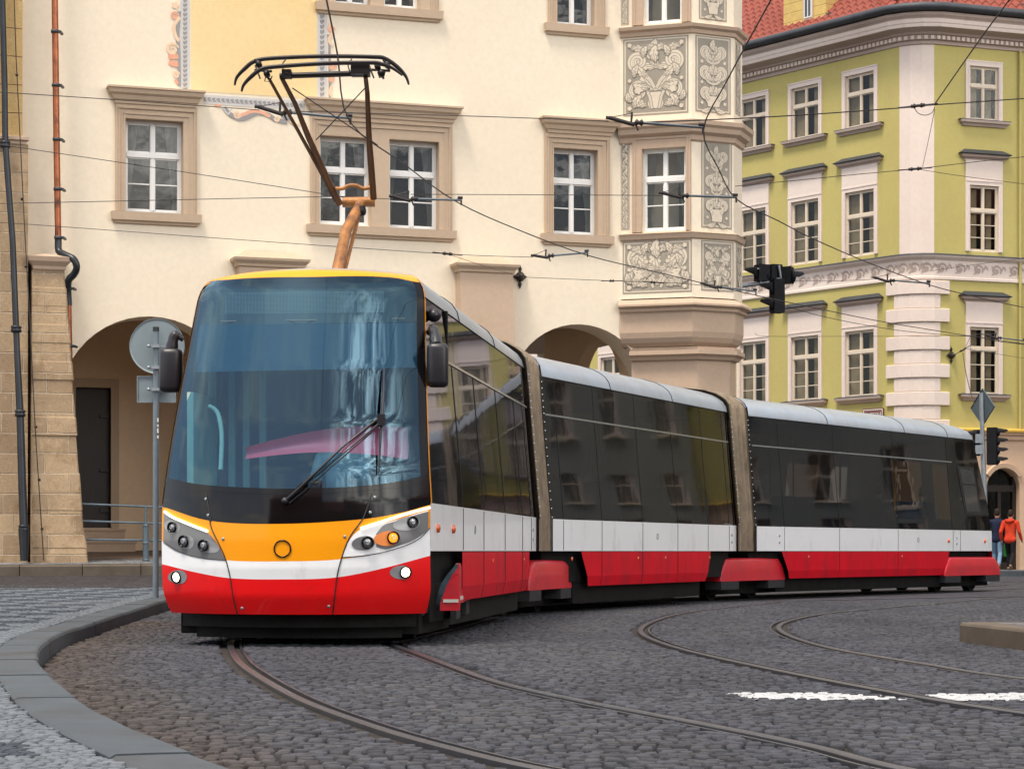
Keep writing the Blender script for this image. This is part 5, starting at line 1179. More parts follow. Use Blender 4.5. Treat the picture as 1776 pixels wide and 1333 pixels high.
for u0, u1 in ((-1.06, -.98), (-.86, -.80), (-.72, -.66), (-.56, -.50)): m.box(TL, u0, u1, .95, 1.0, .9, 3.0)
m.box(TL, -1.04, -.98, .1, .9, 1.3, 2.3); m.box(TL, .70, .76, 1.2, 1.25, .9, 3.0); m.build('cab_partition', tram)
# curved red sheet placed behind the windscreen
M['cabred'] = pbr('cab_shape_red', (.85, .10, .16), .5, 0, .1)
m = MB(M['cabred']); m.smooth = True
rows = []
for j in range(7):
    v = j / 6; row = []
    for i in range(21):
        u = i / 20; x = 415 + (700 - 415) * u; yt = 776 - 40 * math.sin(math.pi * min(1, u * .62 + .02)) ; yb = 794 - 12 * math.sin(math.pi * u); row.append(inn(x, yt * (1 - v) + yb * v, .22 + .06 * math.sin(math.pi * v)))
    rows.append(row)
m.grid(rows); m.build('red_cab_shape', tram)
m = MB(M['t_inl']); m.tube(catmull([inn(347, 700, .35), inn(360, 712, .38), inn(366, 750, .4), inn(364, 812, .4)], 4), .022, 8); m.build('grab_rail', tram)

# mirrors and camera
def mirror(cx_, cyt, cyb, wpx, Y, attach, lab):
    h = MB(M['mirror_blk']); s = Y / FPX; w = wpx * s; c = P(cx_, (cyt + cyb) / 2, Y); H = (cyb - cyt) * s
    rows = []
    for k, (f, zz) in enumerate(((.0, -.5), (.7, -.5), (.93, -.46), (1, -.38), (1, .38), (.93, .46), (.7, .5), (0, .5))):
        rows.append([c + V(math.copysign(abs(math.cos(a)) ** .6, math.cos(a)) * w / 2 * f, math.copysign(abs(math.sin(a)) ** .6, math.sin(a)) * .10 * f, zz * H) for a in [2 * math.pi * i / 24 for i in range(24)]])
    h.smooth = True; h.grid(rows, True); ho = h.build('wing_mirror', tram)
    a = MB(M['mirror_blk']); a.smooth = True; a.tube(catmull([P(*attach[0]), P(*attach[1]), P(*attach[2])], 5), [.03] * 4 + [.05] * 4 + [.06] * 3, 10); a.build('mirror_arm', ho)
mirror(759, 596, 671, 38, 21.05, ((744, 577, 21.3), (752, 572, 21.2), (757, 600, 21.05)), 0)
mirror(297, 605, 680, 40, 21.6, ((318, 588, 21.6), (303, 582, 21.6), (297, 610, 21.6)), 0)
m = MB(M['mirror_blk']); m.lathe(P(752, 547, 21.5), V(.5, -1, -.1), [(0, -.06), (.05, -.05), (.065, 0), (.055, .05), (.03, .07), (0, .075)], 16); m.tube([P(744, 546, 21.6), P(752, 547, 21.5)], .025, 8); m.build('camera_pod', tram)
# section bodies
def seg(s0f, L, o, d, lo, hi, sg=1, off=0, n=10, mat=None, mb=None, s1=None):
    """side surface between two z levels; lo/hi are z; returns grid rows"""
    zs = sorted(set([lo, hi] + [z for z in pz if lo < z < hi])); C = o - Rt(d) * HWD; rows = []
    for z in zs:
        a = s0f(z); b_ = (s1(z) if s1 else L); rows.append([C + Rt(d) * sg * (Wz(z) + off) + d * (a + (b_ - a) * i / n) + V(0, 0, z) for i in range(n + 1)])
    sm = mb.smooth; mb.smooth = True; mb.grid(rows); mb.smooth = sm
nose0 = lambda z: DN - Fz(z)
zero = lambda z: 0.0
secs = [(S1, D1, L1, nose0, None, 'front'), (S2, D2, L2, zero, None, 'middle'), (S3, D3, L3, zero, lambda z: L3 - (DN - Fz(z)), 'rear')]
seams_w = {'front': [2.1, 3.7, 5.6, 7.4, 8.4], 'middle': [.55, 2.1, 3.9, 5.6, 7.2, 8.4], 'rear': [1.2, 3.5, 6.2, 9.0, 9.4]}
for (o, d, L, s0, s1, nm) in secs:
    C = o - Rt(d) * HWD
    def T(u, s, z, C=C, d=d): return C + Rt(d) * u + d * s + V(0, 0, z)
    body = MB(M['t_white']); 
    for sg in (1, -1): seg(s0, L, o, d, .85, 1.28, sg, 0, 24, mb=body, s1=s1)
    bo = body.build('section_body', tram)
    g = MB(M['t_glass'])
    for sg in (1, -1):
        if nm != 'rear': seg(s0, L, o, d, 1.28, 3.2, sg, 0 , 24, mb=g, s1=s1); continue
        for q0, q1, cl_ in ((0, 6.1, 0), (6.1, 7.55, 1), (7.55, 8.15, 0), (8.15, 8.95, 1), (8.95, None, 0)):
            e0 = (lambda q: (lambda z: q))(q0); e1_ = s1 if q1 is None else (lambda q: (lambda z: q))(q1)
            if cl_: seg(e0, L, o, d, 1.28, 1.5, sg, 0, 6, mb=g, s1=e1_); seg(e0, L, o, d, 2.62, 3.2, sg, 0, 6, mb=g, s1=e1_); g.m = M['t_glass2']; seg(e0, L, o, d, 1.5, 2.62, sg, 0, 6, mb=g, s1=e1_); g.m = M['t_glass']
            else: seg(e0, L, o, d, 1.28, 3.2, sg, 0, 12, mb=g, s1=e1_)
    go = g.build('side_glazing', bo, recalc=False)
    r = MB(M['t_silver'])
    Cc = C; r.smooth = True
    zs = [(w, z) for w, z in PROF if z >= 3.2]; full = [(w, z) for w, z in zs] + [(-w, z) for w, z in zs[::-1][1:]]
    rows = []
    for w, z in full:
        a = s0(z); b_ = s1(z) if s1 else L; rows.append([T(w, a + (b_ - a) * i / 12, z) for i in range(13)])
    r.grid(rows); ro2 = r.build('section_roof', bo)
    # roof panel joints and rib line
    k = MB(M['t_dark'])
    for s in [L * f for f in ((.3, .62) if nm == 'rear' else (.33, .66))] + ([L - 2.0] if nm == 'rear' else []):
        k.tube([T(w * 1.002, s, z + .002) for w, z in full[:9]], .006, 4)
    e1 = (s1(3.2) if s1 else L); k.tube([T(Wz(3.2) + .002, s0(3.2) + .02, 3.195), T(Wz(3.2) + .002, e1 - .02, 3.195)], .009, 4); k.build('roof_joints', ro2)
    # trims
    k = MB(M['chrome']); zl_ = 2.69; a, b_ = (1.0 if nm == 'front' else .15), (L - 1.9 if nm == 'rear' else L - .1); w = Wz(zl_)
    k.box(lambda s, u, z: T(w + u + (2.69 - z) * .08, s, z), a, b_, -.01, .012, zl_ - .012, zl_ + .012); k.build('window_rail', go)
    for s in seams_w[nm]:
        k = MB(M['black']); k.tube([T(1.2315, s, z) for z in (.86, 1.27)], .005, 4)
        k.tube([T(Wz(z) + .001, s, z) for z in (1.3, 2.0, 2.68)], .006, 4)
        if nm != 'front': k.tube([T(Wz(z) + .001, s, z) for z in (2.68, 3.18)], .004, 4)
        k.build('panel_seam', bo)
    k = MB(M['amber'])
    for s in {'front': (.35, 1.35), 'middle': (), 'rear': (L - 2.35, L - .35)}[nm]:
        k = MB(M['amber']); k.lathe(T(1.225, s, 1.06), Rt(d), [(.045, 0), (.04, .03), (.0, .04)], 12); k.build('side_reflector', bo)
    for s in {'front': (4.5, 7.6), 'middle': (.9, 3.7, 5.0, 7.3), 'rear': (2.2, 6.4)}[nm]: k = MB(M['amber']); k.lathe(T(1.222, s, .74), Rt(d), [(.03, 0), (.03, .01), (0, .015)], 10); k.build('side_reflector', bo)
    k = MB(M['steel'])
    for s in {'front': (3.0,), 'middle': (4.6,), 'rear': (7.2,)}[nm]:
        k.lathe(T(1.225, s, 1.07), Rt(d), [(.05, 0), (.05, .008), (.035, .012), (.035, .004), (0, .004)], 14)
    for s in {'front': (8.6,), 'middle': (8.55,), 'rear': (1.0, 9.2)}[nm]:
        for q in (1.0, 1.12): k.lathe(T(1.225, s, q), Rt(d), [(.025, 0), (.025, .012), (0, .014)], 10)
    k.build('lock', bo)
    # red skirt with sloping ends
    A_, B_ = {'front': (2.05, 8.2), 'middle': (1.25, 7.35), 'rear': (1.1, L - 2.3)}[nm]
    for sg in (1, -1):
        r = MB(M['t_dred']); sl = .35 if nm != 'front' else .0; sl2 = .35
        zs = [.36, .5, .84]; rows = []
        for z in zs:
            e = (z - .36) / .48; a = A_ + (sl * (1 - e) if sl else 0); b_ = B_ - sl2 * (1 - e) * .6; rows.append([T(sg * Wz(z), a + (b_ - a) * i / 16, z) for i in range(17)])
        r.grid(rows); so = r.build('skirt', bo)
        for s in seams_w[nm]:
            if not (A_ + .3 < s < B_ - .3): continue
            k = MB(M['black']); k.tube([T(sg * 1.232, s, .84), T(sg * 1.232, s, .52), T(sg * 1.202, s, .37)], .005, 4); k.build('skirt_seam', so)
    # underframe, floor, ceiling
    u_ = MB(M['t_dark']); e = s1(.5) + .2 if s1 else L; a = nose0(.5) + .25 if nm == 'front' else 0
    u_.box(T, -1.12, 1.12, a, e - .1, .42, .86); u_.box(T, -1.1, 1.1, max(A_, .6), B_ - .2, .12, .42); u_.box(T, -1.0, 1.0, .95 if nm == 'front' else .1, e - (1.1 if nm == 'rear' else .3), 3.14, 3.18); u_.build('underframe', bo)
    # seats, poles
    ss = {'front': [3.2, 4.1, 5.0, 6.6, 7.4], 'middle': [1.4, 2.3, 3.2, 5.4, 6.3, 7.2], 'rear': [1.6, 2.5, 4.6, 5.5, 7.2, 8.1]}[nm]
    for s in ss:
        for u0 in (-1.02, .58):
            s_ = MB(M['seatblue']); s_.box(T, u0, u0 + .44, s, s + .42, 1.25, 1.31); s_.box(T, u0, u0 + .44, s + .40, s + .46, 1.31, 1.85); s_.build('seat', bo)
    for s in ss[::2]:
        for u0 in (-.5, .5):
            p_ = MB(M['gilt']); p_.tube([T(u0, s + .5, .9), T(u0, s + .5, 3.14)], .018, 8); p_.build('grab_pole', bo)

# bellows
def ring(C, d, s, k): 
    pr = [(w, z) for w, z in PROF if z >= .85]; full = [(w, z) for w, z in pr] + [(-w, z) for w, z in pr[::-1][1:]]
    cen = V(0, 0, 2.0); out = []
    for w, z in full:
        ww = w + k if w > 0 or True else w; out.append((math.copysign(abs(w) + k, w) if abs(w) > .01 else 0, z + (k if z > 3.2 else 0)))
    return out
def bell(o1, d1, Lx, o2, d2, sc):
    C1 = o1 - Rt(d1) * HWD + d1 * Lx; C2 = o2 - Rt(d2) * HWD; m = MB(M['t_bel']); m.smooth = False; N = 9; rows = []
    for i in range(N + 1):
        t = i / N; C = C1.lerp(C2, t); r = (Rt(d1) * (1 - t) + Rt(d2) * t).normalized(); k = (.05 if i % 2 else -.10) - .0
        if i in (0, N): k = .03
        rows.append([C + r * w + V(0, 0, z) for w, z in ring(C, None, 0, k)])
    m.grid(rows); bo = m.build('bellows', tram)
    e = MB(M['t_black'])
    for C, r, dd in ((C1, Rt(d1), d1), (C2, Rt(d2), d2)):
        e.grid([[C + dd * q + r * w + V(0, 0, z) for w, z in ring(C, None, 0, .045)] for q in (-.035, .035)])
    e.m = M['chrome']
    for C, r, dd, q in ((C1, Rt(d1), d1, .05), (C2, Rt(d2), d2, -.05)):
        rg = ring(C, None, 0, .05)
        for i in range(3):
            (w0, z0), (w1, z1) = rg[i + 1], rg[i + 2]
            for j in range(6): t = j / 6; e.lathe(C + dd * q * .3 + r * (w0 + (w1 - w0) * t) + V(0, 0, z0 + (z1 - z0) * t), r, [(.012, 0), (.008, .012), (0, .013)], 6)
    e.build('bellows_frame', bo)
bell(S1, D1, L1, S2, D2, 0); bell(S2, D2, L2, S3, D3, 0)

# bogie fairings
M['bog'] = pbr('bogie_grey', (.035, .036, .04), .6, 0, .15, 3)
def fairing(c, d, L, wheels=True, uo=1.245, top=.73, th=.32):
    """c: point at the side face; d: direction; red shell with rounded shoulders, grey bottom, wheels"""
    def T(u, s, z): return c + Rt(d) * (u - uo) + d * s + V(0, 0, z)
    m = MB(M['t_red2']); m.smooth = True
    outl = []   # side outline (s,z)
    zb = .34
    def zt(s):
        e = min(s, L - s); return zb + (top - zb) * min(1, (max(e, 0) / .28)) ** .45
    N = 30; rows = []
    for dep, ins in ((0, .0), (.0, .06), (-.02, .14)): pass
    ss = [L * (.5 - .5 * math.cos(math.pi * i / N)) for i in range(N + 1)]
    for k, (du, f) in enumerate(((-th, 1.0), (-.10 * min(1, th * 4), 1.0), (-.03 * min(1, th * 4), .96), (0, .86), (.0, .4), (.0, 0))):
        rows.append([T(uo + du, s, zb + (zt(s) - zb) * f) for s in ss])
    m.grid(rows); fo_ = m.build('bogie_fairing', tram)
    g = MB(M['bog']); g.box(lambda a, b_, z: T(uo + b_, a + (0.0), z), .02, L * .27, -min(.3, th * 2), -.004, .2, zb); g.box(lambda a, b_, z: T(uo + b_, a, z), L * .73, L - .02, -.3, -.004, .2, zb); g.m = M['t_dark']; g.box(lambda a, b_, z: T(uo + b_, a, z), .1, L - .1, -2.2, -.25, .11, .6)
    g.build('bogie_frame', fo_)
    if wheels:
        for s in (L * .5 - .93, L * .5 + .93):
            for u in (uo - .48, -(uo - .48)):
                w = MB(M['t_dark']); w.lathe(T(u, s, .30), Rt(d), [(0, -.06), (.30, -.06), (.33, -.06), (.33, -.03), (.30, -.02), (.295, .06), (.22, .07), (.2, .04), (.08, .04), (.08, .09), (0, .09)], 28); wo = w.build('wheel', fo_)
                w = MB(M['bog']); w.lathe(T(u, s, .30), Rt(d), [(.296, .061), (.27, .068), (.26, .06)], 28); w.lathe(T(u, s, .30), Rt(d), [(.075, .09), (.06, .1), (0, .1)], 14); w.build('rim', wo)
    return fo_
M['t_red2'] = pbr('bogie_cover_red', (.60, .014, .028), .42, 0, .1, 2, coat=.2, coatr=.2, spec=.35, dirt=((.36, .03, .05), 3, .5, .8))
a2 = math.radians(2.0); DB = V(math.sin(a2), math.cos(a2), 0)
c0 = V((792 - CX) / FPX * 21.9, 21.9, 0) - V(.12, 0, 0)
f0 = fairing(c0 + V(.12, 0, 0), DB, 2.4, th=.03)
m = MB(M['enamelw']); m.box(lambda a, b_, z: c0 + V(.12, 0, 0) + Rt(DB) * b_ + DB * a + V(0, 0, z), .1, 1.4, .0, .003, .37, .41); m.build('white_stripe', f0)
# the leading edge of the front fairing: curved red blade, its edge reflection built as a blue-grey rim
m = MB(M['t_red2']); e_ = [(0, .30), (.0, .36), (.03, .45), (.07, .55), (.12, .64), (.165, .70), (.175, .73)]
cb = V((763 - CX) / FPX * 21.3, 21.3, 0)
m.grid([[cb + V(x, -.0, z) for x, z in e_], [cb + V(.178, .02, z) for x, z in e_]])
m.m = M['bluegrey']; m.grid([[cb + V(x - .03 - .03 * math.sin(3 * (z - .3) / .43), .05, z) for x, z in e_], [cb + V(x + .001, -.004, z) for x, z in e_]]); m.m = M['enamelw']; m.box(lambda a, n, z: cb + V(a, n, z), .03, .172, -.008, -.002, .375, .405)
m.m = M['t_red2']; m.grid([[cb + V(.178, .02, z) for x, z in e_], [cb + V(.178, .4, z) for x, z in e_]]); m.build('fairing_nose', f0)
dj = (D1 + D2).normalized(); fairing(S2 - dj * 1.2 + Rt(dj) * .03, dj, 2.45)
dj = (D2 + D3).normalized(); fairing(S3 - dj * 1.55 + Rt(dj) * .03, dj, 3.0)
fairing(S3 + D3 * (L3 - 2.55) + Rt(D3) * .02, D3, 3.05)
# black skirt under the nose, coupler cover and corner blocks
m = MB(M['t_dark']); m.smooth = False
m.grid([[NF.c + NF.r * (Wz(.29) * .92 * t) + NF.f * (Fz(.3) - .16 - DN * abs(t) ** PN * .8) + V(0, 0, z) for t in [-1 + 2 * i / 20 for i in range(21)]] for z in (.295, .2, .17)])
m.grid([[NF.c + NF.r * (.95 * t) + NF.f * (Fz(.3) - .3 - .3 * abs(t) ** PN) + V(0, 0, z) for t in [-1 + 2 * i / 20 for i in range(21)]] for z in (.2, .09, .07)])
m.box(TL, -1.1, 1.1, .12, 2.0, .10, .285); m.box(TL, .85, 1.15, .15, .6, .286, .85); m.box(TL, 1.0, 1.16, .35, 2.0, .2, .55); m.build('underrun_skirt', tram)
m = MB(M['steel']); m.tube([TL(1.1, .2, .29), TL(1.1, .5, .27)], .02, 8); m.build('step_bracket', tram)

# rear end
NR_ = Nose(S3 - Rt(D3) * HWD + D3 * (L3 - 0.0), D3, Rt(D3))
# body sides of the rear section end at L3 - (DN - F): same corner line as this nose
cst = lambda v: (lambda t: v)
m = MB(M['t_dred']); band(m, cst(.29), cst(.85), nose=NR_); m.build('rear_bumper', tram)
m = MB(M['t_white']); band(m, cst(.85), cst(1.28), nose=NR_); m.build('rear_white_band', tram)
m = MB(M['t_black']); band(m, cst(1.28), cst(1.5), nose=NR_); m.build('rear_black_mask', tram)
m = MB(M['t_glass']); band(m, cst(1.5), cst(3.2), nose=NR_); m.build('rear_window', tram, recalc=False)
m = MB(M['t_silver']); band(m, cst(3.2), cst(3.435), nose=NR_); m.smooth = True; m.grid([[NR_.pt(-1 + 2 * i / 30, z) for i in range(31)] for z in (3.435, 3.46, 3.5, 3.53, 3.56, 3.58, 3.6, 3.62)]); m.build('rear_roof_cap', tram)
# cab-side pillar and quarter light at the rear
def T3(u, s, z): return S3 - Rt(D3) * HWD + Rt(D3) * u + D3 * s + V(0, 0, z)
m = MB(M['t_black'])
def quad3(s0, s1, z0, z1, off, mat, sk=.0):
    m.m = mat; zs = [z0 + (z1 - z0) * i / 6 for i in range(7)]; m.grid([[T3(Wz(z) + off, s0 - sk * (z - z0), z), T3(Wz(z) + off, s1 - sk * (z - z0), z)] for z in zs])
quad3(L3 - 2.15, L3 - 1.65, 1.29, 3.18, .004, M['t_black'])
quad3(L3 - 1.36, L3 - .45, 1.62, 2.62, .006, M['black'], .26)
quad3(L3 - 1.28, L3 - .56, 1.68, 2.22, .010, M['gpane'], .26); quad3(L3 - 1.42, L3 - .70, 2.26, 2.56, .010, M['gpane'], .26)
m.build('quarter_window', tram, recalc=False)

# pantograph
M['p_or'] = pbr('pantograph_orange', (.40, .17, .045), .5, .2, .25, 5, .2, 40, dirt=((.14, .06, .03), 6, .45, .7)); M['p_br'] = pbr('pantograph_brown', (.11, .045, .015), .5, .3, .3, 6); M['p_bk'] = pbr('collector_black', (.014, .011, .011), .4, .4, .3)
pg = MB(M['p_or']); kn = P(627, 350, 23.4)
pg.tube([P(583, 480, 22.6), P(600, 400, 23.0), kn], [.060, .055, .05], 14); pg.tube([P(596, 476, 22.75), P(627, 356, 23.5)], .022, 8); pg.tube([P(594, 351, 23.4), P(650, 350, 23.4)], .052, 12)
po = pg.build('pantograph', tram)
m = MB(M['p_or']); m.tube([P(583, 490, 22.6), P(583, 474, 22.6)], .12, 12); m.box(lambda a, n, z: P(600, 482, 22.9) + V(a, n, z), -.5, .5, -.5, .6, -.12, -.02); m.build('pantograph_base', po)
m = MB(M['p_or']); m.tube(catmull([P(582, 327, 23.2), P(594, 327, 23.2), P(605, 322, 23.2), P(618, 322, 23.2), P(630, 327, 23.2), P(642, 325, 23.2)], 4), .02, 8); m.build('crank_bar', po)
m = MB(M['p_br']); m.tube([P(590, 355, 23.3), P(572, 320, 23.2), P(535, 238, 22.8), P(512, 180, 22.5), P(489, 136, 22.2)], [.034, .034, .030, .024, .022], 10); m.tube([P(648, 345, 23.3), P(643, 280, 23.1), P(640, 240, 22.9), P(637, 160, 22.6), P(634, 133, 22.2)], [.034, .034, .030, .024, .022], 10); m.build('upper_arm', po)
m = MB(M['p_br']); m.tube([P(582, 347, 23.3), P(552, 290, 23.1), P(467, 137, 22.2)], [.022, .02, .015], 8); m.build('control_rod', po)
m = MB(M['wire']); m.tube([P(507, 153, 22.3), P(655, 252, 22.8)], .006, 5); m.tube([P(636, 150, 22.3), P(548, 243, 22.9)], .006, 5); m.build('stay_wire', po)
m = MB(M['p_bk']); m.tube([P(485, 132, 22.2), P(640, 127, 22.2)], .028, 10); m.box(lambda a, n, z: P(495, 129, 22.2) + V(a, n, z), -.03, .06, -.07, .07, -.035, .035); m.box(lambda a, n, z: P(620, 124, 22.2) + V(a, n, z), -.06, .12, -.09, .09, -.04, .045); m.build('head_tube', po)
for pts, Y in ((((407, 148), (411, 134), (425, 119), (441, 107), (470, 101.5), (560, 98), (645, 99), (668, 102), (690, 117), (704, 133), (709, 147)), 22.45), (((419, 159), (423, 147), (437, 132), (454, 120), (478, 116), (560, 110.5), (640, 109), (660, 111), (680, 118), (698, 131)), 22.05)):
    m = MB(M['p_bk']); q = catmull([P(x, y, Y) for x, y in pts], 5); m.tube(q, [.012 + .014 * min(1, min(i, len(q) - 1 - i) / 10) for i in range(len(q))], 8, sq=.8); m.build('collector_strip', po)
m = MB(M['p_bk'])
for x, y in ((449, 112), (463, 129), (655, 117), (662, 128), (672, 113)):
    p = P(x, y, 22.2); m.lathe(p + V(0, -.05, 0), V(0, 1, 0), [(0, 0), (.03, 0), (.03, .1), (0, .1)], 10); m.tube([p + V(-.04, 0, .05), p + V(.02, 0, -.05)], .012, 6)
for x0, x1, y in ((443, 470, 122), (640, 675, 121)): m.tube([P(x0, y, 22.4), P(x1, y + 2, 22.1)], .014, 6); m.tube([P(x0, y - 8, 22.4), P(x0 + 8, y + 14, 22.1)], .009, 6)
for x in (496, 610): m.tube(catmull([P(x, 103, 22.4), P(x - 6, 112, 22.25), P(x - 3, 124, 22.15), P(x + 4, 128, 22.1)], 4), .007, 5)
m.tube(catmull([P(x, y, 22.15) for x, y in ((616, 108), (609, 118), (614, 127), (625, 125), (631, 115))], 4), .005, 5)
m.tube([P(x, y, 22.15) for x, y in ((655, 125), (658, 135), (665, 134), (668, 125))], .006, 5); m.tube([P(x, y, 22.15) for x, y in ((462, 130), (459, 141), (468, 142), (472, 132))], .006, 5); m.build('head_linkage', po)
m = MB(M['p_bk']); m.lathe(P(622, 366, 23.3), V(1, -.5, 0), [(0, -.06), (.05, -.06), (.06, 0), (.05, .06), (0, .06)], 12); m.build('damper', po)
# ================================================================== OVERHEAD LINE
def Yz(y, z): return (z - CAMZ) * FPX / (HY - y)
def wire(px, z=None, r=.006, label='', name='overhead_wire', Y=None, sm=4, cat='overhead wire', group=None):
    pts = [P(x, y, Yz(y, z) if z else (Y[i] if isinstance(Y, (list, tuple)) else Y)) for i, (x, y) in enumerate(px)]
    if sm > 1 and len(pts) > 2: pts = catmull(pts, sm)
    m = MB(M['wire']); m.tube(pts, r, 6)
    o = m.build(name, None, origin=pts[0], label=label, category=cat)
    if group: o['group'] = group
    return o
wire([(470, -900), (520, -350), (552, -60), (562, -20), (585, 93), (607, 212), (700, 284), (792, 350), (900, 399), (1020, 443), (1140, 472), (1262, 501), (1400, 531), (1560, 563), (1776, 596), (1900, 612)], 5.62, .0085, 'black contact wire sweeping over the pantograph and along the tram', sm=4, cat='contact wire')
wire([(1700, -900), (1500, -330), (1372, -60), (1340, -5), (1262, 138), (1220, 226), (1245, 290), (1278, 346), (1350, 383), (1410, 414), (1510, 457), (1612, 494), (1690, 514), (1776, 533), (1900, 556)], 5.62, .0085, 'black contact wire crossing the oriel and running right across the green house', cat='contact wire')
wire([(2200, -700), (1770, -30), (1752, -2), (1700, 68), (1621, 181)], 6.3, .008, 'black feeder wire coming down steeply over the red roof at the right', cat='overhead wire')
wire([(-40, 156), (0, 160), (185, 172), (450, 191)], None, .005, 'thin span wire at upper left crossing the copper pipe and first window cornice', Y=26.2)
wire([(497, 193), (800, 201), (1056, 210)], None, .005, 'thin span wire between the two upper steady arms above the double window', Y=26.0)
wire([(1100, 213), (1230, 208), (1400, 199), (1580, 186), (1621, 182), (1776, 171), (1900, 162)], None, .008, 'span wire from the oriel to the right edge across the top green house windows', Y=[26, 27, 28, 29, 29, 30, 31])
wire([(-40, 246), (40, 257), (330, 300), (560, 336), (600, 341)], None, .005, 'thin wire sagging from the left edge to behind the pantograph knee', Y=[31] * 5)
wire([(-40, 353), (50, 352), (520, 342), (600, 342), (690, 346)], None, .005, 'thin nearly level span wire through the middle of the left window', Y=31)
wire([(712, 337), (860, 337.5), (1148, 339)], None, .005, 'thin level span wire between the double window and the oriel window', Y=31)
wire([(-40, 384), (50, 389), (420, 416), (770, 440), (925, 446)], None, .005, 'thin span wire below the cream house windows ending at a steady arm', Y=37)
wire([(778, 441), (830, 458), (870, 470), (900, 479)], None, .0045, 'short thin branch wire down to the anchor on the cream wall', Y=[37, 41, 45, 49.3])
wire([(905, 481), (918, 481), (1062, 487), (1160, 490), (1240, 497)], None, .006, 'tensioned wire from the wall anchor across the lower sgraffito panel', Y=[49.3, 48, 44, 42, 41])
wire([(1310, 577), (1332, 583), (1500, 583), (1685, 583)], None, .005, 'thin level wire across the lowest visible windows of the green house', Y=54)
wire([(1325, 516), (1420, 547), (1560, 573), (1683, 583)], None, .007, 'lower black wire sloping gently from the traffic light to the right window', Y=[52, 53, 54, 54])
wire([(1275, 323), (1400, 311), (1480, 303), (1588, 293), (1690, 281), (1776, 272), (1900, 262)], None, .006, 'thin span wire across the green house between upper and middle windows', Y=36)
wire([(1594, 294), (1680, 307), (1800, 322)], None, .0045, 'faint thin wire dropping right from the middle insulator', Y=36)
wire([(1621, 190), (1612, 235), (1600, 290)], None, .004, 'thin dropper wire hanging beside the white corner pilaster', Y=[29, 32, 36])
wire([(1585, 186), (1592, 196), (1604, 200), (1616, 196), (1621, 186)], None, .005, 'small looped jumper cable under the upper wire junction', Y=29, cat='cable')
wire([(1380, 487), (1450, 487), (1522, 484)], None, .0045, 'thin wire from the traffic light to the steady arm in front of the frieze', Y=43)
wire([(1612, 470), (1690, 459), (1760, 450), (1850, 440)], None, .0045, 'thin wire rising right over the stucco frieze', Y=48)
wire([(1652, 615), (1672, 608), (1683, 584)], None, .006, 'short bent wire from the green wall anchor up to the junction', Y=[68, 60, 54], sm=1)
wire([(1670, 612), (1676, 650), (1690, 703)], None, .010, 'thin dark cable hanging down to the diamond sign', Y=[60, 58, 55])
wire([(1674, 604), (1720, 612), (1776, 621), (1850, 632)], None, .005, 'faint wire leaving right below the lowest window transom', Y=56)
wire([(1684, 583), (1700, 579), (1712, 582), (1722, 590), (1776, 597), (1850, 606)], None, .010, 'doubled thick wire at the junction in front of the right window', Y=53)
def steady(a, b, Y, label, bent=True):
    """steady arm: insulated tube from the span wire to the contact wire, with hook and clamp"""
    pa, pb = P(*a, Y), P(*b, Y); d = (pb - pa).normalized(); L = (pb - pa).length; m = MB(M['steadyg'])
    e = empty('steady_arm', pa, label, 'steady arm', 'steady arms of the overhead line')
    h = pa + d * L * .27
    m.tube([h, pb], .016, 8); m.m = M['wire']; m.lathe(h, d, [(.016, -.0), (.04, .02), (.02, .05), (.04, .08), (.016, .1)], 10); m.build('arm_tube', e)
    c = MB(M['wire']); z = V(0, 0, 1)
    c.tube([pa + z * .03, h - z * .03], .024, 6); c.tube([h - z * .03, h + z * .0], .03, 6); c.tube([pa + z * .03, h - d * .03 + z * .10], .005, 5); c.tube([h - d * .03 + z * .11, h - d * .04 - z * .02], .014, 6); c.lathe(pa - d * .04 + z * .03, d, [(0, 0), (.02, 0), (.02, .08), (0, .08)], 8)
    c.tube([h + z * .0, h + d * .04 - z * .09], .012, 6); c.tube([pb - d * .05 + z * .03, pb + d * .02 + z * .03], .022, 8); c.tube([pb, pb - z * .07], .014, 6); c.build('clamp', e)
M['steadyg'] = pbr('steady_arm_grey', (.10, .12, .135), .4, .5, .2)
steady((448, 190), (608, 205), 25.6, 'steady arm reaching right behind the pantograph frame at the top of the double window')
steady((1057, 209), (1219, 221), 26.0, 'dark steady arm in front of the upper oriel moulding')
steady((680, 344), (800, 347), 31.0, 'steady arm across the right half of the double window')
steady((1147, 338), (1277, 342), 31.0, 'steady arm in front of the lower oriel window')
steady((925, 446), (1019, 438), 37.0, 'pale steady arm rising right below the single window')
steady((1218, 494), (1311, 505), 41.0, 'steady arm at the foot of the oriel beside the traffic light')
steady((1517, 484), (1612, 491), 41.5, 'steady arm in front of the top quoins of the green house')
steady((1712, 583), (1778, 591), 52.0, 'steady arm across the lowest right window of the green house')
def turnbuckle(x0, y0, x1, y1, Y, label, cat='insulator', g='insulators and turnbuckles on the wires'):
    a, b = P(x0, y0, Y), P(x1, y1, Y); d = (b - a).normalized(); L = (b - a).length; m = MB(M['wire'])
    m.lathe(a, d, [(.0, 0), (.025, .02), (.02, L * .2), (.035, L * .25), (.018, L * .4), (.018, L * .6), (.035, L * .75), (.02, L * .8), (.025, L - .02), (0, L)], 10); m.tube([a - d * .15, b + d * .15], .01, 6)
    m.build('insulator', None, label=label, category=cat, group=g)
turnbuckle(766, 439, 786, 441, 37, 'small turnbuckle on the thin wire above the pilaster cap'); turnbuckle(1578, 185, 1606, 182, 29, 'black insulator on the span wire at the top of the white pilaster'); turnbuckle(1574, 294, 1600, 292, 36, 'black insulator on the middle span wire in front of the white pilaster'); turnbuckle(1127, 489, 1138, 490, 42, 'tiny turnbuckle in front of the lower sgraffito panel'); turnbuckle(1056, 487, 1066, 487, 44, 'small dark end fitting left of the lower sgraffito panel')
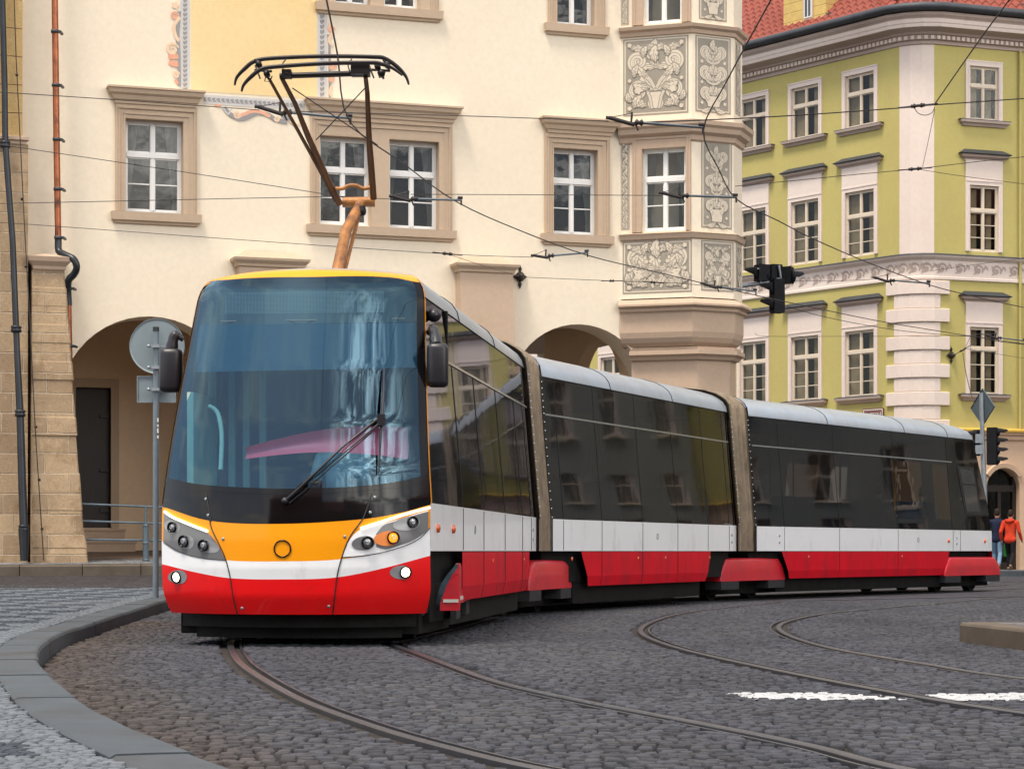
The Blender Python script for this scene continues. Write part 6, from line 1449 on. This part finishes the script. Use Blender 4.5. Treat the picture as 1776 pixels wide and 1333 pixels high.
turnbuckle(1664, 610, 1676, 603, 60, 'black insulator beside the wire anchor on the green wall')

# ================================================================== SIGNS, SIGNALS, RAILING
def clampT(p): return lambda a, n, z: p + V(a, n, z)
pb = P(270, 1038, 29.5); sp = empty('traffic_sign', pb, 'round traffic sign on a grey pole seen from the back beside the tram', 'traffic sign')
M['signback'] = pbr('sign_back_grey', (.22, .27, .29), .5, .4, .06, 6, coat=.1); M['polegrey'] = pbr('sign_pole_grey', (.16, .20, .23), .45, .4, .1, 8)
m = MB(M['polegrey']); top = P(270.5, 573, 29.5); m.tube([V(pb.x, pb.y, pb.z - .05), top], .038, 14); m.build('pole', sp)
m = MB(M['black']); m.tube([top - V(0, 0, .01), top + V(0, 0, .045)], [.043, .04], 14); m.build('pole_cap', sp)
m = MB(M['signback']); c = P(272, 600, 29.6) + V(0, .02, 0); m.lathe(c, V(0, -1, 0), [(0, 0), (.325, 0), (.345, .0), (.350, .012), (.354, .012), (.354, -.012), (.345, -.014), (0, -.014)], 60); m.build('sign_disc', sp)
m = MB(M['signback']); T_ = clampT(P(271.5, 675, 29.6)); 
m.box(T_, -.245, .245, .0, .006, -.165, .165)
for q in ((-.25, .25, -.018, .006, -.17, -.158), (-.25, .25, -.018, .006, .158, .17), (-.25, -.238, -.018, .006, -.158, .158), (.238, .25, -.018, .006, -.158, .158)): m.box(T_, *q)
m.build('sign_plate', sp)
m = MB(M['steel'])
for y in (600, 637, 675):
    T_ = clampT(P(270, y, 29.45)); m.box(T_, -.11, .13, .02, .1, -.012, .012); m.box(T_, -.05, .05, -.03, .05, -.02, .02); m.lathe(P(258, y, 29.45), V(0, -1, 0), [(.02, 0), (.02, .03), (0, .03)], 8)
m.build('clamp', sp)
M['sticker'] = pbr('torn_sticker', (.55, .56, .57), .6, 0, .1); m = MB(M['sticker']); p = P(273, 725, 29.46)
for k, (dz, h) in enumerate(((0, .05), (.08, .03), (.13, .06), (.22, .04))): m.box(clampT(p), .0, .018, -.03, .0, -dz - h, -dz)
m.build('sticker', sp)

rp = P(253, 970, 46.4); rl_ = empty('railing', V(rp.x, rp.y, ztop(rp.x, rp.y) - .02), 'dark blue grey pedestrian railing in front of the arcade door', 'railing')
m = MB(M['bluegrey'])
for ya, yb_ in ((873.5, 879.5), (903, 908), (935, 937)):
    a = P(143, ya, 46.0); b_ = P(330, yb_ + (yb_ - ya) * .3, 46.9); m.tube([a + (a - b_) * .3, b_ + (b_ - a) * 2], .022, 8)
m.build('rails', rl_)
for x in (253, 440):
    m = MB(M['bluegrey']); Y = 46.4 + (x - 253) * .0055; a = P(x, 877, Y); zg = ztop(a.x, min(a.y, walln(a.x))) - .03; m.tube([V(a.x, a.y, zg), V(a.x, a.y, a.z - .38)], .06, 12); m.tube([V(a.x, a.y, a.z - .40), a], .026, 10)
    for z in (zg + .05, a.z - .75, a.z - .40): m.lathe(V(a.x, a.y, z), V(0, 0, 1), [(.06, -.02), (.075, 0), (.06, .03)], 12)
    m.build('post', rl_)

# traffic light cluster hanging beside the oriel
M['sigblk'] = pbr('signal_black', (.010, .011, .014), .65, 0, .3); M['siglens'] = pbr('dark_lens', (.03, .02, .02), .12, 0, .2, coat=1)
Yt = 56.0
tl_ = empty('traffic_light', P(1345, 545, Yt), 'black traffic light heads on an outrigger arm beside the oriel', 'traffic light')
m = MB(M['steel']); m.tube([P(1240, 502, Yt), P(1290, 495.5, Yt), P(1320, 491, Yt)], .05, 10); m.tube([P(1318, 491.5, Yt), P(1364, 484, Yt)], .07, 10); m.build('arm', tl_)
m = MB(M['steel']); m.tube([P(1351, 460, Yt - .05), P(1358, 502, Yt - .05)], .03, 8); m.tube([P(1320, 492, Yt - .1), P(1320, 475, Yt - .1)], .02, 6); m.build('bracket', tl_)
def head(x0, x1, y0, y1, Y, vis, n, par, side=-1, vz=None):
    c = P((x0 + x1) / 2, (y0 + y1) / 2, Y); w = (x1 - x0) * Y / FPX; H = (y1 - y0) * Y / FPX; ang = math.radians(25 * -side); ca, sa = math.cos(ang), math.sin(ang)
    def T(a, n_, z): return c + V(a * ca - n_ * sa, a * sa + n_ * ca, z)
    m = MB(M['sigblk']); bv = .03; rows = []
    for nn, k in ((-.13, .0), (-.13, 1), (-.10, 1.0), (.10, 1.0), (.13, .96), (.13, 0)):
        kk = max(k, .001); rows.append([T(a * w / 2 * kk, nn, z * H / 2 * kk) for a, z in ((-1, -.94), (-.9, -1), (.9, -1), (1, -.94), (1, .94), (.9, 1), (-.9, 1), (-1, .94))])
    m.grid(rows, True); ho = m.build('signal_head', par)
    v = MB(M['sigblk'])
    for i in range(n):
        zc_ = (vz[i] if vz else ((i + .5) / n - .5)) * H; cc = T(side * w * .5, 0, zc_); d = V(side * .95, .35, -.08).normalized(); up = V(0, 0, 1); x = d.cross(up).normalized(); rr = min(.15, H / n * .42)
        rows = []
        for h_, r_ in ((-.05, rr), (.10, rr), (.26, rr)):
            a0 = -.1 if h_ < .2 else .5; rows.append([cc + d * (h_ + (.0)) + (x * math.cos(t) + up * math.sin(t)) * r_ for t in [a0 + (math.pi - 2 * a0) * k / 10 for k in range(11)]])
        v.grid(rows); v.add([cc + d * .02 + (x * math.cos(t) + up * math.sin(t)) * rr for t in [2 * math.pi * k / 16 for k in range(16)]], [list(range(16))])
        v.lathe(cc - d * .05, d, [(0, 0), (rr, 0), (rr, .07)], 16)
    v.build('visor', ho); return ho
head(1310, 1333, 459, 488, Yt, 1, 1, tl_); head(1332, 1354, 459, 484, Yt + .1, 1, 1, tl_, vz=[-.3]); head(1355, 1375, 463, 492, Yt, 0, 1, tl_, 1, vz=[-.1])
head(1337, 1358, 484, 543, Yt - .1, 1, 2, tl_, vz=[.22, -.24])
m = MB(M['siglens']); m.lathe(P(1315, 467, Yt - .25), V(-.5, -1, 0), [(0, 0), (.04, -.01), (.0, .02)], 10); m.build('indicator_lamp', tl_)

# signal post behind the tram's tail
Yp = 57.0; zb_ = gzf(P(1708, 960, Yp).x, Yp) + .0
bp_ = P(1711, 990, Yp); sp2 = empty('traffic_light', V(bp_.x, bp_.y, zb_), 'black traffic light and diamond sign on a post behind the tram tail', 'traffic light')
m = MB(M['steel']); tp = P(1702, 681, Yp); m.tube([V(bp_.x, bp_.y, zb_ - .05), P(1707, 850, Yp), P(1704, 760, Yp), tp], [.075, .07, .06, .05], 12); m.build('post', sp2)
c = P(1705, 706, Yp + .1); M['diam'] = pbr('dark_sign_back', (.085, .115, .14), .55, .2, .06, 6); m = MB(M['diam']); dd = V(math.cos(R(-58)), math.sin(R(-58)), 0); nn = V(dd.y, -dd.x, 0)
hw_ = .42
def dq(k, off): return [c + dd * hw_ * k + nn * off, c + V(0, 0, hw_ * 1.1 * k) + nn * off, c - dd * hw_ * k + nn * off, c - V(0, 0, hw_ * 1.1 * k) + nn * off]
m.poly(*dq(1, .01)); m.poly(*dq(1, -.01)); m.grid([dq(1, .03), dq(1, -.01)], True); m.box(lambda a, n, z: c + dd * a - nn * (.02 + n) + V(0, 0, z), -.2, .2, 0, .02, -.03, .03); m.build('diamond_sign', sp2)
m = MB(M['steel'])
for y0, y1 in ((752, 768), (772, 786)): 
    T_ = clampT(P(1699, (y0 + y1) / 2, Yp - .1)); m.box(T_, -.10, .08, 0, .03, -.11, .11)
m.build('bracket', sp2)
head(1713, 1730, 741, 806, Yp, 1, 4, sp2, 1); head(1691, 1703, 745, 790, Yp + .4, 1, 3, sp2, -1)

# ================================================================== PEOPLE
M['skin'] = pbr('skin', (.50, .27, .19), .55, 0, .08, 8); M['hair'] = pbr('dark_hair', (.02, .014, .010), .6, 0, .3, 20)
M['c_red'] = pbr('red_hoodie_cloth', (.58, .05, .02), .85, 0, .15, 6, .3, 30); M['c_navy'] = pbr('navy_jacket_cloth', (.014, .02, .045), .85, 0, .2, 6, .3, 30); M['c_black'] = pbr('black_trousers_cloth', (.012, .011, .013), .85, 0, .2, 6)
M['c_jean'] = pbr('pale_jeans', (.16, .25, .36), .85, 0, .2, 6); M['shoe'] = pbr('tan_shoe', (.20, .14, .09), .7, 0, .2); M['c_shirt'] = pbr('pale_blue_shirt', (.42, .58, .66), .8, 0, .1, 6); M['bag'] = pbr('green_bag', (.02, .42, .05), .5, 0, .1); M['c_grey'] = pbr('grey_jumper', (.08, .06, .09), .85, 0, .2, 6); M['c_teal'] = pbr('teal_coat', (.05, .16, .17), .85, 0, .2, 6)
def skin_mesh(name, chains, mat, parent, T, vox=.011, root=0):
    """one continuous surface: tapered limbs and joints fused by a voxel remesh; points carry a radius or (lateral, depth) radii"""
    mb = MB(mat); I = Vector
    def ell_(c, rx, ry, rz):
        rows = [[c + I((rx * math.sin(a) * math.cos(b_), ry * math.sin(a) * math.sin(b_), rz * math.cos(a))) for b_ in [2 * math.pi * k / 14 for k in range(14)]] for a in [math.pi * (i + .02) / 8.04 for i in range(9)]]
        mb.grid(rows, True); mb.poly(*rows[0]); mb.poly(*rows[-1])
    for ch in chains:
        q = [(I(p), r if isinstance(r, tuple) else (r, r)) for p, r in ch]
        for p, r in q: ell_(p, r[0], r[1], (r[0] + r[1]) / 2)
        for (p, r), (p2, r2) in zip(q[:-1], q[1:]):
            d = (p2 - p).normalized()
            if (p2 - p).length < 1e-4: continue
            x = I((1, 0, 0)) if abs(d.x) < .8 else I((0, 0, 1)); x = (x - d * x.dot(d)).normalized(); y = d.cross(x)
            rows = []
            for k in range(5):
                t = k / 4; c = p.lerp(p2, t); rx, ry = r[0] * (1 - t) + r2[0] * t, r[1] * (1 - t) + r2[1] * t; rows.append([c + x * rx * math.cos(b_) + y * ry * math.sin(b_) for b_ in [2 * math.pi * m_ / 14 for m_ in range(14)]])
            mb.grid(rows, True); mb.poly(*rows[0]); mb.poly(*rows[-1])
    me = bpy.data.meshes.new(name); me.from_pydata([tuple(v) for v in mb.v], [], mb.f); bm = bmesh.new(); bm.from_mesh(me); bmesh.ops.recalc_face_normals(bm, faces=bm.faces); bm.to_mesh(me); bm.free()
    ob = bpy.data.objects.new(name, me); COL.objects.link(ob)
    md = ob.modifiers.new('r', 'REMESH'); md.mode = 'VOXEL'; md.voxel_size = vox; sm = ob.modifiers.new('s', 'SMOOTH'); sm.factor = .5; sm.iterations = 3
    bpy.context.view_layer.update(); dg = bpy.context.evaluated_depsgraph_get(); m2 = bpy.data.meshes.new_from_object(ob.evaluated_get(dg)); bpy.data.objects.remove(ob)
    off = Vector((0, 0, 0)); q = parent
    while q is not None: off += q.location; q = q.parent
    n = len(m2.vertices); co = np.empty(n * 3); m2.vertices.foreach_get('co', co); o0 = T(I((0, 0, 0))); ex, ey, ez = T(I((1, 0, 0))) - o0, T(I((0, 1, 0))) - o0, T(I((0, 0, 1))) - o0
    A = np.array([ex, ey, ez]); co = co.reshape(-1, 3) @ A + np.array(o0 - off); m2.vertices.foreach_set('co', co.ravel()); m2.update()
    m2.materials.clear(); m2.materials.append(mat); m2.polygons.foreach_set('use_smooth', [True] * len(m2.polygons))
    o = bpy.data.objects.new(name, m2); COL.objects.link(o)
    if parent is not None: o.parent = parent
    return o
def hand(w, d, dn):
    """palm and five fingers from the wrist w, pointing along d; dn = thumb side"""
    w, d, dn = Vector(w), Vector(d).normalized(), Vector(dn).normalized(); pc = w + d * .05; curl = d.cross(dn).normalized() * .35; ch = [[(tuple(w), .024), (tuple(pc), (.036, .018))]]
    for i, (o, l) in enumerate(((.027, .072), (.009, .08), (-.009, .075), (-.027, .06))):
        b = pc + dn * o; m = b + d * l * .45 + dn * o * .1 + curl * .02; e = m + (d + curl * .9).normalized() * l * .5; ch.append([(tuple(pc), (.036, .018)), (tuple(b + d * .03), .0095), (tuple(m), .0085), (tuple(e), .007)])
    b = w + d * .03 + dn * .03; ch.append([(tuple(pc), (.036, .018)), (tuple(b + dn * .01), .012), (tuple(b + d * .03 + dn * .03), .0095), (tuple(b + d * .055 + dn * .035), .008)]); return ch
def person(loc, yaw, J, cl, label, scale=1.0, par=None, sit=False, hairL=False):
    """J: joint positions in the body's own frame (x right, y forward, z up)"""
    root = empty('person', loc, label, 'person')
    if par is None: pass
    c, s = math.cos(yaw), math.sin(yaw)
    def T(p): p = Vector(p) * scale; return Vector(loc) + V(p.x * c - p.y * s, p.x * s + p.y * c, p.z)
    pe, ch_, nk, hd = J['pelvis'], J['chest'], J['neck'], J['head']
    body = [[(pe, (.14, .10)), (J['waist'], (.125, .09)), (ch_, (.155, .10)), (nk, .055), (hd, (.075, .09)), (tuple(Vector(hd) + V(0, .0, .09)), (.065, .08))]]
    for sd in 'lr': body += [[(ch_, (.155, .10)), (J['sh' + sd], .052), (J['el' + sd], .04), (J['wr' + sd], .026)]]; body += [[(pe, (.14, .10)), (J['hp' + sd], .085), (J['kn' + sd], .055), (J['an' + sd], .04)]]
    for sd in 'lr':
        w = Vector(J['wr' + sd]); d = (w - Vector(J['el' + sd])).normalized(); body += hand(w, d, V(0, 1, 0) - d * d.y)
    # face: nose and ears drawn out of the head
    h = Vector(hd); body += [[(hd, (.075, .09)), (tuple(h + V(0, .095, .0)), .018), (tuple(h + V(0, .118, -.012)), .010)]]
    for sx in (-1, 1): body += [[(hd, (.075, .09)), (tuple(h + V(sx * .082, -.01, 0)), .014)]]
    bo = skin_mesh('body', body, M['skin'], root, T, .009)
    m = MB(M['enamelw'])
    for sx in (-1, 1): m.lathe(T(h + V(sx * .03, .088, .03)), (T(h + V(sx * .03, .2, .03)) - T(h + V(sx * .03, .088, .03))), [(.0, .012), (.009, .006), (.012, 0)], 8)
    m.m = M['hair']
    for sx in (-1, 1): m.lathe(T(h + V(sx * .03, .097, .03)), (T(h + V(sx * .03, .2, .03)) - T(h + V(sx * .03, .088, .03))), [(0, .005), (.006, .003), (.006, 0)], 8)
    m.m = M['c_red2']; m.tube([T(h + V(-.022, .094, -.05)), T(h + V(0, .102, -.052)), T(h + V(.022, .094, -.05))], .005, 6); m.build('face', bo)
    # clothes
    k = 1.14
    top = [[(tuple(Vector(pe) + V(-.07, 0, -.03)), (.12, .125)), (tuple(Vector(pe) + V(.07, 0, -.03)), (.12, .125))], [(pe, (.175, .13)), (J['waist'], (.155, .118)), (ch_, (.178, .125)), (tuple(Vector(nk) - V(0, 0, .02)), .075)]]
    for sd in 'lr': top += [[(ch_, (.178, .125)), (J['sh' + sd], .07), (J['el' + sd], .055), (tuple(Vector(J['el' + sd]).lerp(Vector(J['wr' + sd]), .92)), .042)]]
    skin_mesh('jacket', top, cl[0], root, T)
    for sd in 'lr': pass
    skin_mesh('trousers', [[(pe, (.155, .118)), (J['hp' + sd], .098), (J['kn' + sd], .07), (tuple(Vector(J['kn' + sd]).lerp(Vector(J['an' + sd]), .95)), .056)] for sd in 'lr'], cl[1], root, T)
    for sd in 'lr':
        a = Vector(J['an' + sd]); t = Vector(J['to' + sd]); skin_mesh('shoe', [[(tuple(a - V(0, 0, .02)), .045), (tuple(a + V(0, -.03, -.05)), (.042, .04)), (tuple(a.lerp(t, .6)), (.045, .035)), (tuple(t), (.04, .028))]], cl[2], root, T)
    hs = [[(tuple(h + V(0, -.02, .03)), (.086, .095)), (tuple(h + V(0, -.015, .10)), (.078, .09))]]
    if hairL: hs[0] = [(tuple(h + V(0, -.05, -.10)), (.06, .04))] + hs[0]
    skin_mesh('hair', hs, cl[3], root, T)
    return root, T
M['c_red2'] = pbr('lips', (.35, .10, .09), .5)
def walkJ(st=.0, bend=.0):
    return dict(pelvis=(0, 0, .93), waist=(0, .01, 1.08), chest=(0, .02, 1.34), neck=(0, .03, 1.50), head=(0, .05, 1.62), shl=(-.2, .02, 1.41), shr=(.2, .02, 1.41), ell=(-.26, -.10, 1.14), elr=(.27, .02, 1.13), wrl=(-.27, .02, .90), wrr=(.30, .16, .90),
        hpl=(-.09, 0, .88), hpr=(.09, 0, .88), knl=(-.09, .16, .50), knr=(.10, -.02, .49), anl=(-.09, .14, .10), anr=(.10, -.30, .17), tol=(-.09, .30, .03), tor=(.10, -.20, .03))
# red hoodie walking away to the right; navy jacket half behind the tram
pz_ = .285
def person_at(px, Y): return V((px - CX) / FPX * Y, Y, pz_)
r1, T1 = person(person_at(1752, 68.6), math.radians(-28), walkJ(), (M['c_red'], M['c_black'], M['shoe'], M['hair']), 'person in a red hoodie and black trousers walking away past the shop door')
# hood lying on the shoulders
skin_mesh('hood', [[((-.10, -.06, 1.47), .05), ((0, -.11, 1.45), .065), ((.10, -.06, 1.47), .05)]], M['c_red'], r1, T1)
r2, T2 = person(person_at(1729, 68.9), math.radians(-20), walkJ(), (M['c_navy'], M['c_jean'], M['shoe'], M['hair']), 'person in a dark navy jacket and pale jeans walking beside the tram tail', 1.02)
hnd = T2(Vector((.32, .2, .80))); m = MB(M['bag']); Tb = clampT(hnd - V(0, 0, .0)); rows = []
for z, k in ((-.42, .9), (-.40, 1.0), (-.15, 1.05), (.0, .85)): rows.append([Tb(a * k, b_ * k, z) for a, b_ in ((-.15, -.05), (.15, -.05), (.15, .05), (-.15, .05))])
m.grid(rows, True); m.poly(*rows[0]); m.tube(catmull([Tb(-.09, 0, -.0), Tb(-.04, 0, .09), Tb(.04, 0, .09), Tb(.09, 0, 0)], 4), .008, 6); m.build('shopping_bag', None, label='bright green carrier bag in the hand of the navy jacket walker', category='bag')
# driver and passengers, seated inside the tram (they stand on their own as people)
def sitJ():
    return dict(pelvis=(0, 0, .5), waist=(0, -.02, .66), chest=(0, 0, .92), neck=(0, .02, 1.08), head=(0, .05, 1.21), shl=(-.2, .0, .99), shr=(.2, .0, .99), ell=(-.25, .12, .74), elr=(.25, .12, .74), wrl=(-.18, .38, .76), wrr=(.18, .38, .76),
        hpl=(-.1, .04, .5), hpr=(.1, .04, .5), knl=(-.12, .44, .5), knr=(.12, .44, .5), anl=(-.12, .46, .10), anr=(.12, .46, .10), tol=(-.12, .60, .03), tor=(.12, .60, .03))
dl = TL(.28, .75, .72); yawd = math.atan2(D1.x, -D1.y)
person(dl, math.pi - math.atan2(D1.x, D1.y), sitJ(), (M['c_shirt'], M['c_navy'], M['shoe'], M['hair']), 'person in a pale blue shirt driving, seen through the windscreen')
def seated(s, u, cl, label):
    p = T3(u, s, .80); person(p, -math.atan2(D3.x, D3.y), sitJ(), cl, label)
seated(6.55, .65, (M['c_grey'], M['c_black'], M['shoe'], M['hair']), 'dark clothed person seated by the window in the rear tram section')
seated(8.75, .65, (M['c_teal'], M['c_black'], M['shoe'], M['hair']), 'person in a teal coat seated nearest the tail of the tram')

# ================================================================== HOUSES ACROSS THE SQUARE (seen as reflections)
def facade(o, ax, L, H, mat, label, wz=(1.2, 4.6, 8.0, 11.4), roof=3.0, wcol='ivory', step=2.7):
    F_ = Fr(o, ax); e = empty('town_house', F_(L / 2, 0, 0), label, 'building', 'houses across the square')
    holes = []; n = int(L / step)
    for k in range(n):
        a = (k + .5) * L / n
        for z in wz:
            if z + 2 < H: holes.append(('r', a - .55, a + .55, z, z + (2.0 if z > 2 else 2.3)))
    w = MB(mat); wall(w, F_, 0, L, -.3, H, holes, .22, rev=M['pinkw']); w.poly(F_(0, 0, 0), F_(0, -9, 0), F_(0, -9, H), F_(0, 0, H)); w.poly(F_(L, 0, 0), F_(L, -9, 0), F_(L, -9, H), F_(L, 0, H)); w.poly(F_(0, -9, 0), F_(L, -9, 0), F_(L, -9, H), F_(0, -9, H)); w.build('wall', e)
    c = MB(M['pinkd']); hood(c, F_, 0, L, [(0, H - .5), (.1, H - .45), (.12, H - .2), (.35, H - .1), (.4, H)]); c.build('cornice', e)
    r = MB(M['tile']); r.poly(F_(-.2, .5, H), F_(L + .2, .5, H), F_(L + .2, -4.5, H + roof), F_(-.2, -4.5, H + roof)); r.poly(F_(-.2, -9.2, H), F_(L + .2, -9.2, H), F_(L + .2, -4.5, H + roof), F_(-.2, -4.5, H + roof)); r.poly(F_(0, 0, H), F_(0, -9, H), F_(0, -4.5, H + roof)); r.poly(F_(L, 0, H), F_(L, -9, H), F_(L, -4.5, H + roof)); r.build('roof', e)
    fr_ = MB(M[wcol]); g = MB(M['gpane'])
    for (_, a0, a1, z0, z1) in holes:
        for (x0, x1, y0, y1) in ((a0, a0 + .07, z0, z1), (a1 - .07, a1, z0, z1), (a0 + .07, a1 - .07, z0, z0 + .07), (a0 + .07, a1 - .07, z1 - .07, z1), ((a0 + a1) / 2 - .04, (a0 + a1) / 2 + .04, z0 + .07, z1 - .07), (a0 + .07, (a0 + a1) / 2 - .04, z0 + 1.25, z0 + 1.33), ((a0 + a1) / 2 + .04, a1 - .07, z0 + 1.25, z0 + 1.33)): fr_.box(F_, x0, x1, -.17, -.1, y0, y1)
        fr_.box(F_, a0 - .12, a1 + .12, .0, .12, z0 - .1, z0); g.poly(F_(a0, -.14, z0), F_(a1, -.14, z0), F_(a1, -.14, z1), F_(a0, -.14, z1))
    fo_ = fr_.build('window_frames', e); g.build('panes', fo_)
    return e
M['h_pale'] = plaster('pale_grey_green_plaster', (.36, .38, .34), (.32, .33, .30), (.25, .25, .23)); M['h_ochre'] = plaster('ochre_plaster', (.42, .30, .15), (.36, .26, .14), (.3, .22, .13)); M['h_grey'] = plaster('grey_plaster', (.34, .32, .29), (.30, .28, .25), (.22, .2, .18)); M['h_rose'] = plaster('rose_plaster', (.44, .24, .19), (.38, .21, .17), (.3, .18, .15))
facade((40, -26), (-1, .05), 22, 15.5, M['h_grey'], 'grey three storey town house behind the viewer, right of the pair')
facade((18, -25), (-1, 0), 16, 14, M['h_ochre'], 'ochre town house with a low tiled roof behind the viewer', wz=(1.2, 4.6, 8.0))
facade((2, -25), (-1, -.03), 26, 17.5, M['h_rose'], 'rose coloured town house behind the viewer, left end of the row')
facade((36, 78), (-.05, -1), 40, 14, M['h_pale'], 'pale grey green town house on the right side of the square facing the tram', step=3)
facade((34, 37), (.06, -1), 34, 12, M['h_grey'], 'grey town house on the right side of the square nearer the viewer', wz=(1.2, 4.6, 8.0))
